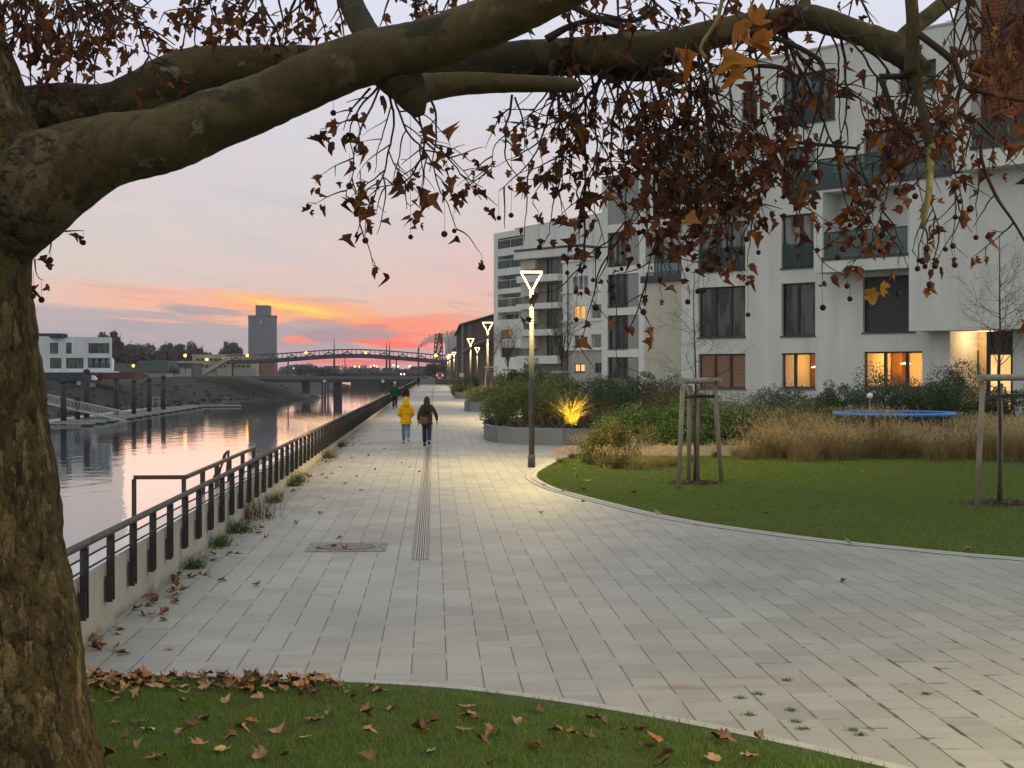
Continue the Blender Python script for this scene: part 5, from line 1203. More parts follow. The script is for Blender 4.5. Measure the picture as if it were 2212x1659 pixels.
def leaf_mesh(name, items):
    """items: (location, 3x3 matrix, size, variant)"""
    nv = len(OUT) + 1; tri = np.array([(0, i, i % len(OUT) + 1) for i in range(1, len(OUT) + 1)])
    V = np.concatenate([LV[k] @ np.array(M, np.float32).T * s + np.array(p, np.float32) for p, M, s, k in items]); Fc = (tri[None] + (np.arange(len(items)) * nv)[:, None, None]).reshape(-1, 3)
    return fast_mesh(name, V, Fc, 3, True)
def rnd_rot(down=True):
    if down:      # hanging: tip (local +y) mostly points down
        e = Matrix.Rotation(random.uniform(0, 6.28), 3, 'Z') @ Matrix.Rotation(random.gauss(-math.pi / 2, .55), 3, 'X') @ Matrix.Rotation(random.gauss(0, .9), 3, 'Y')
    else: e = Matrix.Rotation(random.uniform(0, 6.28), 3, 'Z') @ Matrix.Rotation(random.gauss(0, .35), 3, 'X') @ Matrix.Rotation(random.gauss(0, .35), 3, 'Y')
    return e
M_dry = leafmat('dry_leaf', [(0, (.070, .024, .014)), (.3, (.115, .040, .020)), (.6, (.155, .058, .026)), (.85, (.21, .080, .028)), (1, (.26, .115, .035))], .7, .35)
o_ = np.array(root_p)
keep = [(x, y, d) for x, y, d in LEAF if random.random() < (.78 if y < 90 and x < 1100 else .72 if 1380 < x < 1750 else .66)]
squash = lambda: Matrix.Diagonal((random.uniform(.55, 1.05), random.uniform(.8, 1.1), random.uniform(.7, 1.3)))
it = [(D(x + random.gauss(0, 5), y + random.uniform(2, 16), d) - root_p, rnd_rot() @ squash(), random.uniform(.046, .098) * random.choice((.75, .9, 1, 1.1)), random.randrange(5)) for x, y, d in keep]
fo = link('foliage', leaf_mesh('foliage', it), pt_, M_dry); print('tree leaves', len(it), 'balls', len(BALL))
# seed balls on long threads
M_ball = simple('seed_ball', (.040, .020, .014), .95, .3, 60, bump=.8, bscale=180)
bmsh = MB(); bmsh.ball((0, 0, 0), .0175, 12, 8); bm_ = bmsh.build('seed_ball', M_ball, None); bme = bm_.data; bpy.data.objects.remove(bm_)
random.shuffle(BALL); fixed = [(755, 330, 8.4, 402), (108, 520, 8.5, 562), (72, 585, 8.5, 640), (887, 190, 8.4, 512), (1104, 300, 8.8, 465), (720, 215, 8.3, 244), (1281, 500, 8.6, 605), (1390, 560, 8.6, 674), (2075, 380, 8.2, 435), (2096, 395, 8.2, 451), (1245, 600, 8.8, 690)]
for i, b_ in enumerate([(x, y0, d, y1) for x, y0, d, y1 in fixed] + [(x, y, d, y + random.uniform(22, 80)) for x, y, d in sorted(BALL, key=lambda q: -q[1] + random.uniform(0, 160)) if -10 < y < 640 and -20 < x < 2230][:87]):
    x, y0, d, y1 = b_; p = D(x, y1, d); s = random.uniform(.75, 1.15)
    c = bpy.data.objects.new('seed_ball', bme); COL.objects.link(c); c.parent = pt_; c.location = p - root_p; c.scale = (s, s, s)
    STEM.tube([D(x, y0, d), D(x + random.uniform(-2, 2), (y0 + y1) / 2, d), p], .0012, 3)
STEM.build('ball_thread', M_twig, pt_).__setitem__('kind', 'stuff')
# a nearer spray of orange leaves lit by the lamp behind the viewer
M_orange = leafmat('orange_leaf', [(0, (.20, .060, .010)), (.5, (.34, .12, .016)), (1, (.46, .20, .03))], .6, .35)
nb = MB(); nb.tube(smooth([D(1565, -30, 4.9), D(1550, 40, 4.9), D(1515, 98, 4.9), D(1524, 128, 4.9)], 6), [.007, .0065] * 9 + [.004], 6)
sp_ = nb.build('near_twig', M_litpeel, pt_); items = []
for x, y, s, k in ((1468, 128, .10, 1), (1565, 118, .085, 3), (1585, 150, .09, 1), (1602, 45, .10, 0), (1640, 60, .11, 4), (1655, 80, .10, 2), (1622, 100, .09, 3), (1610, 62, .085, 1), (1475, 112, .08, 2)):
    items.append((D(x, y - 10, 4.9) - root_p, rnd_rot() @ Matrix.Diagonal((random.uniform(.55, .85), 1, 1.2)), s * 1.05, k))
link('orange_foliage', leaf_mesh('orange_foliage', items), pt_, M_orange)
items = [(D(x, y, 8.4) - root_p, rnd_rot(), .10, random.randrange(5)) for x, y in ((1895, 300), (1500, 455), (2170, 100), (1905, 610), (1880, 625), (2160, 60))]
M_yell = leafmat('yellow_leaf', [(0, (.36, .22, .03)), (1, (.30, .13, .02))], .6, .3); link('yellow_foliage', leaf_mesh('yellow_foliage', items), pt_, M_yell)

# ------------------------------------------------------------------ fallen leaves, each its own thing
M_fall = None
def fall_mat():
    m, t, b = newmat('fallen_leaf'); c = t.ramp(t.objrand(), [(0, (.10, .045, .022)), (.25, (.20, .10, .05)), (.55, (.30, .18, .095)), (.8, (.36, .235, .13)), (.93, (.30, .11, .03)), (1, (.42, .36, .15))])
    c = t.mix(1.0, c, t.ramp(t.noise(t.objc(), 3, 4), [(.3, .72), (.7, 1.2)]), 'MULTIPLY'); bs(t, b, c, .7, .25); return m
M_fall = fall_mat()
def curled(k, seed):
    r_ = random.Random(seed); v = LV[k].copy() - np.array([0, .35, 0], np.float32); c1, c2 = r_.uniform(.15, .75), r_.uniform(-.25, .7)
    v[:, 2] = np.abs(v[:, 0]) ** 1.5 * c1 * 1.1 + (v[:, 1] ** 2) * c2 * .9 + v[:, 2] * .3; v[:, 2] -= v[:, 2].min() - .02
    tri = np.array([(0, i, i % len(OUT) + 1) for i in range(1, len(OUT) + 1)]); me = fast_mesh('fallen_leaf', v, tri, 3, True); me.materials.append(M_fall); return me
CV = [curled(i % 5, 40 + i) for i in range(12)]
def fallen(p, s, label, grp, tilt=.25):
    o = bpy.data.objects.new('fallen_leaf', random.choice(CV)); COL.objects.link(o); o.location = p; k = s * random.uniform(.8, 1.15); o.scale = (k, k * random.uniform(.8, 1.1), k * random.uniform(.7, 1.5))
    o.rotation_euler = (random.gauss(0, tilt), random.gauss(0, tilt), random.uniform(0, 6.28)); return tag(o, label, 'leaf', grp)
near_pts = [(250, 1520), (247, 1565), (300, 1562), (268, 1590), (320, 1580), (395, 1590), (415, 1565), (440, 1560), (520, 1580), (545, 1560), (597, 1585), (350, 1640), (330, 1645), (430, 1620), (480, 1625), (610, 1640), (715, 1545), (785, 1548), (850, 1532), (800, 1490), (820, 1500), (770, 1512), (920, 1575), (905, 1578), (935, 1565), (1010, 1548), (1030, 1562), (1000, 1580), (1060, 1590), (1165, 1535), (1040, 1605), (1065, 1645), (1200, 1585), (1158, 1612), (1150, 1620), (1235, 1590), (1300, 1565), (1405, 1620), (1430, 1655), (1440, 1640), (1570, 1605), (1560, 1595), (1545, 1598), (1640, 1600), (1385, 1575), (745, 1495), (500, 1600), (565, 1640), (660, 1600), (240, 1640), (290, 1620), (680, 1560)]
for _ in range(85): near_pts.append((random.uniform(190, 720), 1462 + abs(random.gauss(0, 26))))
for _ in range(65): near_pts.append((random.choice((215, 260, 310, 480, 520, 600, 640, 690)) + random.gauss(0, 22), 1462 + abs(random.gauss(0, 18))))
for _ in range(14): near_pts.append((random.uniform(720, 1700), random.uniform(1530, 1655)))
for x, y in near_pts:
    p = G(x, y, .02)
    if inside([(q.x, q.y) for q in lawn_near], np.array([p.x]), np.array([p.y]))[0]: fallen(p + Vector((0, 0, random.uniform(0, .03))), .128, 'curled tan plane leaf lying on the foreground lawn under the tree', 'fallen leaves on the foreground lawn')
for _ in range(48):
    y = random.choice((17.5, 18.5, 22, 24.5, 25.5, 31, 38)) + random.gauss(0, .7); fallen(Vector((-3.34 + abs(random.gauss(0, .28)), y, .006 + random.uniform(0, .03))), .14, 'dry brown leaf among those drifted against the foot of the quay wall', 'leaves along the quay wall', .3)
for _ in range(60):
    y = 14.2 + 45 * random.random() ** 1.7; fallen(Vector((-3.36 + abs(random.gauss(0, .22)) + (.0 if y < 30 else .05), y, .006)), .14, 'dry brown leaf among those drifted against the foot of the quay wall', 'leaves along the quay wall', .2)
for x, y in ((365, 1402), (480, 1255), (555, 1265), (462, 1210), (430, 1240), (733, 1163), (690, 1185), (720, 1180), (745, 1186), (1822, 1256), (1655, 1110), (690, 1110), (560, 1150), (575, 1160), (1170, 1108), (640, 1130), (780, 1060), (810, 1015), (832, 1020), (770, 1030), (745, 1045), (868, 1000), (885, 1010), (795, 985), (830, 970), (800, 960), (850, 940), (1205, 948), (1230, 955), (930, 1045), (905, 1020), (700, 1080), (735, 1010), (760, 990), (920, 940), (880, 910), (655, 1030), (640, 1050)):
    fallen(G(x, y, .006), .14, 'single dry leaf lying on the promenade paving', 'leaves on the paving', .12)
for x, y in ((1245, 1030), (1270, 1040), (1175, 1050), (1220, 1060), (1260, 1058), (1300, 1012), (1240, 1015), (1830, 1172), (2090, 1187), (1865, 1020), (1260, 1085), (1420, 1108), (1180, 1040), (1370, 1065)):
    fallen(G(x, y, .04), .15, 'pale leaf lying on the green lawn behind the paving edge', 'leaves on the far lawn')
# ------------------------------------------------------------------ planting
def cards(name, C, size, mat, parent, up=.25, aspect=.5):
    """leaf cards (rhombus) at centres C (n,3)"""
    n = len(C); a = rng.normal(size=(n, 3)); a[:, 2] += up; a /= np.linalg.norm(a, axis=1)[:, None]; b = rng.normal(size=(n, 3)); b -= a * (a * b).sum(1)[:, None]; b /= np.linalg.norm(b, axis=1)[:, None]
    s = (size * rng.uniform(.6, 1.35, n))[:, None]
    V = np.stack([C - a * s * .5, C + b * s * aspect * .5 + a * s * .05, C + a * s * .5, C - b * s * aspect * .5 + a * s * .05], axis=1).reshape(-1, 3)
    F_ = np.arange(n * 4).reshape(-1, 4); me = fast_mesh(name, V - np.array(origin(parent)), F_, 4); return link(name, me, parent, mat)
def lumps(c, rx, ry, z0, z1, k, n, spike=0.0):
    """points in the outer part of k random lumps filling a low dome"""
    u = rng.uniform(-1, 1, (k, 2)); L = np.sqrt((u ** 2).sum(1)); u[L > 1] /= L[L > 1][:, None] * 1.05
    hz = np.sqrt(np.maximum(.3, 1 - (u ** 2).sum(1) * .6)); fr = rng.uniform(.15, 1, k) ** .6
    lc = np.stack([c.x + u[:, 0] * rx, c.y + u[:, 1] * ry, z0 + (z1 - z0) * .88 * hz * fr], 1); lr = np.minimum(rx, (z1 - z0)) * rng.uniform(.20, .42, k)
    w_ = rng.integers(0, k, n); d_ = rng.normal(size=(n, 3)); d_ /= np.linalg.norm(d_, axis=1)[:, None]; r = lr[w_] * rng.uniform(.35, 1.08, n) ** .5
    P = lc[w_] + d_ * r[:, None]
    if spike: P[:, 2] += rng.exponential(spike, n) * (rng.random(n) < .12)
    P[:, 2] = np.maximum(P[:, 2], z0 + .02); return P
M_stem = simple('shrub_stem', (.05, .038, .025), .9, .3, 8)
def shrub(name, xp, d, wp, top, base, mat, n, size, label, cat='shrub', grp=None, k=26, aspect=.5, deep=.7, spike=.05, up=.25, z0=None):
    wp *= 1.16; n = int(n * 1.45); c = D(xp, base, d); zb = G(xp, base).z if z0 is None else z0; c.z = zb; z1 = D(xp, top, d).z; rx = wp / 2 / F * d; ry = rx * deep if rx < 2 else min(rx * deep, 1.6)
    o = thing(name, (c.x, c.y, zb), label, cat, grp); mb = MB()
    for _ in range(9):
        a = random.uniform(0, 6.28); q = random.random(); mb.tube([Vector((c.x + random.uniform(-.05, .05), c.y, zb - .02)), Vector((c.x + math.cos(a) * rx * q * .5, c.y + math.sin(a) * ry * q * .5, zb + (z1 - zb) * .45)), Vector((c.x + math.cos(a) * rx * q * .8, c.y + math.sin(a) * ry * q * .8, zb + (z1 - zb) * .8))], [.014, .009, .003], 4)
    mb.build('stem', M_stem, o); cards('foliage', lumps(c, rx, ry, zb, z1, k, n, spike), np.full(n, size), mat, o, up, aspect); return o
L_ = leafmat
Mf = {'olive': L_('leaf_olive', [(0, (.070, .092, .022)), (.5, (.135, .165, .040)), (.85, (.22, .24, .06)), (1, (.34, .30, .11))]),
      'dark': L_('leaf_dark', [(0, (0.030, 0.049, 0.025)), (.6, (0.065, 0.095, 0.042)), (1, (0.114, 0.152, 0.057))]),
      'grey': L_('leaf_greygreen', [(0, (0.052, 0.074, 0.049)), (.6, (0.102, 0.126, 0.079)), (1, (0.175, 0.193, 0.114))]),
      'gold': L_('leaf_golden', [(0, (0.088, 0.074, 0.016)), (.5, (0.169, 0.142, 0.030)), (1, (0.284, 0.216, 0.054))]),
      'goldolive': L_('leaf_goldolive', [(0, (.045, .048, .012)), (.5, (.10, .095, .022)), (1, (.20, .165, .05))]),
      'rust': L_('leaf_rust', [(0, (0.083, 0.042, 0.021)), (.6, (0.150, 0.083, 0.038)), (1, (0.240, 0.150, 0.068))]),
      'mid': L_('leaf_mid', [(0, (0.048, 0.085, 0.020)), (.6, (0.093, 0.153, 0.037)), (1, (0.204, 0.255, 0.068))]),
      'bluish': L_('leaf_bluish', [(0, (.06, .085, .075)), (1, (.13, .16, .14))]), 'purple': L_('leaf_purple', [(0, (0.042, 0.025, 0.028)), (1, (0.105, 0.063, 0.063))])}
# hedges and shrubs in front of the houses
for a in (('hedge_shrub', 1415, 49.5, 225, 868, 955, 'mid', 15000, .085, 'leafy mid green hedge shrub standing behind the first staked tree', 'hedge'),
          ('hedge_shrub', 1545, 51, 190, 862, 950, 'mid', 12000, .085, 'leafy green hedge right behind the stakes of the first tree', 'hedge'),
          ('shrub', 1345, 42.5, 120, 895, 1010, 'goldolive', 10000, .05, 'fine golden green bush at the left end of the raised bed', 'shrub'),
          ('shrub', 1310, 43, 90, 945, 1010, 'olive', 5000, .06, 'low olive bush at the lawn tip beside the lamp post', 'shrub'),
          ('hedge_shrub', 1660, 56, 210, 842, 935, 'grey', 12000, .08, 'grey green hedge below the brightly lit two pane window', 'hedge'),
          ('shrub', 1745, 53, 150, 868, 950, 'olive', 9000, .07, 'olive bush behind the dry grass left of the trampoline', 'shrub'),
          ('shrub', 1825, 57, 170, 835, 925, 'dark', 10000, .085, 'dark rounded bush beneath the wide lit window', 'shrub'),
          ('hedge_shrub', 1930, 56, 200, 800, 920, 'grey', 16000, .075, 'tall grey green shrub in front of the lit three pane window', 'shrub'),
          ('hedge_shrub', 2060, 55, 190, 792, 925, 'dark', 16000, .08, 'tall dark green hedge in front of the lit porch', 'hedge'),
          ('hedge_shrub', 2190, 53, 150, 812, 930, 'dark', 10000, .08, 'dark green hedge at the right picture edge behind the second staked tree', 'hedge'),
          ('shrub', 1800, 60, 60, 802, 850, 'purple', 3000, .07, 'small purple brown tufted bush on top of the hedge line', 'shrub'),
          ('hedge_shrub', 1270, 74, 190, 806, 905, 'dark', 14000, .09, 'dark green hedge behind the staked tree by the old house', 'hedge'),
          ('hedge_shrub', 1395, 72, 190, 803, 905, 'dark', 14000, .09, 'dark green hedge in front of the panelled house', 'hedge'),
          ('shrub', 1435, 62, 120, 822, 905, 'rust', 7000, .07, 'rust brown feathery bush before the dark hedge', 'shrub'),
          ('hedge_shrub', 1135, 63, 150, 800, 925, 'olive', 14000, .10, 'tall bamboo like olive shrub left of the first lamp post', 'shrub'),
          ('hedge_shrub', 1195, 66, 110, 815, 915, 'olive', 8000, .10, 'bamboo like olive shrub between the lamp post and the lit grass', 'shrub'),
          ('shrub', 1110, 72, 90, 778, 900, 'dark', 6000, .10, 'dark conifer like bush above the olive shrub', 'shrub'),
          ('shrub', 1150, 82, 80, 752, 860, 'dark', 4000, .11, 'dark evergreen in front of the banded house', 'shrub'),
          ('hedge_shrub', 1560, 59, 240, 838, 930, 'olive', 14000, .08, 'long olive hedge between the first staked tree and the blinded window', 'hedge'),
          ('shrub', 1480, 66, 130, 828, 910, 'dark', 8000, .08, 'dark hedge right behind the first tree support rails', 'hedge'),
          ('shrub', 1700, 51, 120, 880, 960, 'gold', 6000, .06, 'golden olive bush behind the left end of the dry grass row', 'shrub'),
          ('shrub', 1985, 58, 130, 815, 920, 'dark', 8000, .08, 'dark leafy shrub between the two tall shrubs by the windows', 'shrub'),
          ('shrub', 1320, 60, 110, 880, 930, 'rust', 5000, .07, 'rusty grass like shrub right of the glowing grass', 'shrub'),
          ('shrub', 1050, 100, 70, 832, 885, 'olive', 4000, .11, 'olive bush in the second stepped planter', 'shrub'),
          ('shrub', 1088, 96, 60, 800, 880, 'dark', 4000, .11, 'dark bush rising over the second planter by the warehouse', 'shrub'),
          ('shrub', 1000, 150, 44, 830, 853, 'gold', 2500, .13, 'golden grass like bush in the fourth stepped planter', 'shrub'),
          ('shrub', 1012, 165, 50, 806, 846, 'dark', 3000, .15, 'dark green bush before the small far lamps', 'shrub'),
          ('shrub', 1030, 130, 50, 838, 866, 'olive', 2500, .13, 'low olive bush in the third stepped planter', 'shrub')):
    shrub(a[0], a[1], a[2], a[3], a[4], a[5], Mf[a[6]], a[7], a[8], a[9], a[10], 'hedges and shrubs in front of the houses', z0=.0, aspect=.32 if 'olive' in a[6] else .5, spike=.08 if a[6] in ('olive', 'grey', 'gold') else .16 if a[6] == 'goldolive' else .04)

# ornamental grasses
def tuft(name, c, h, n, spread, mat, label, grp, w=.007, plume=None, cat='grass', lean=.5):
    o = thing(name, c, label, cat, grp); x = c[0] + rng.normal(0, spread * .35, n); y = c[1] + rng.normal(0, spread * .35, n); hh = h * rng.uniform(.55, 1.05, n)
    blades('blade', x, y, np.full(n, c[2]), hh, np.full(n, w), hh * rng.uniform(.15, lean * 1.7, n), mat, 4, parent=o)
    if plume:
        m = int(n * .34); x = c[0] + rng.normal(0, spread * .8 + h * .12, m); y = c[1] + rng.normal(0, spread * .8 + h * .12, m); z = c[2] + h * rng.uniform(.55, 1.02, m)
        nn = 8; C = np.repeat(np.stack([x, y, z], 1), nn, 0); tt = np.tile(np.linspace(0, 1, nn), m); dr = np.repeat(rng.normal(0, .6, (m, 2)), nn, 0)
        C[:, 2] += tt * .13; C[:, 0] += dr[:, 0] * tt * .10; C[:, 1] += dr[:, 1] * tt * .10; C += rng.normal(0, .009, C.shape)
        cards('plume', C, np.full(len(C), .042), plume, o, .8, .3)
    return o
def blade_mat(name, c0, c1, tr=.3):
    return L_(name, [(0, c0), (.7, c1), (1, tuple(v * 1.35 for v in c1))], .65, tr)
M_straw = blade_mat('straw_blade', (.15, .105, .042), (.29, .215, .09)); M_plume = blade_mat('seed_plume', (.34, .235, .11), (.52, .38, .20))
M_greenbl = blade_mat('green_blade', (.045, .085, .018), (.085, .14, .03)); M_rustbl = blade_mat('rust_blade', (.075, .042, .02), (.14, .085, .04))
GR = 'dry fountain grasses along the lawn edge'
protos = []
for i in range(3):
    protos.append(tuft('fountain_grass', (0, 0, 0), (1.0, 1.12, 1.22)[i], 620, (.45, .55, .4)[i], M_straw, 'straw coloured fountain grass with pale seed plumes in the row behind the lawn', GR, .009, M_plume, 'grass', (.95, .8, .7)[i]))
km = ALLKIDS(); first = [True] * 3
def place(p, s, k):
    if first[k]: o = protos[k]; first[k] = False
    else: o = copy_tree(protos[k], km)
    o.location = p; o.scale = (s, s, s * random.uniform(.9, 1.1)); o.rotation_euler = (0, 0, random.uniform(0, 6.28)); return o
for i, x in enumerate(range(1630, 2260, 36)):
    place(G(x + random.uniform(-8, 8), 992 + random.uniform(-6, 8)), random.uniform(.78, 1.12), random.randrange(3))
for i, x in enumerate(range(1640, 2260, 34)):
    place(G(x + random.uniform(-8, 8), 972 + random.uniform(-4, 6)), random.uniform(.85, 1.2), (i + 1) % 3)
for x, y, s in ((1300, 1008, .45), (1335, 1014, .5), (1382, 1016, .55), (1420, 1012, .55), (1452, 1010, .5), (1490, 1000, .4), (1545, 990, .35), (1590, 985, .4), (1265, 1000, .35), (1235, 992, .28), (1610, 995, .5), (1210, 1002, .3), (1285, 985, .55), (1320, 985, .6), (1260, 975, .45), (1365, 990, .6)):
    o = tuft('feather_grass', G(x, y), 1.1 * s, 240, .5 * s, M_rustbl if x % 2 else M_straw, 'low brown feather grass at the foot of the golden bush and retaining wall', 'low grasses by the retaining wall', .008, M_plume, 'grass', .8)
for x in (1505, 1530, 1560, 1585): tuft('iris_clump', G(x, 957), .95, 130, .35, M_greenbl, 'green sword leaved clump behind the low retaining wall', 'green clumps behind the retaining wall', .022, None, 'plant', .35)
# low retaining wall of the bed
M_bedwall = simple('pale_bed_wall', (.33, .30, .25), .8, .12, 2)
rw = thing('bed_wall', G(1500, 985), 'low pale concrete wall edging the bed behind the first staked tree', 'wall')
a, b = G(1385, 984), G(1660, 985); mb = MB(); mb.bar(a + Vector((0, 0, .14)), b + Vector((0, 0, .14)), .18, .34); mb.build('wall_body', M_bedwall, rw)

# stepped curved planters
M_plant = None
def planter_mat():
    m, t, b = newmat('planter_stone'); n = t.ramp(t.noise(t.pos(), 1.1, 4), [(.3, .85), (.7, 1.12)]); w2 = t.node('ShaderNodeTexWhiteNoise', noise_dimensions='1D'); t.put(w2.inputs['W'], t.m('FLOOR', t.m('DIVIDE', t.xyz(t.pos())[0], 1.15)))
    c = t.mix(1.0, (.185, .195, .205), n, 'MULTIPLY'); c = t.mix(1.0, c, t.ramp(w2.outputs[0], [(0, .8), (1, 1.15)]), 'MULTIPLY')
    fr = t.m('FRACT', t.m('DIVIDE', t.xyz(t.pos())[0], 1.15)); c = t.mix(t.m('LESS_THAN', fr, .012), c, (.03, .03, .03)); bs(t, b, c, .7, .3); return m
M_plant = planter_mat(); M_soil = simple('bed_soil', (.035, .026, .018), .95, .4, 5)
def planter(front, h, depth, label):
    P = smooth(front, 6); o = thing('planter', P[0], label, 'planter', 'curved stone planters along the promenade'); n = len(P); bk = Vector((0, depth, 0))
    I = offset(P, .16); mb = MB()
    vs = [(p.x, p.y, 0) for p in P] + [(p.x, p.y, h) for p in P] + [(p.x, p.y, h) for p in I] + [(p.x, p.y, h - .12) for p in I]
    mb.add(vs, [(k * n + i, k * n + i + 1, (k + 1) * n + i + 1, (k + 1) * n + i) for k in range(3) for i in range(n - 1)]); mb.build('wall', M_plant, o)
    mb = MB(); q = [I[-1] + bk * .6]; mb.add([(p.x, p.y, h - .1) for p in I + [Vector((I[-1].x, I[0].y + depth, 0)), Vector((I[0].x + .3, I[0].y + depth, 0))]], [tuple(range(n + 2))]); mb.build('soil', M_soil, o); return o
planter([G(1062, 934), G(1047, 941), G(1046, 948), G(1056, 953), G(1090, 957.5), G(1150, 960.5), G(1215, 962), G(1290, 962.5), G(1340, 962)], .60, 5, 'curved grey stone planter holding the glowing grass, nearest of the row')
planter([G(1006, 884), G(1003, 886.5), G(1010, 888.5), G(1050, 889.5), G(1110, 890)], .62, 6, 'grey stone planter with the second lamp, second of the row')
planter([G(984, 858.5), G(983, 860), G(988, 861.2), G(1020, 861.8), G(1060, 862)], .62, 8, 'grey stone planter third of the row')
planter([G(974.5, 846.2), G(974, 847), G(978, 847.6), G(1000, 848), G(1030, 848)], .7, 10, 'smallest grey stone planter at the far end of the row')
for x, y, w_, t_, m_, lb in ((1105, 57.5, 60, 918, 'mid', 'bright green low plant at the front of the nearest planter'), (1150, 58.5, 70, 905, 'rust', 'dark rusty perennial behind the lamp post in the planter'), (1080, 59, 60, 905, 'purple', 'dark purple low shrub at the planter corner'), (1195, 57.5, 66, 918, 'mid', 'green ground cover plant left of the lit grass'),
                             (1252, 57, 46, 916, 'bluish', 'blue grey succulent plant right of the lit grass'), (1265, 59.5, 70, 893, 'rust', 'brown feathery perennial behind the blue grey plant'), (1175, 60.5, 60, 890, 'rust', 'brown perennial in front of the bamboo shrub')):
    shrub('perennial', x, y, w_, t_, 937, Mf[m_], 2600, .06, lb, 'plant', 'low plants in the nearest planter', k=12, z0=.5)
# the glowing grass with its spot
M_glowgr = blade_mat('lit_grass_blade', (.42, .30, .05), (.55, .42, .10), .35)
c = D(1233, 925, 58.0); c.z = .5
gg = tuft('lit_fountain_grass', c, 1.62, 190, .24, M_glowgr, 'yellow fountain grass lit bright from below in the nearest planter', None, .036, None, 'grass', .85)
M_fix = simple('spot_fixture', (.03, .03, .03), .5); M_spotglow = emit('spot_glow', (1, .75, .25), 6)
f0 = Vector((c.x + .10, c.y - .95, .5)); so_ = thing('garden_spotlight', f0, 'small garden spotlight at the foot of the glowing grass', 'lamp')
mb = MB(); mb.tube([f0, f0 + Vector((0, .05, .12))], .05, 10); mb.build('housing', M_fix, so_); mb = MB(); mb.tube([f0 + Vector((0, .05, .121)), f0 + Vector((0, .053, .13))], .045, 10); mb.build('lens', M_spotglow, so_)
def spot(p, tgt, watts, ang, par):
    L = bpy.data.lights.new('garden_light', 'SPOT'); L.energy = watts; L.color = (1, .72, .16); L.spot_size = R(ang); L.spot_blend = .5; L.shadow_soft_size = .05
    o = bpy.data.objects.new('garden_light', L); COL.objects.link(o); o.parent = par; o.location = p - origin(par); o.rotation_euler = (Vector(tgt) - Vector(p)).to_track_quat('-Z', 'Y').to_euler()
spot(f0 + Vector((0, -.05, .16)), c + Vector((0, .1, 1.05)), 230, 90, so_)
for x, y, d_, lb in ((1098, 886, 72, 'garden spotlight hidden in the olive shrub'), (1057, 850, 132, 'garden spotlight under the staked tree of the third planter')):
    p = D(x, y, d_); p.z = .55; so2 = thing('garden_spotlight', p, lb, 'lamp'); mb = MB(); mb.tube([p, p + Vector((0, .05, .12))], .05, 8); mb.build('housing', M_fix, so2); spot(p + Vector((0, -.4, .1)), p + Vector((.3, .8, .9)), 220, 120, so2)
for x, d_, h_ in ((1104, 71, 1.0), (1052, 131, 1.3), (1063, 131, 1.2)):
    p = D(x, 860, d_); p.z = .5; tuft('lit_fountain_grass', p, h_, 160, .3, M_glowgr, 'lit golden grass in the planting beyond the first lamp' if d_ < 100 else 'lit golden grass under the far staked tree', 'lit grasses in the far planters', .02, None, 'grass', .5)

# young trees with stakes
M_stake = simple('weathered_stake', (.24, .195, .145), .85, .3, 9, stretch=(1, 1, .25), bump=.3); M_rung = simple('stake_cross', (.27, .25, .20), .85, .25, 7, bump=.3); M_strap = simple('black_strap', (.012, .012, .013), .6)
M_ytw = simple('young_bark', (.055, .045, .036), .85, .25, 10); M_mulch = simple('bark_mulch', (.045, .030, .022), .95, .6, 18, bump=.8, bscale=60)
def sprout(mb, p, dr, L, r, lv, gnarl=.22, upb=.12):
    n = 5; pts = [Vector(p)]; d_ = Vector(dr).normalized()
    for i in range(n):
        d_ = (d_ + Vector((random.gauss(0, gnarl), random.gauss(0, gnarl), random.gauss(upb, gnarl))) * .5).normalized(); pts.append(pts[-1] + d_ * L / n)
        if lv > 0 and i > 0:
            for _ in range(random.choice((1, 2))):
                s = d_.cross(Vector((random.gauss(0, 1), random.gauss(0, 1), random.gauss(0, 1)))).normalized(); sprout(mb, pts[-1], d_ * .55 + s * .8, L * random.uniform(.32, .6), r * .5, lv - 1, gnarl, upb)
    mb.tube(pts, [r * (1 - .75 * i / n) for i in range(n + 1)], 5 if r > .008 else 3, caps=False)
SUP = {1500: 'four round wooden tree stakes with rails on the lawn behind the curved edge', 2158: 'three round wooden tree stakes with a black strap near the right lawn edge', 1214: 'round wooden tree stakes behind the glowing grass', 1062: 'round wooden tree stakes in the third planter by the warehouse', 1097: 'round wooden tree stakes before the balcony tower'}
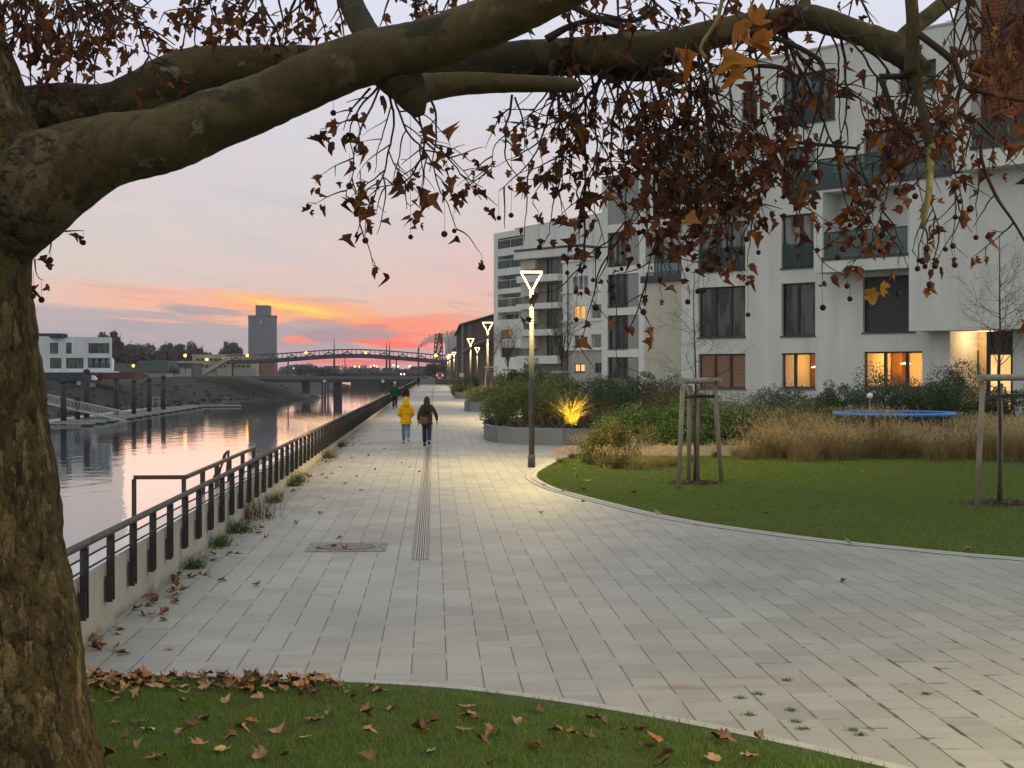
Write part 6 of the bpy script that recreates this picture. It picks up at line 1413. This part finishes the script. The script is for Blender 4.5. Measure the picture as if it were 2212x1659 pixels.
def staked(xp, yp, trunk_r, height, feet, ring_y, ring_px, label, seed, kind='whorl', strap=False, disc=True, lean=(0, 0)):
    random.seed(seed); b = G(xp, yp) if not isinstance(yp, tuple) else D(xp, yp[0], yp[1]); b.z = 0 if not isinstance(yp, tuple) else .5
    d_ = (b - CAM).dot(FWD); o = thing('young_tree', b, label, 'tree'); zr = D(xp, ring_y, d_).z; rr = ring_px / 2 / F * d_
    mb = MB(); tp = b + Vector((lean[0], lean[1], height)); pts = [b + (tp - b) * (i / 8) + Vector((random.gauss(0, .02), random.gauss(0, .02), 0)) * (i > 0) for i in range(9)]
    mb.tube(pts, [trunk_r * (1 - .8 * i / 8) for i in range(9)], 8); mb.build('trunk', M_ytw, o); mb = MB()
    if kind == 'whorl':
        for i in range(26):
            f_ = random.uniform(.40, .97); a = random.uniform(0, 6.28); p = b.lerp(tp, f_); sprout(mb, p, (math.cos(a), math.sin(a), random.uniform(.15, .75)), (1.12 - f_) * height * random.uniform(.26, .42), trunk_r * .34 * (1.25 - f_), 2, .16, .16)
    else:
        for i in range(30):
            a = random.uniform(0, 6.28); p = b.lerp(tp, random.uniform(.46, .60)); sprout(mb, p, (math.cos(a) * .42, math.sin(a) * .42, 1.0), height * random.uniform(.32, .55), trunk_r * .30, 1, .10, .1)
    mb.build('crown', M_ytw, o).__setitem__('kind', 'stuff')
    sf = thing('tree_stakes', b, SUP[xp], 'tree stakes', 'tree supports')
    n = len(feet); tops = []
    for fx, fy in feet:
        q = G(fx, fy) if fy > 0 else b + Vector((fx, -fy, 0)) if 0 else G(fx, fy); q = q if not isinstance(yp, tuple) else D(fx, fy, d_ + random.uniform(-.3, .3)); q.z = b.z - .1
        v = Vector((q.x - b.x, q.y - b.y, 0)); t_ = b + v * .74; t_.z = zr - .08; tops.append(t_); mb = MB(); mb.tube([q, t_], .052, 10); mb.build('stake', M_stake, sf)
    C = sum((Vector((t.x, t.y, 0)) for t in tops), Vector()) / n; order = sorted(range(n), key=lambda i: math.atan2(tops[i].y - C.y, tops[i].x - C.x))
    for k in range(n):
        a, c_ = tops[order[k]], tops[order[(k + 1) % n]]; e = (c_ - a).normalized() * .17; up_ = Vector((0, 0, .12)); mb = MB(); mb.tube([a - e + up_, c_ + e + up_], .068, 10); mb.build('rail', M_rung, sf)
    mb = MB(); zz = zr - .33
    for t in tops: q = Vector((t.x, t.y, zz)); mb.bar(q + (b - q) * .0 + Vector((0, 0, 0)) if 0 else q, Vector((b.x, b.y, zz)), .025, .07)
    mb.build('strap', M_strap, sf)
    if disc:
        mb = MB(); ring = []; m_ = 26
        for i in range(m_): a = 6.283 * i / m_; rr_ = rr * 1.25 * random.uniform(.85, 1.12); ring.append((b.x + rr_ * math.cos(a), b.y + rr_ * math.sin(a), .012))
        mb.add(ring + [(b.x, b.y, .09)], [(i, (i + 1) % m_, m_) for i in range(m_)], True); mo = mb.build('mulch_ring', M_mulch); tag(mo, 'dark bark mulch ring around the %s' % ('first staked tree' if xp < 1800 else 'second staked tree'), 'mulch', kind='stuff')
        chips = np.stack([rng.normal(b.x, rr * .55, 1500), rng.normal(b.y, rr * .55, 1500), rng.uniform(.03, .09, 1500)], 1); cards('mulch', chips, np.full(1500, .06), L_('mulch_chip', [(0, (.03, .02, .016)), (.7, (.10, .07, .055)), (1, (.26, .22, .20))], .9, 0), mo, 0, .4)
    return o
staked(1500, 1048, .034, 5.05, [(1465, 1060), (1487, 1043), (1507, 1041), (1559, 1044)], 826, 80, 'bare young tree with four stakes on the lawn behind the curved edge', 5, strap=True)
staked(2158, 1092, .042, 5.3, [(2109, 1104), (2161, 1087), (2235, 1080)], 820, 108, 'bare young tree with three stakes near the right edge of the lawn', 9, strap=True)
staked(1214, (900, 78), .055, 5.2, [(1192, 908), (1209, 912), (1225, 905)], 806, 44, 'bare fan shaped young tree held by stakes behind the glowing grass', 11, 'fan', disc=False)
staked(1062, (850, 134), .05, 5.6, [(1046, 852), (1062, 855), (1075, 852)], 794, 30, 'bare young tree held by stakes in the third planter by the brick warehouse', 13, 'fan', disc=False)
staked(1097, (860, 104), .05, 5.2, [(1088, 862), (1098, 865), (1106, 862)], 800, 26, 'bare young tree held by stakes before the balcony tower', 17, 'fan', disc=False)
random.seed(21)
# trampoline, ball lamp
M_pad = simple('blue_pad', (.030, .20, .58), .4, .1, 2, spec=.5); M_net = simple('trampoline_mat', (.02, .025, .04), .7); M_leg = simple('steel_leg', (.25, .25, .26), .4)
tc = D(1932, 893, 51); tz = 1.24; tp_ = thing('trampoline', (tc.x, tc.y, 0), 'round trampoline with a blue edge pad standing behind the dry grasses', 'trampoline'); r_ = 132 / F * 51
mb = MB(); N = 48; vs = []
for i in range(N):
    a = 6.283 * i / N
    for q, z in ((r_, tz - .08), (r_ - .02, tz + .04), (r_ - .36, tz + .03), (r_ - .36, tz - .01)): vs.append((tc.x + q * math.cos(a), tc.y + q * math.sin(a), z))
mb.add(vs, [(i * 4 + k, i * 4 + (k + 1) % 4, ((i + 1) % N) * 4 + (k + 1) % 4, ((i + 1) % N) * 4 + k) for i in range(N) for k in range(4)], True); mb.build('edge_pad', M_pad, tp_)
mb = MB(); mb.lathe((tc.x, tc.y, 0), [(r_ - .38, tz - .03), (r_ - .38, tz - .01)], 40, False); mb.build('jump_mat', M_net, tp_)
for i in range(6): a = 6.283 * i / 6 + .3; p = Vector((tc.x + (r_ - .1) * math.cos(a), tc.y + (r_ - .1) * math.sin(a), 0)); mb = MB(); mb.tube([p, p + Vector((0, 0, tz - .03))], .025, 8); mb.build('leg', M_leg, tp_)
p = D(1879, 855, 52); bl = thing('ball_lamp', (p.x, p.y, 0), 'white ball garden lamp on a thin pole behind the trampoline', 'lamp'); mb = MB(); mb.tube([(p.x, p.y, 0), (p.x, p.y, p.z - .10)], .02, 8); mb.build('pole', M_leg, bl); mb = MB(); mb.ball(p, .105, 14, 10); mb.build('globe', simple('white_globe', (.75, .75, .75), .3, .02), bl)
# weeds along the wall
WG = 'weeds growing along the quay wall'
for x, y, h_, lb, m_ in ((512, 1150, .38, 'bushy green weed at the wall foot with brown leaves around it', 0), (535, 1120, .7, 'tall dry brown weed leaning on the quay wall', 1), (460, 1180, .3, 'small green weed in the wall corner, nearest of the bigger ones', 0), (397, 1228, .25, 'small grassy weed at the wall foot nearest the tree', 0), (628, 1042, .40, 'green weed tuft at the wall foot halfway to the walkers', 0), (610, 1050, .3, 'short green weed beside the halfway tuft', 0), (565, 1085, .3, 'small green sprout at the wall foot beyond the dry weed', 0), (700, 990, .45, 'dark weed clump at the wall where many leaves gather', 1), (740, 965, .3, 'distant dark weed at the wall foot', 1)):
    p = G(x, y); p.x = -3.36 + .12; tuft('weed', (p.x, p.y, 0), h_, 150, h_ * .8, M_greenbl if not m_ else M_rustbl, lb, WG, .011, None, 'weed', .9)
for x, y in ((1600, 1508), (1620, 1545), (1700, 1470), (1708, 1535), (1720, 1560), (1840, 1578), (1860, 1588), (1640, 1500), (1735, 1575), (2000, 1500)):
    p = G(x, y); tuft('joint_weed', (p.x, p.y, 0), .035, 60, .07, M_greenbl, 'tiny green weed growing in a paving joint near the lawn edge', 'weeds in the paving joints', .006, None, 'weed', 1.2)

# ------------------------------------------------------------------ trees far off
M_farwood = L_('bare_wood_twigs', [(0, (.085, .070, .072)), (.6, (.125, .105, .105)), (1, (.16, .13, .125))], .9, .1)
def far_tree(xp, d_, wp, top, base, n, size, label, kind='thing', name='tree', mat=None, up=.6, k=30, grp=None):
    c = D(xp, base, d_); z1 = D(xp, top, d_).z; z0 = c.z; rx = wp / 2 / F * d_; h = z1 - z0
    o = thing(name, c, label, 'tree', grp); mb = MB()
    mb.tube([c - Vector((0, 0, 1.5)), c + Vector((0, 0, h * .4)), c + Vector((rx * .1, 0, h * .8))], [rx * .10, rx * .07, rx * .02], 8)
    for _ in range(10): a = random.uniform(0, 6.28); mb.tube([c + Vector((0, 0, h * random.uniform(.2, .4))), c + Vector((rx * .45 * math.cos(a), rx * .45 * math.sin(a), h * .6)), c + Vector((rx * .8 * math.cos(a), rx * .8 * math.sin(a), h * random.uniform(.7, .92)))], [rx * .05, rx * .03, rx * .008], 5)
    mb.build('trunk', M_ytw, o); cards('crown', lumps(c, rx, rx, z0 + h * .12, z1, k, n, h * .02), np.full(n, size), mat or M_farwood, o, up, .3); return o
far_tree(240, 480, 58, 708, 806, 9000, 1.0, 'large round bare tree rising behind the white house')
far_tree(498, 620, 44, 733, 800, 4500, 1.0, 'spiky poplar like bare tree between crane and silo', up=2.5)
far_tree(376, 395, 22, 789, 815, 700, .5, 'small round bare tree right of the green barn')
for i, (x, w_, t_) in enumerate(((278, 50, 744), (318, 66, 739), (362, 62, 741), (402, 64, 736), (434, 46, 752), (455, 30, 766))):
    far_tree(x, 560, w_, t_, 806, 6000, 1.1, ('bare brownish tree of the wood behind the long shed, ' + ('leftmost', 'second from the left', 'third from the left', 'tallest near the lamp', 'second from the right', 'rightmost low one')[i]), grp='bare trees of the wood behind the shed')
Mb = L_('hazy_twigs', [(0, (.085, .085, .092)), (1, (.15, .145, .15))], .9, .1)
C = []
for _ in range(70):
    x = random.uniform(596, 985); d_ = random.uniform(820, 1150); c = D(x, 818, d_); C.append(lumps(c, random.uniform(5, 12), 6, c.z, c.z + random.uniform(3.5, 8.5), 10, 420))
wd = thing('far_wood', D(800, 815, 900), 'hazy far belt of bare trees beyond the bridges', 'trees'); wd['kind'] = 'stuff'; cards('crown', np.concatenate(C), np.full(70 * 420, 1.3), Mb, wd, .3, .6)
far_tree(660, 640, 46, 783, 815, 3000, .9, 'rounded hazy tree between silo and road bridge', mat=Mb); far_tree(700, 610, 26, 788, 815, 1500, .9, 'dark small tree near the left clearance sign')
far_tree(940, 480, 46, 783, 818, 2500, .8, 'dark tree at the promenade end below the orange lamp', mat=Mf['dark'])

# scrub and stones along the far waterline
C = []
for _ in range(320):
    yy = random.uniform(150, 420); xx = np.interp(yy, [60, 150, 240, 330, 392, 404, 416, 440], [-63, -62, -60, -52, -47, -40, -31, -33]); o_ = random.choice((1.5, 3, 5, 8, 14)) * random.uniform(.7, 1.3); zz = np.interp(o_, [0, 1.2, 5, 12, 22], [-5.4, -4.7, -3.9, -1.2, 1.1])
    C.append(lumps(Vector((xx - o_, yy, 0)), random.uniform(.5, 1.8), random.uniform(.5, 2), zz - .1, zz + random.uniform(.2, .7), 5, 60))
sb = thing('bank_scrub', (-60, 240, -4), 'low dark scrub scattered over the far river bank', 'scrub'); sb['kind'] = 'stuff'
cards('foliage', np.concatenate(C), np.full(320 * 60, .26), L_('scrub_leaf', [(0, (.014, .017, .008)), (.7, (.032, .034, .017)), (1, (.06, .052, .03))], .9, .1), sb, .3, .5)
# ------------------------------------------------------------------ people
def skinned(name, J, E, mat, parent, root, sub=2):
    """J: {joint: (x, y, z, rx, ry)}"""
    keys = list(J); o0 = origin(parent); me = bpy.data.meshes.new(name); me.from_pydata([Vector(J[k][:3]) for k in keys], [(keys.index(a), keys.index(b)) for a, b in E], [])
    o = link(name, me, parent, mat); m = o.modifiers.new('Skin', 'SKIN'); m.use_smooth_shade = True; sv = me.skin_vertices[0].data
    for i, k in enumerate(keys): sv[i].radius = J[k][3:5]; sv[i].use_root = (k == root)
    s = o.modifiers.new('Subdivision', 'SUBSURF'); s.levels = s.render_levels = sub; return o
M_skin = simple('skin', (.38, .22, .15), .55, .05)
def person(loc, h, rz, label, top, legs, shoes, hair, swing=.22, arms=((.0, .06), (.0, .06)), puff=1.0, long=0.0, hood=None, hairlen=0.0, bag=None, hat=None, skirt=0.0, bend=.0, step=1, hands_in=False):
    o = thing('person', loc, label, 'person'); o.rotation_euler = (0, 0, rz); k = h / 1.75; S = swing
    hip, kn, an = .93, .50, .09
    J = {'pelvis': (0, 0, .95, .135, .10), 'waist': (0, .01, 1.10, .125, .09), 'chest': (0, .02, 1.30, .15, .105), 'neck': (0, .02, 1.49, .055, .055), 'head0': (0, .035, 1.58, .075, .088), 'head1': (0, .04, 1.68, .078, .095), 'head2': (0, .035, 1.735, .055, .07), 'head3': (0, .03, 1.76, .02, .025)}
    E = [('pelvis', 'waist'), ('waist', 'chest'), ('chest', 'neck'), ('neck', 'head0'), ('head0', 'head1'), ('head1', 'head2'), ('head2', 'head3')]
    for s, n, ph in ((-1, 'l', step), (1, 'r', -step)):
        f = S * ph; lift = .10 if f < 0 else 0
        J['hip' + n] = (s * .085, 0, .90, .085, .085); J['knee' + n] = (s * .09, f * .55 + .05, .50 + (.02 if f < 0 else 0), .058, .058); J['ankle' + n] = (s * .09, f * 1.25 - (.06 if f < 0 else 0), .09 + lift, .038, .042)
        J['toe' + n] = (s * .10, f * 1.25 + .15 - (.10 if f < 0 else 0), .035 + lift * .25, .035, .024)
        E += [('pelvis', 'hip' + n), ('hip' + n, 'knee' + n), ('knee' + n, 'ankle' + n), ('ankle' + n, 'toe' + n)]
        sw, out = arms[0 if s < 0 else 1]
        J['sh' + n] = (s * .175, .02, 1.415, .055, .055); J['el' + n] = (s * (.235 + out), .0 - sw * .5, 1.13, .042, .042)
        if hands_in: J['wr' + n] = (s * .17, .10, .98, .028, .034); J['ha' + n] = (s * .12, .15, .93, .022, .036)
        else: J['wr' + n] = (s * (.25 + out * 1.1), .06 - sw, .89, .026, .032); J['ha' + n] = (s * (.25 + out * 1.1), .08 - sw * 1.05, .80, .017, .036)
        E += [('chest', 'sh' + n), ('sh' + n, 'el' + n), ('el' + n, 'wr' + n), ('wr' + n, 'ha' + n)]
        if not hands_in:
            hx, hy, hz = J['ha' + n][:3]
            for q, (dy, L) in enumerate(((.03, .065), (.011, .078), (-.009, .074), (-.028, .058))):
                J['f%s%d' % (n, q)] = (hx, hy + dy, hz - .03, .009, .009); J['g%s%d' % (n, q)] = (hx - s * .012, hy + dy * 1.1, hz - .03 - L, .007, .007); E += [('ha' + n, 'f%s%d' % (n, q)), ('f%s%d' % (n, q), 'g%s%d' % (n, q))]
            J['t' + n] = (hx - s * .01, hy + .05, hz - .01, .010, .010); E.append(('ha' + n, 't' + n))
    for key, v in J.items(): J[key] = tuple(c * k for c in v)
    A = lambda ks, g, dz=0.0: {q: (*J[q][:2], J[q][2] + dz, J[q][3] * g[q] if isinstance(g, dict) else J[q][3] * g, J[q][4] * g[q] if isinstance(g, dict) else J[q][4] * g) for q in ks}
    P0 = Vector(loc)
    def mk(name, JJ, EE, mat, root): return skinned(name, JJ, EE, mat, o, root)
    body = mk('body', J, E, M_skin, 'pelvis')
    ears = MB()
    for s in (-1, 1): ears.ball(Vector((s * .082 * k, .035 * k, 1.63 * k)), .022 * k, 8, 6)
    # trousers
    g = {q: 1.22 for q in J}; g['pelvis'] = 1.12
    ks = ['pelvis', 'hipl', 'kneel', 'anklel', 'hipr', 'kneer', 'ankler']; JT = A(ks, g)
    for n in 'lr': q = JT['ankle' + n]; JT['ankle' + n] = (q[0], q[1], q[2] + .02 * k, .070 * k, .078 * k); q = JT['knee' + n]; JT['knee' + n] = (*q[:3], .084 * k, .084 * k)
    mk('trousers', JT, [e for e in E if e[0] in ks and e[1] in ks], legs, 'pelvis')
    for n in 'lr':
        a, t_ = J['ankle' + n], J['toe' + n]; JS = {'heel': (a[0], a[1] - .05 * k, a[2] - .045 * k, .045 * k, .04 * k), 'mid': (a[0], a[1] + .04 * k, a[2] - .04 * k, .05 * k, .045 * k), 'toe': (t_[0], t_[1] + .03 * k, t_[2] + .005, .045 * k, .03 * k)}
        mk('shoe', JS, [('heel', 'mid'), ('mid', 'toe')], shoes, 'mid')
    # jacket with sleeves
    ks = ['pelvis', 'waist', 'chest', 'neck', 'shl', 'ell', 'wrl', 'shr', 'elr', 'wrr']; g = {q: 1.35 * puff for q in ks}; g.update(chest=1.22 * puff, waist=1.32 * puff, pelvis=1.28 * puff, neck=1.5)
    JC = A(ks, g); q = JC['pelvis']; q = (*q[:3], q[3] * 1.05, q[4] * 1.25); JC['pelvis'] = q; JC['hem'] = (q[0], q[1], q[2] - (.08 + long) * k, q[3] * (1.0 + skirt), q[4] * (1.05 + skirt))
    for n in 'lr': q = JC['wr' + n]; JC['wr' + n] = (q[0], q[1], q[2] + .03 * k, .046 * puff * k, .046 * puff * k); q = JC['el' + n]; JC['el' + n] = (*q[:3], .066 * puff * k, .066 * puff * k); q = JC['sh' + n]; JC['sh' + n] = (*q[:3], .080 * puff * k, .080 * puff * k)
    JC['neck'] = (*JC['neck'][:2], JC['neck'][2] - .02 * k, .085 * k, .085 * k)
    mk('jacket', JC, [e for e in E if e[0] in ks and e[1] in ks] + [('pelvis', 'hem')], top, 'pelvis')
    def cover(name, rows, mat):          # rows: (y, z, radius, squeeze) from bottom to top, rounded
        mb = MB(); n = 14; rows = [(y * k, z * k, r * k, q) for y, z, r, q in rows]
        for y, z, r, q in rows:
            for j in range(n): a = 2 * math.pi * j / n; mb.v.append(P0 + Vector((r * math.cos(a), y + r * q * math.sin(a), z)))
        for i in range(len(rows) - 1):
            for j in range(n): c0, c1 = i * n + j, i * n + (j + 1) % n; mb.f.append((c0, c1, c1 + n, c0 + n)); mb.sm.append(True)
        mb.f += [tuple(range(n))[::-1], tuple(range((len(rows) - 1) * n, len(rows) * n))]; mb.sm += [True, True]; return mb.build(name, mat, o)
    if hood:
        cover('hood', [(-.03, 1.40, .125, .9), (-.04, 1.47, .145, .9), (-.03, 1.53, .140, .95), (-.01, 1.60, .122, 1.0), (.005, 1.68, .118, 1.05), (.01, 1.745, .100, 1.1), (.015, 1.79, .062, 1.1), (.015, 1.81, .015, 1.0)], hood)
        mb = MB(); mb.tube([P0 + Vector((x * k, -.17 * k + abs(x) * .18 * k, 1.32 * k)) for x in (-.15, -.075, 0, .075, .15)], .010, 6); mb.build('back_seam', hood, o)
    elif hair:
        rows = [(.0, 1.53, .085, .9), (-.005, 1.60, .100, .95), (.0, 1.68, .104, 1.05), (.008, 1.74, .088, 1.1), (.015, 1.785, .050, 1.1), (.015, 1.80, .012, 1.0)]
        if hairlen: rows = [(-.15, 1.53 - hairlen, .05, .5), (-.15, 1.57 - hairlen, .105, .5), (-.14, 1.60 - hairlen * .5, .135, .55), (-.09, 1.55, .125, .75), (-.03, 1.62, .112, .95)] + rows[2:]
        cover('hair', rows, hair)
    if hat: cover('cap', [(.03, 1.665, .104, 1.1), (.03, 1.72, .104, 1.1), (.03, 1.765, .085, 1.1), (.03, 1.80, .045, 1.1), (.03, 1.812, .012, 1.0)], hat)
    # face: eyes, nose, mouth on the far side of the head
    mb = MB()
    for s in (-1, 1): mb.ball(P0 + Vector((s * .032 * k, .125 * k, 1.655 * k)), .011 * k, 8, 6)
    for i, s in enumerate((-1, 1)): mb = MB(); mb.ball(P0 + Vector((s * .032 * k, .122 * k, 1.655 * k)), .012 * k, 8, 6); mb.build('eye', simple('eye', (.05, .04, .035), .3), body)
    mb = MB(); mb.ball(P0 + Vector((0, .135 * k, 1.625 * k)), .017 * k, 8, 6); mb.build('nose', M_skin, body)
    mb = MB(); mb.tube([P0 + Vector((-.025 * k, .118 * k, 1.585 * k)), P0 + Vector((.025 * k, .118 * k, 1.585 * k))], .007 * k, 6); mb.build('mouth', simple('lips', (.30, .10, .09), .5), body)
    for s in (-1, 1): mb = MB(); mb.ball(P0 + Vector((s * .084 * k, .03 * k, 1.63 * k)), .024 * k, 8, 6); mb.build('ear', M_skin, body)
    return o, k
def cloth(name, c, var=.15): return simple(name, c, .85, var, 6, spec=.15, bump=.25, bscale=30)
M_jean = cloth('blue_jeans', (.16, .24, .34)); M_dkjean = cloth('dark_jeans', (.022, .034, .075)); M_yellow = cloth('yellow_jacket', (.72, .37, .008)); M_olive = cloth('olive_coat', (.048, .040, .022)); M_hair = simple('dark_hair', (.014, .009, .008), .5, .3, 20)
M_white_shoe = simple('white_trainers', (.5, .47, .43), .6); M_dkshoe = simple('dark_boots', (.03, .026, .024), .6); M_bag = simple('brown_leather', (.115, .040, .020), .5, .2, 6); M_green = cloth('green_coat', (.012, .075, .035)); M_black = cloth('black_cloth', (.018, .017, .018)); M_maroon = cloth('maroon_coat', (.075, .038, .035)); M_cap = simple('pale_cap', (.55, .55, .55), .8)
p = G(877, 957); person(p, 1.66, R(2), 'person in a puffy yellow hooded jacket and light blue jeans, walking away', M_yellow, M_jean, M_white_shoe, None, .07, ((.0, .06), (.0, .06)), 1.22, .05, hood=M_yellow, hands_in=True)
p = G(922, 964); o, k = person(p, 1.72, R(-2), 'person with long dark hair in an olive coat and dark jeans, walking away', M_olive, M_dkjean, M_dkshoe, M_hair, .20, ((.10, .05), (-.10, .10)), 1.12, .03, hairlen=.34, skirt=.14)
bg_ = thing('shoulder_bag', p + Vector((-.10, -.22, .90 * k)), 'brown leather shoulder bag hanging behind the hip of the long haired walker', 'bag')
q = p + Vector((-.12, -.20, .95 * k)); mb = MB(); mb.hexa([q + Vector(v) for v in ((-.15, -.05, -.13), (.13, -.05, -.15), (.13, .05, -.15), (-.15, .05, -.13), (-.13, -.035, .12), (.14, -.035, .10), (.14, .035, .10), (-.13, .035, .12))]); ob = mb.build('pouch', M_bag, bg_); bv = ob.modifiers.new('Bevel', 'BEVEL'); bv.width = .03; bv.segments = 3
mb = MB(); mb.tube([q + Vector((-.11, 0, .11)), q + Vector((-.03, .02, .30)), q + Vector((.12, .05, .50)), q + Vector((.24, .14, .57))], .010, 6); mb.build('strap', M_bag, bg_)
p = G(853, 883); person(p, 1.86, 0, 'person in a green coat and pale cap standing by the railing ahead of the walkers', M_green, M_black, M_dkshoe, None, .06, ((.0, .02), (.0, .02)), 1.12, .06, hat=M_cap)
p = G(876, 884); person(p, 1.70, R(25), 'person in a maroon coat with a rucksack beside the green coat', M_maroon, M_black, M_dkshoe, M_hair, .05, ((.0, .03), (.0, .03)), 1.15, .12)
ru = thing('rucksack', p + Vector((.05, -.24, 1.15)), 'dark rucksack on the back of the maroon coated person', 'bag'); q = p + Vector((.05, -.25, 1.22)); mb = MB(); mb.box(tuple(q + Vector((-.15, -.07, -.22))), tuple(q + Vector((.15, .07, .22)))); ob = mb.build('pouch', M_black, ru); bv = ob.modifiers.new('Bevel', 'BEVEL'); bv.width = .06; bv.segments = 3
for s in (-.1, .1): mb = MB(); mb.tube([q + Vector((s, .06, .18)), q + Vector((s, .16, .28)), q + Vector((s, .30, .22))], .014, 6); mb.build('strap', M_maroon, ru)
p = G(904, 835.3); person(p, 1.72, 0, 'distant person in dark clothes leaning on the far end of the quay railing', M_black, M_dkjean, M_dkshoe, M_hair, .05, ((.0, .02), (.0, .02)), 1.1, .1)
for x, lb, m1 in ((949, 'tiny pale figure walking beyond the end wall', M_cap), (962, 'tiny dark figure walking beyond the end wall', M_black), (941.5, 'tiny dark figure at the railing corner beyond the end wall', M_dkjean)):
    p = D(x, 821, 318); p.z = .0; person(p, 1.74, 0, lb, m1, M_black, M_dkshoe, M_hair, .15, ((.05, .03), (-.05, .03)), 1.1)
# sign boards on a post by the far planters
p = D(962 + 35, 847, 200); sg = thing('notice_post', (p.x, p.y, 0), 'pale notice board on a thin post beside the smallest planter', 'sign'); mb = MB(); mb.tube([(p.x, p.y, 0), (p.x, p.y, 2.6)], .04, 8); mb.build('post', M_pole, sg); mb = MB(); mb.box((p.x - .30, p.y - .05, 1.9), (p.x + .30, p.y - .02, 2.4)); mb.build('board', simple('pale_board', (.5, .5, .38), .6), sg)

# ------------------------------------------------------------------ evening haze over the harbour
mb = MB(); mb.box((-1700, -70, -6.4), (1700, 1600, 60)); hz = mb.build('haze'); tag(hz, kind='stuff')
hm = bpy.data.materials.new('haze_air'); hm.use_nodes = True; ht = hm.node_tree; ht.nodes.clear(); ho = ht.nodes.new('ShaderNodeOutputMaterial'); hv = ht.nodes.new('ShaderNodeVolumePrincipled'); hv.inputs['Color'].default_value = (.86, .87, .93, 1); hv.inputs['Density'].default_value = .00011; hv.inputs['Anisotropy'].default_value = .2; ht.links.new(hv.outputs[0], ho.inputs['Volume']); hz.data.materials.append(hm)
SC.cycles.volume_bounces = 0
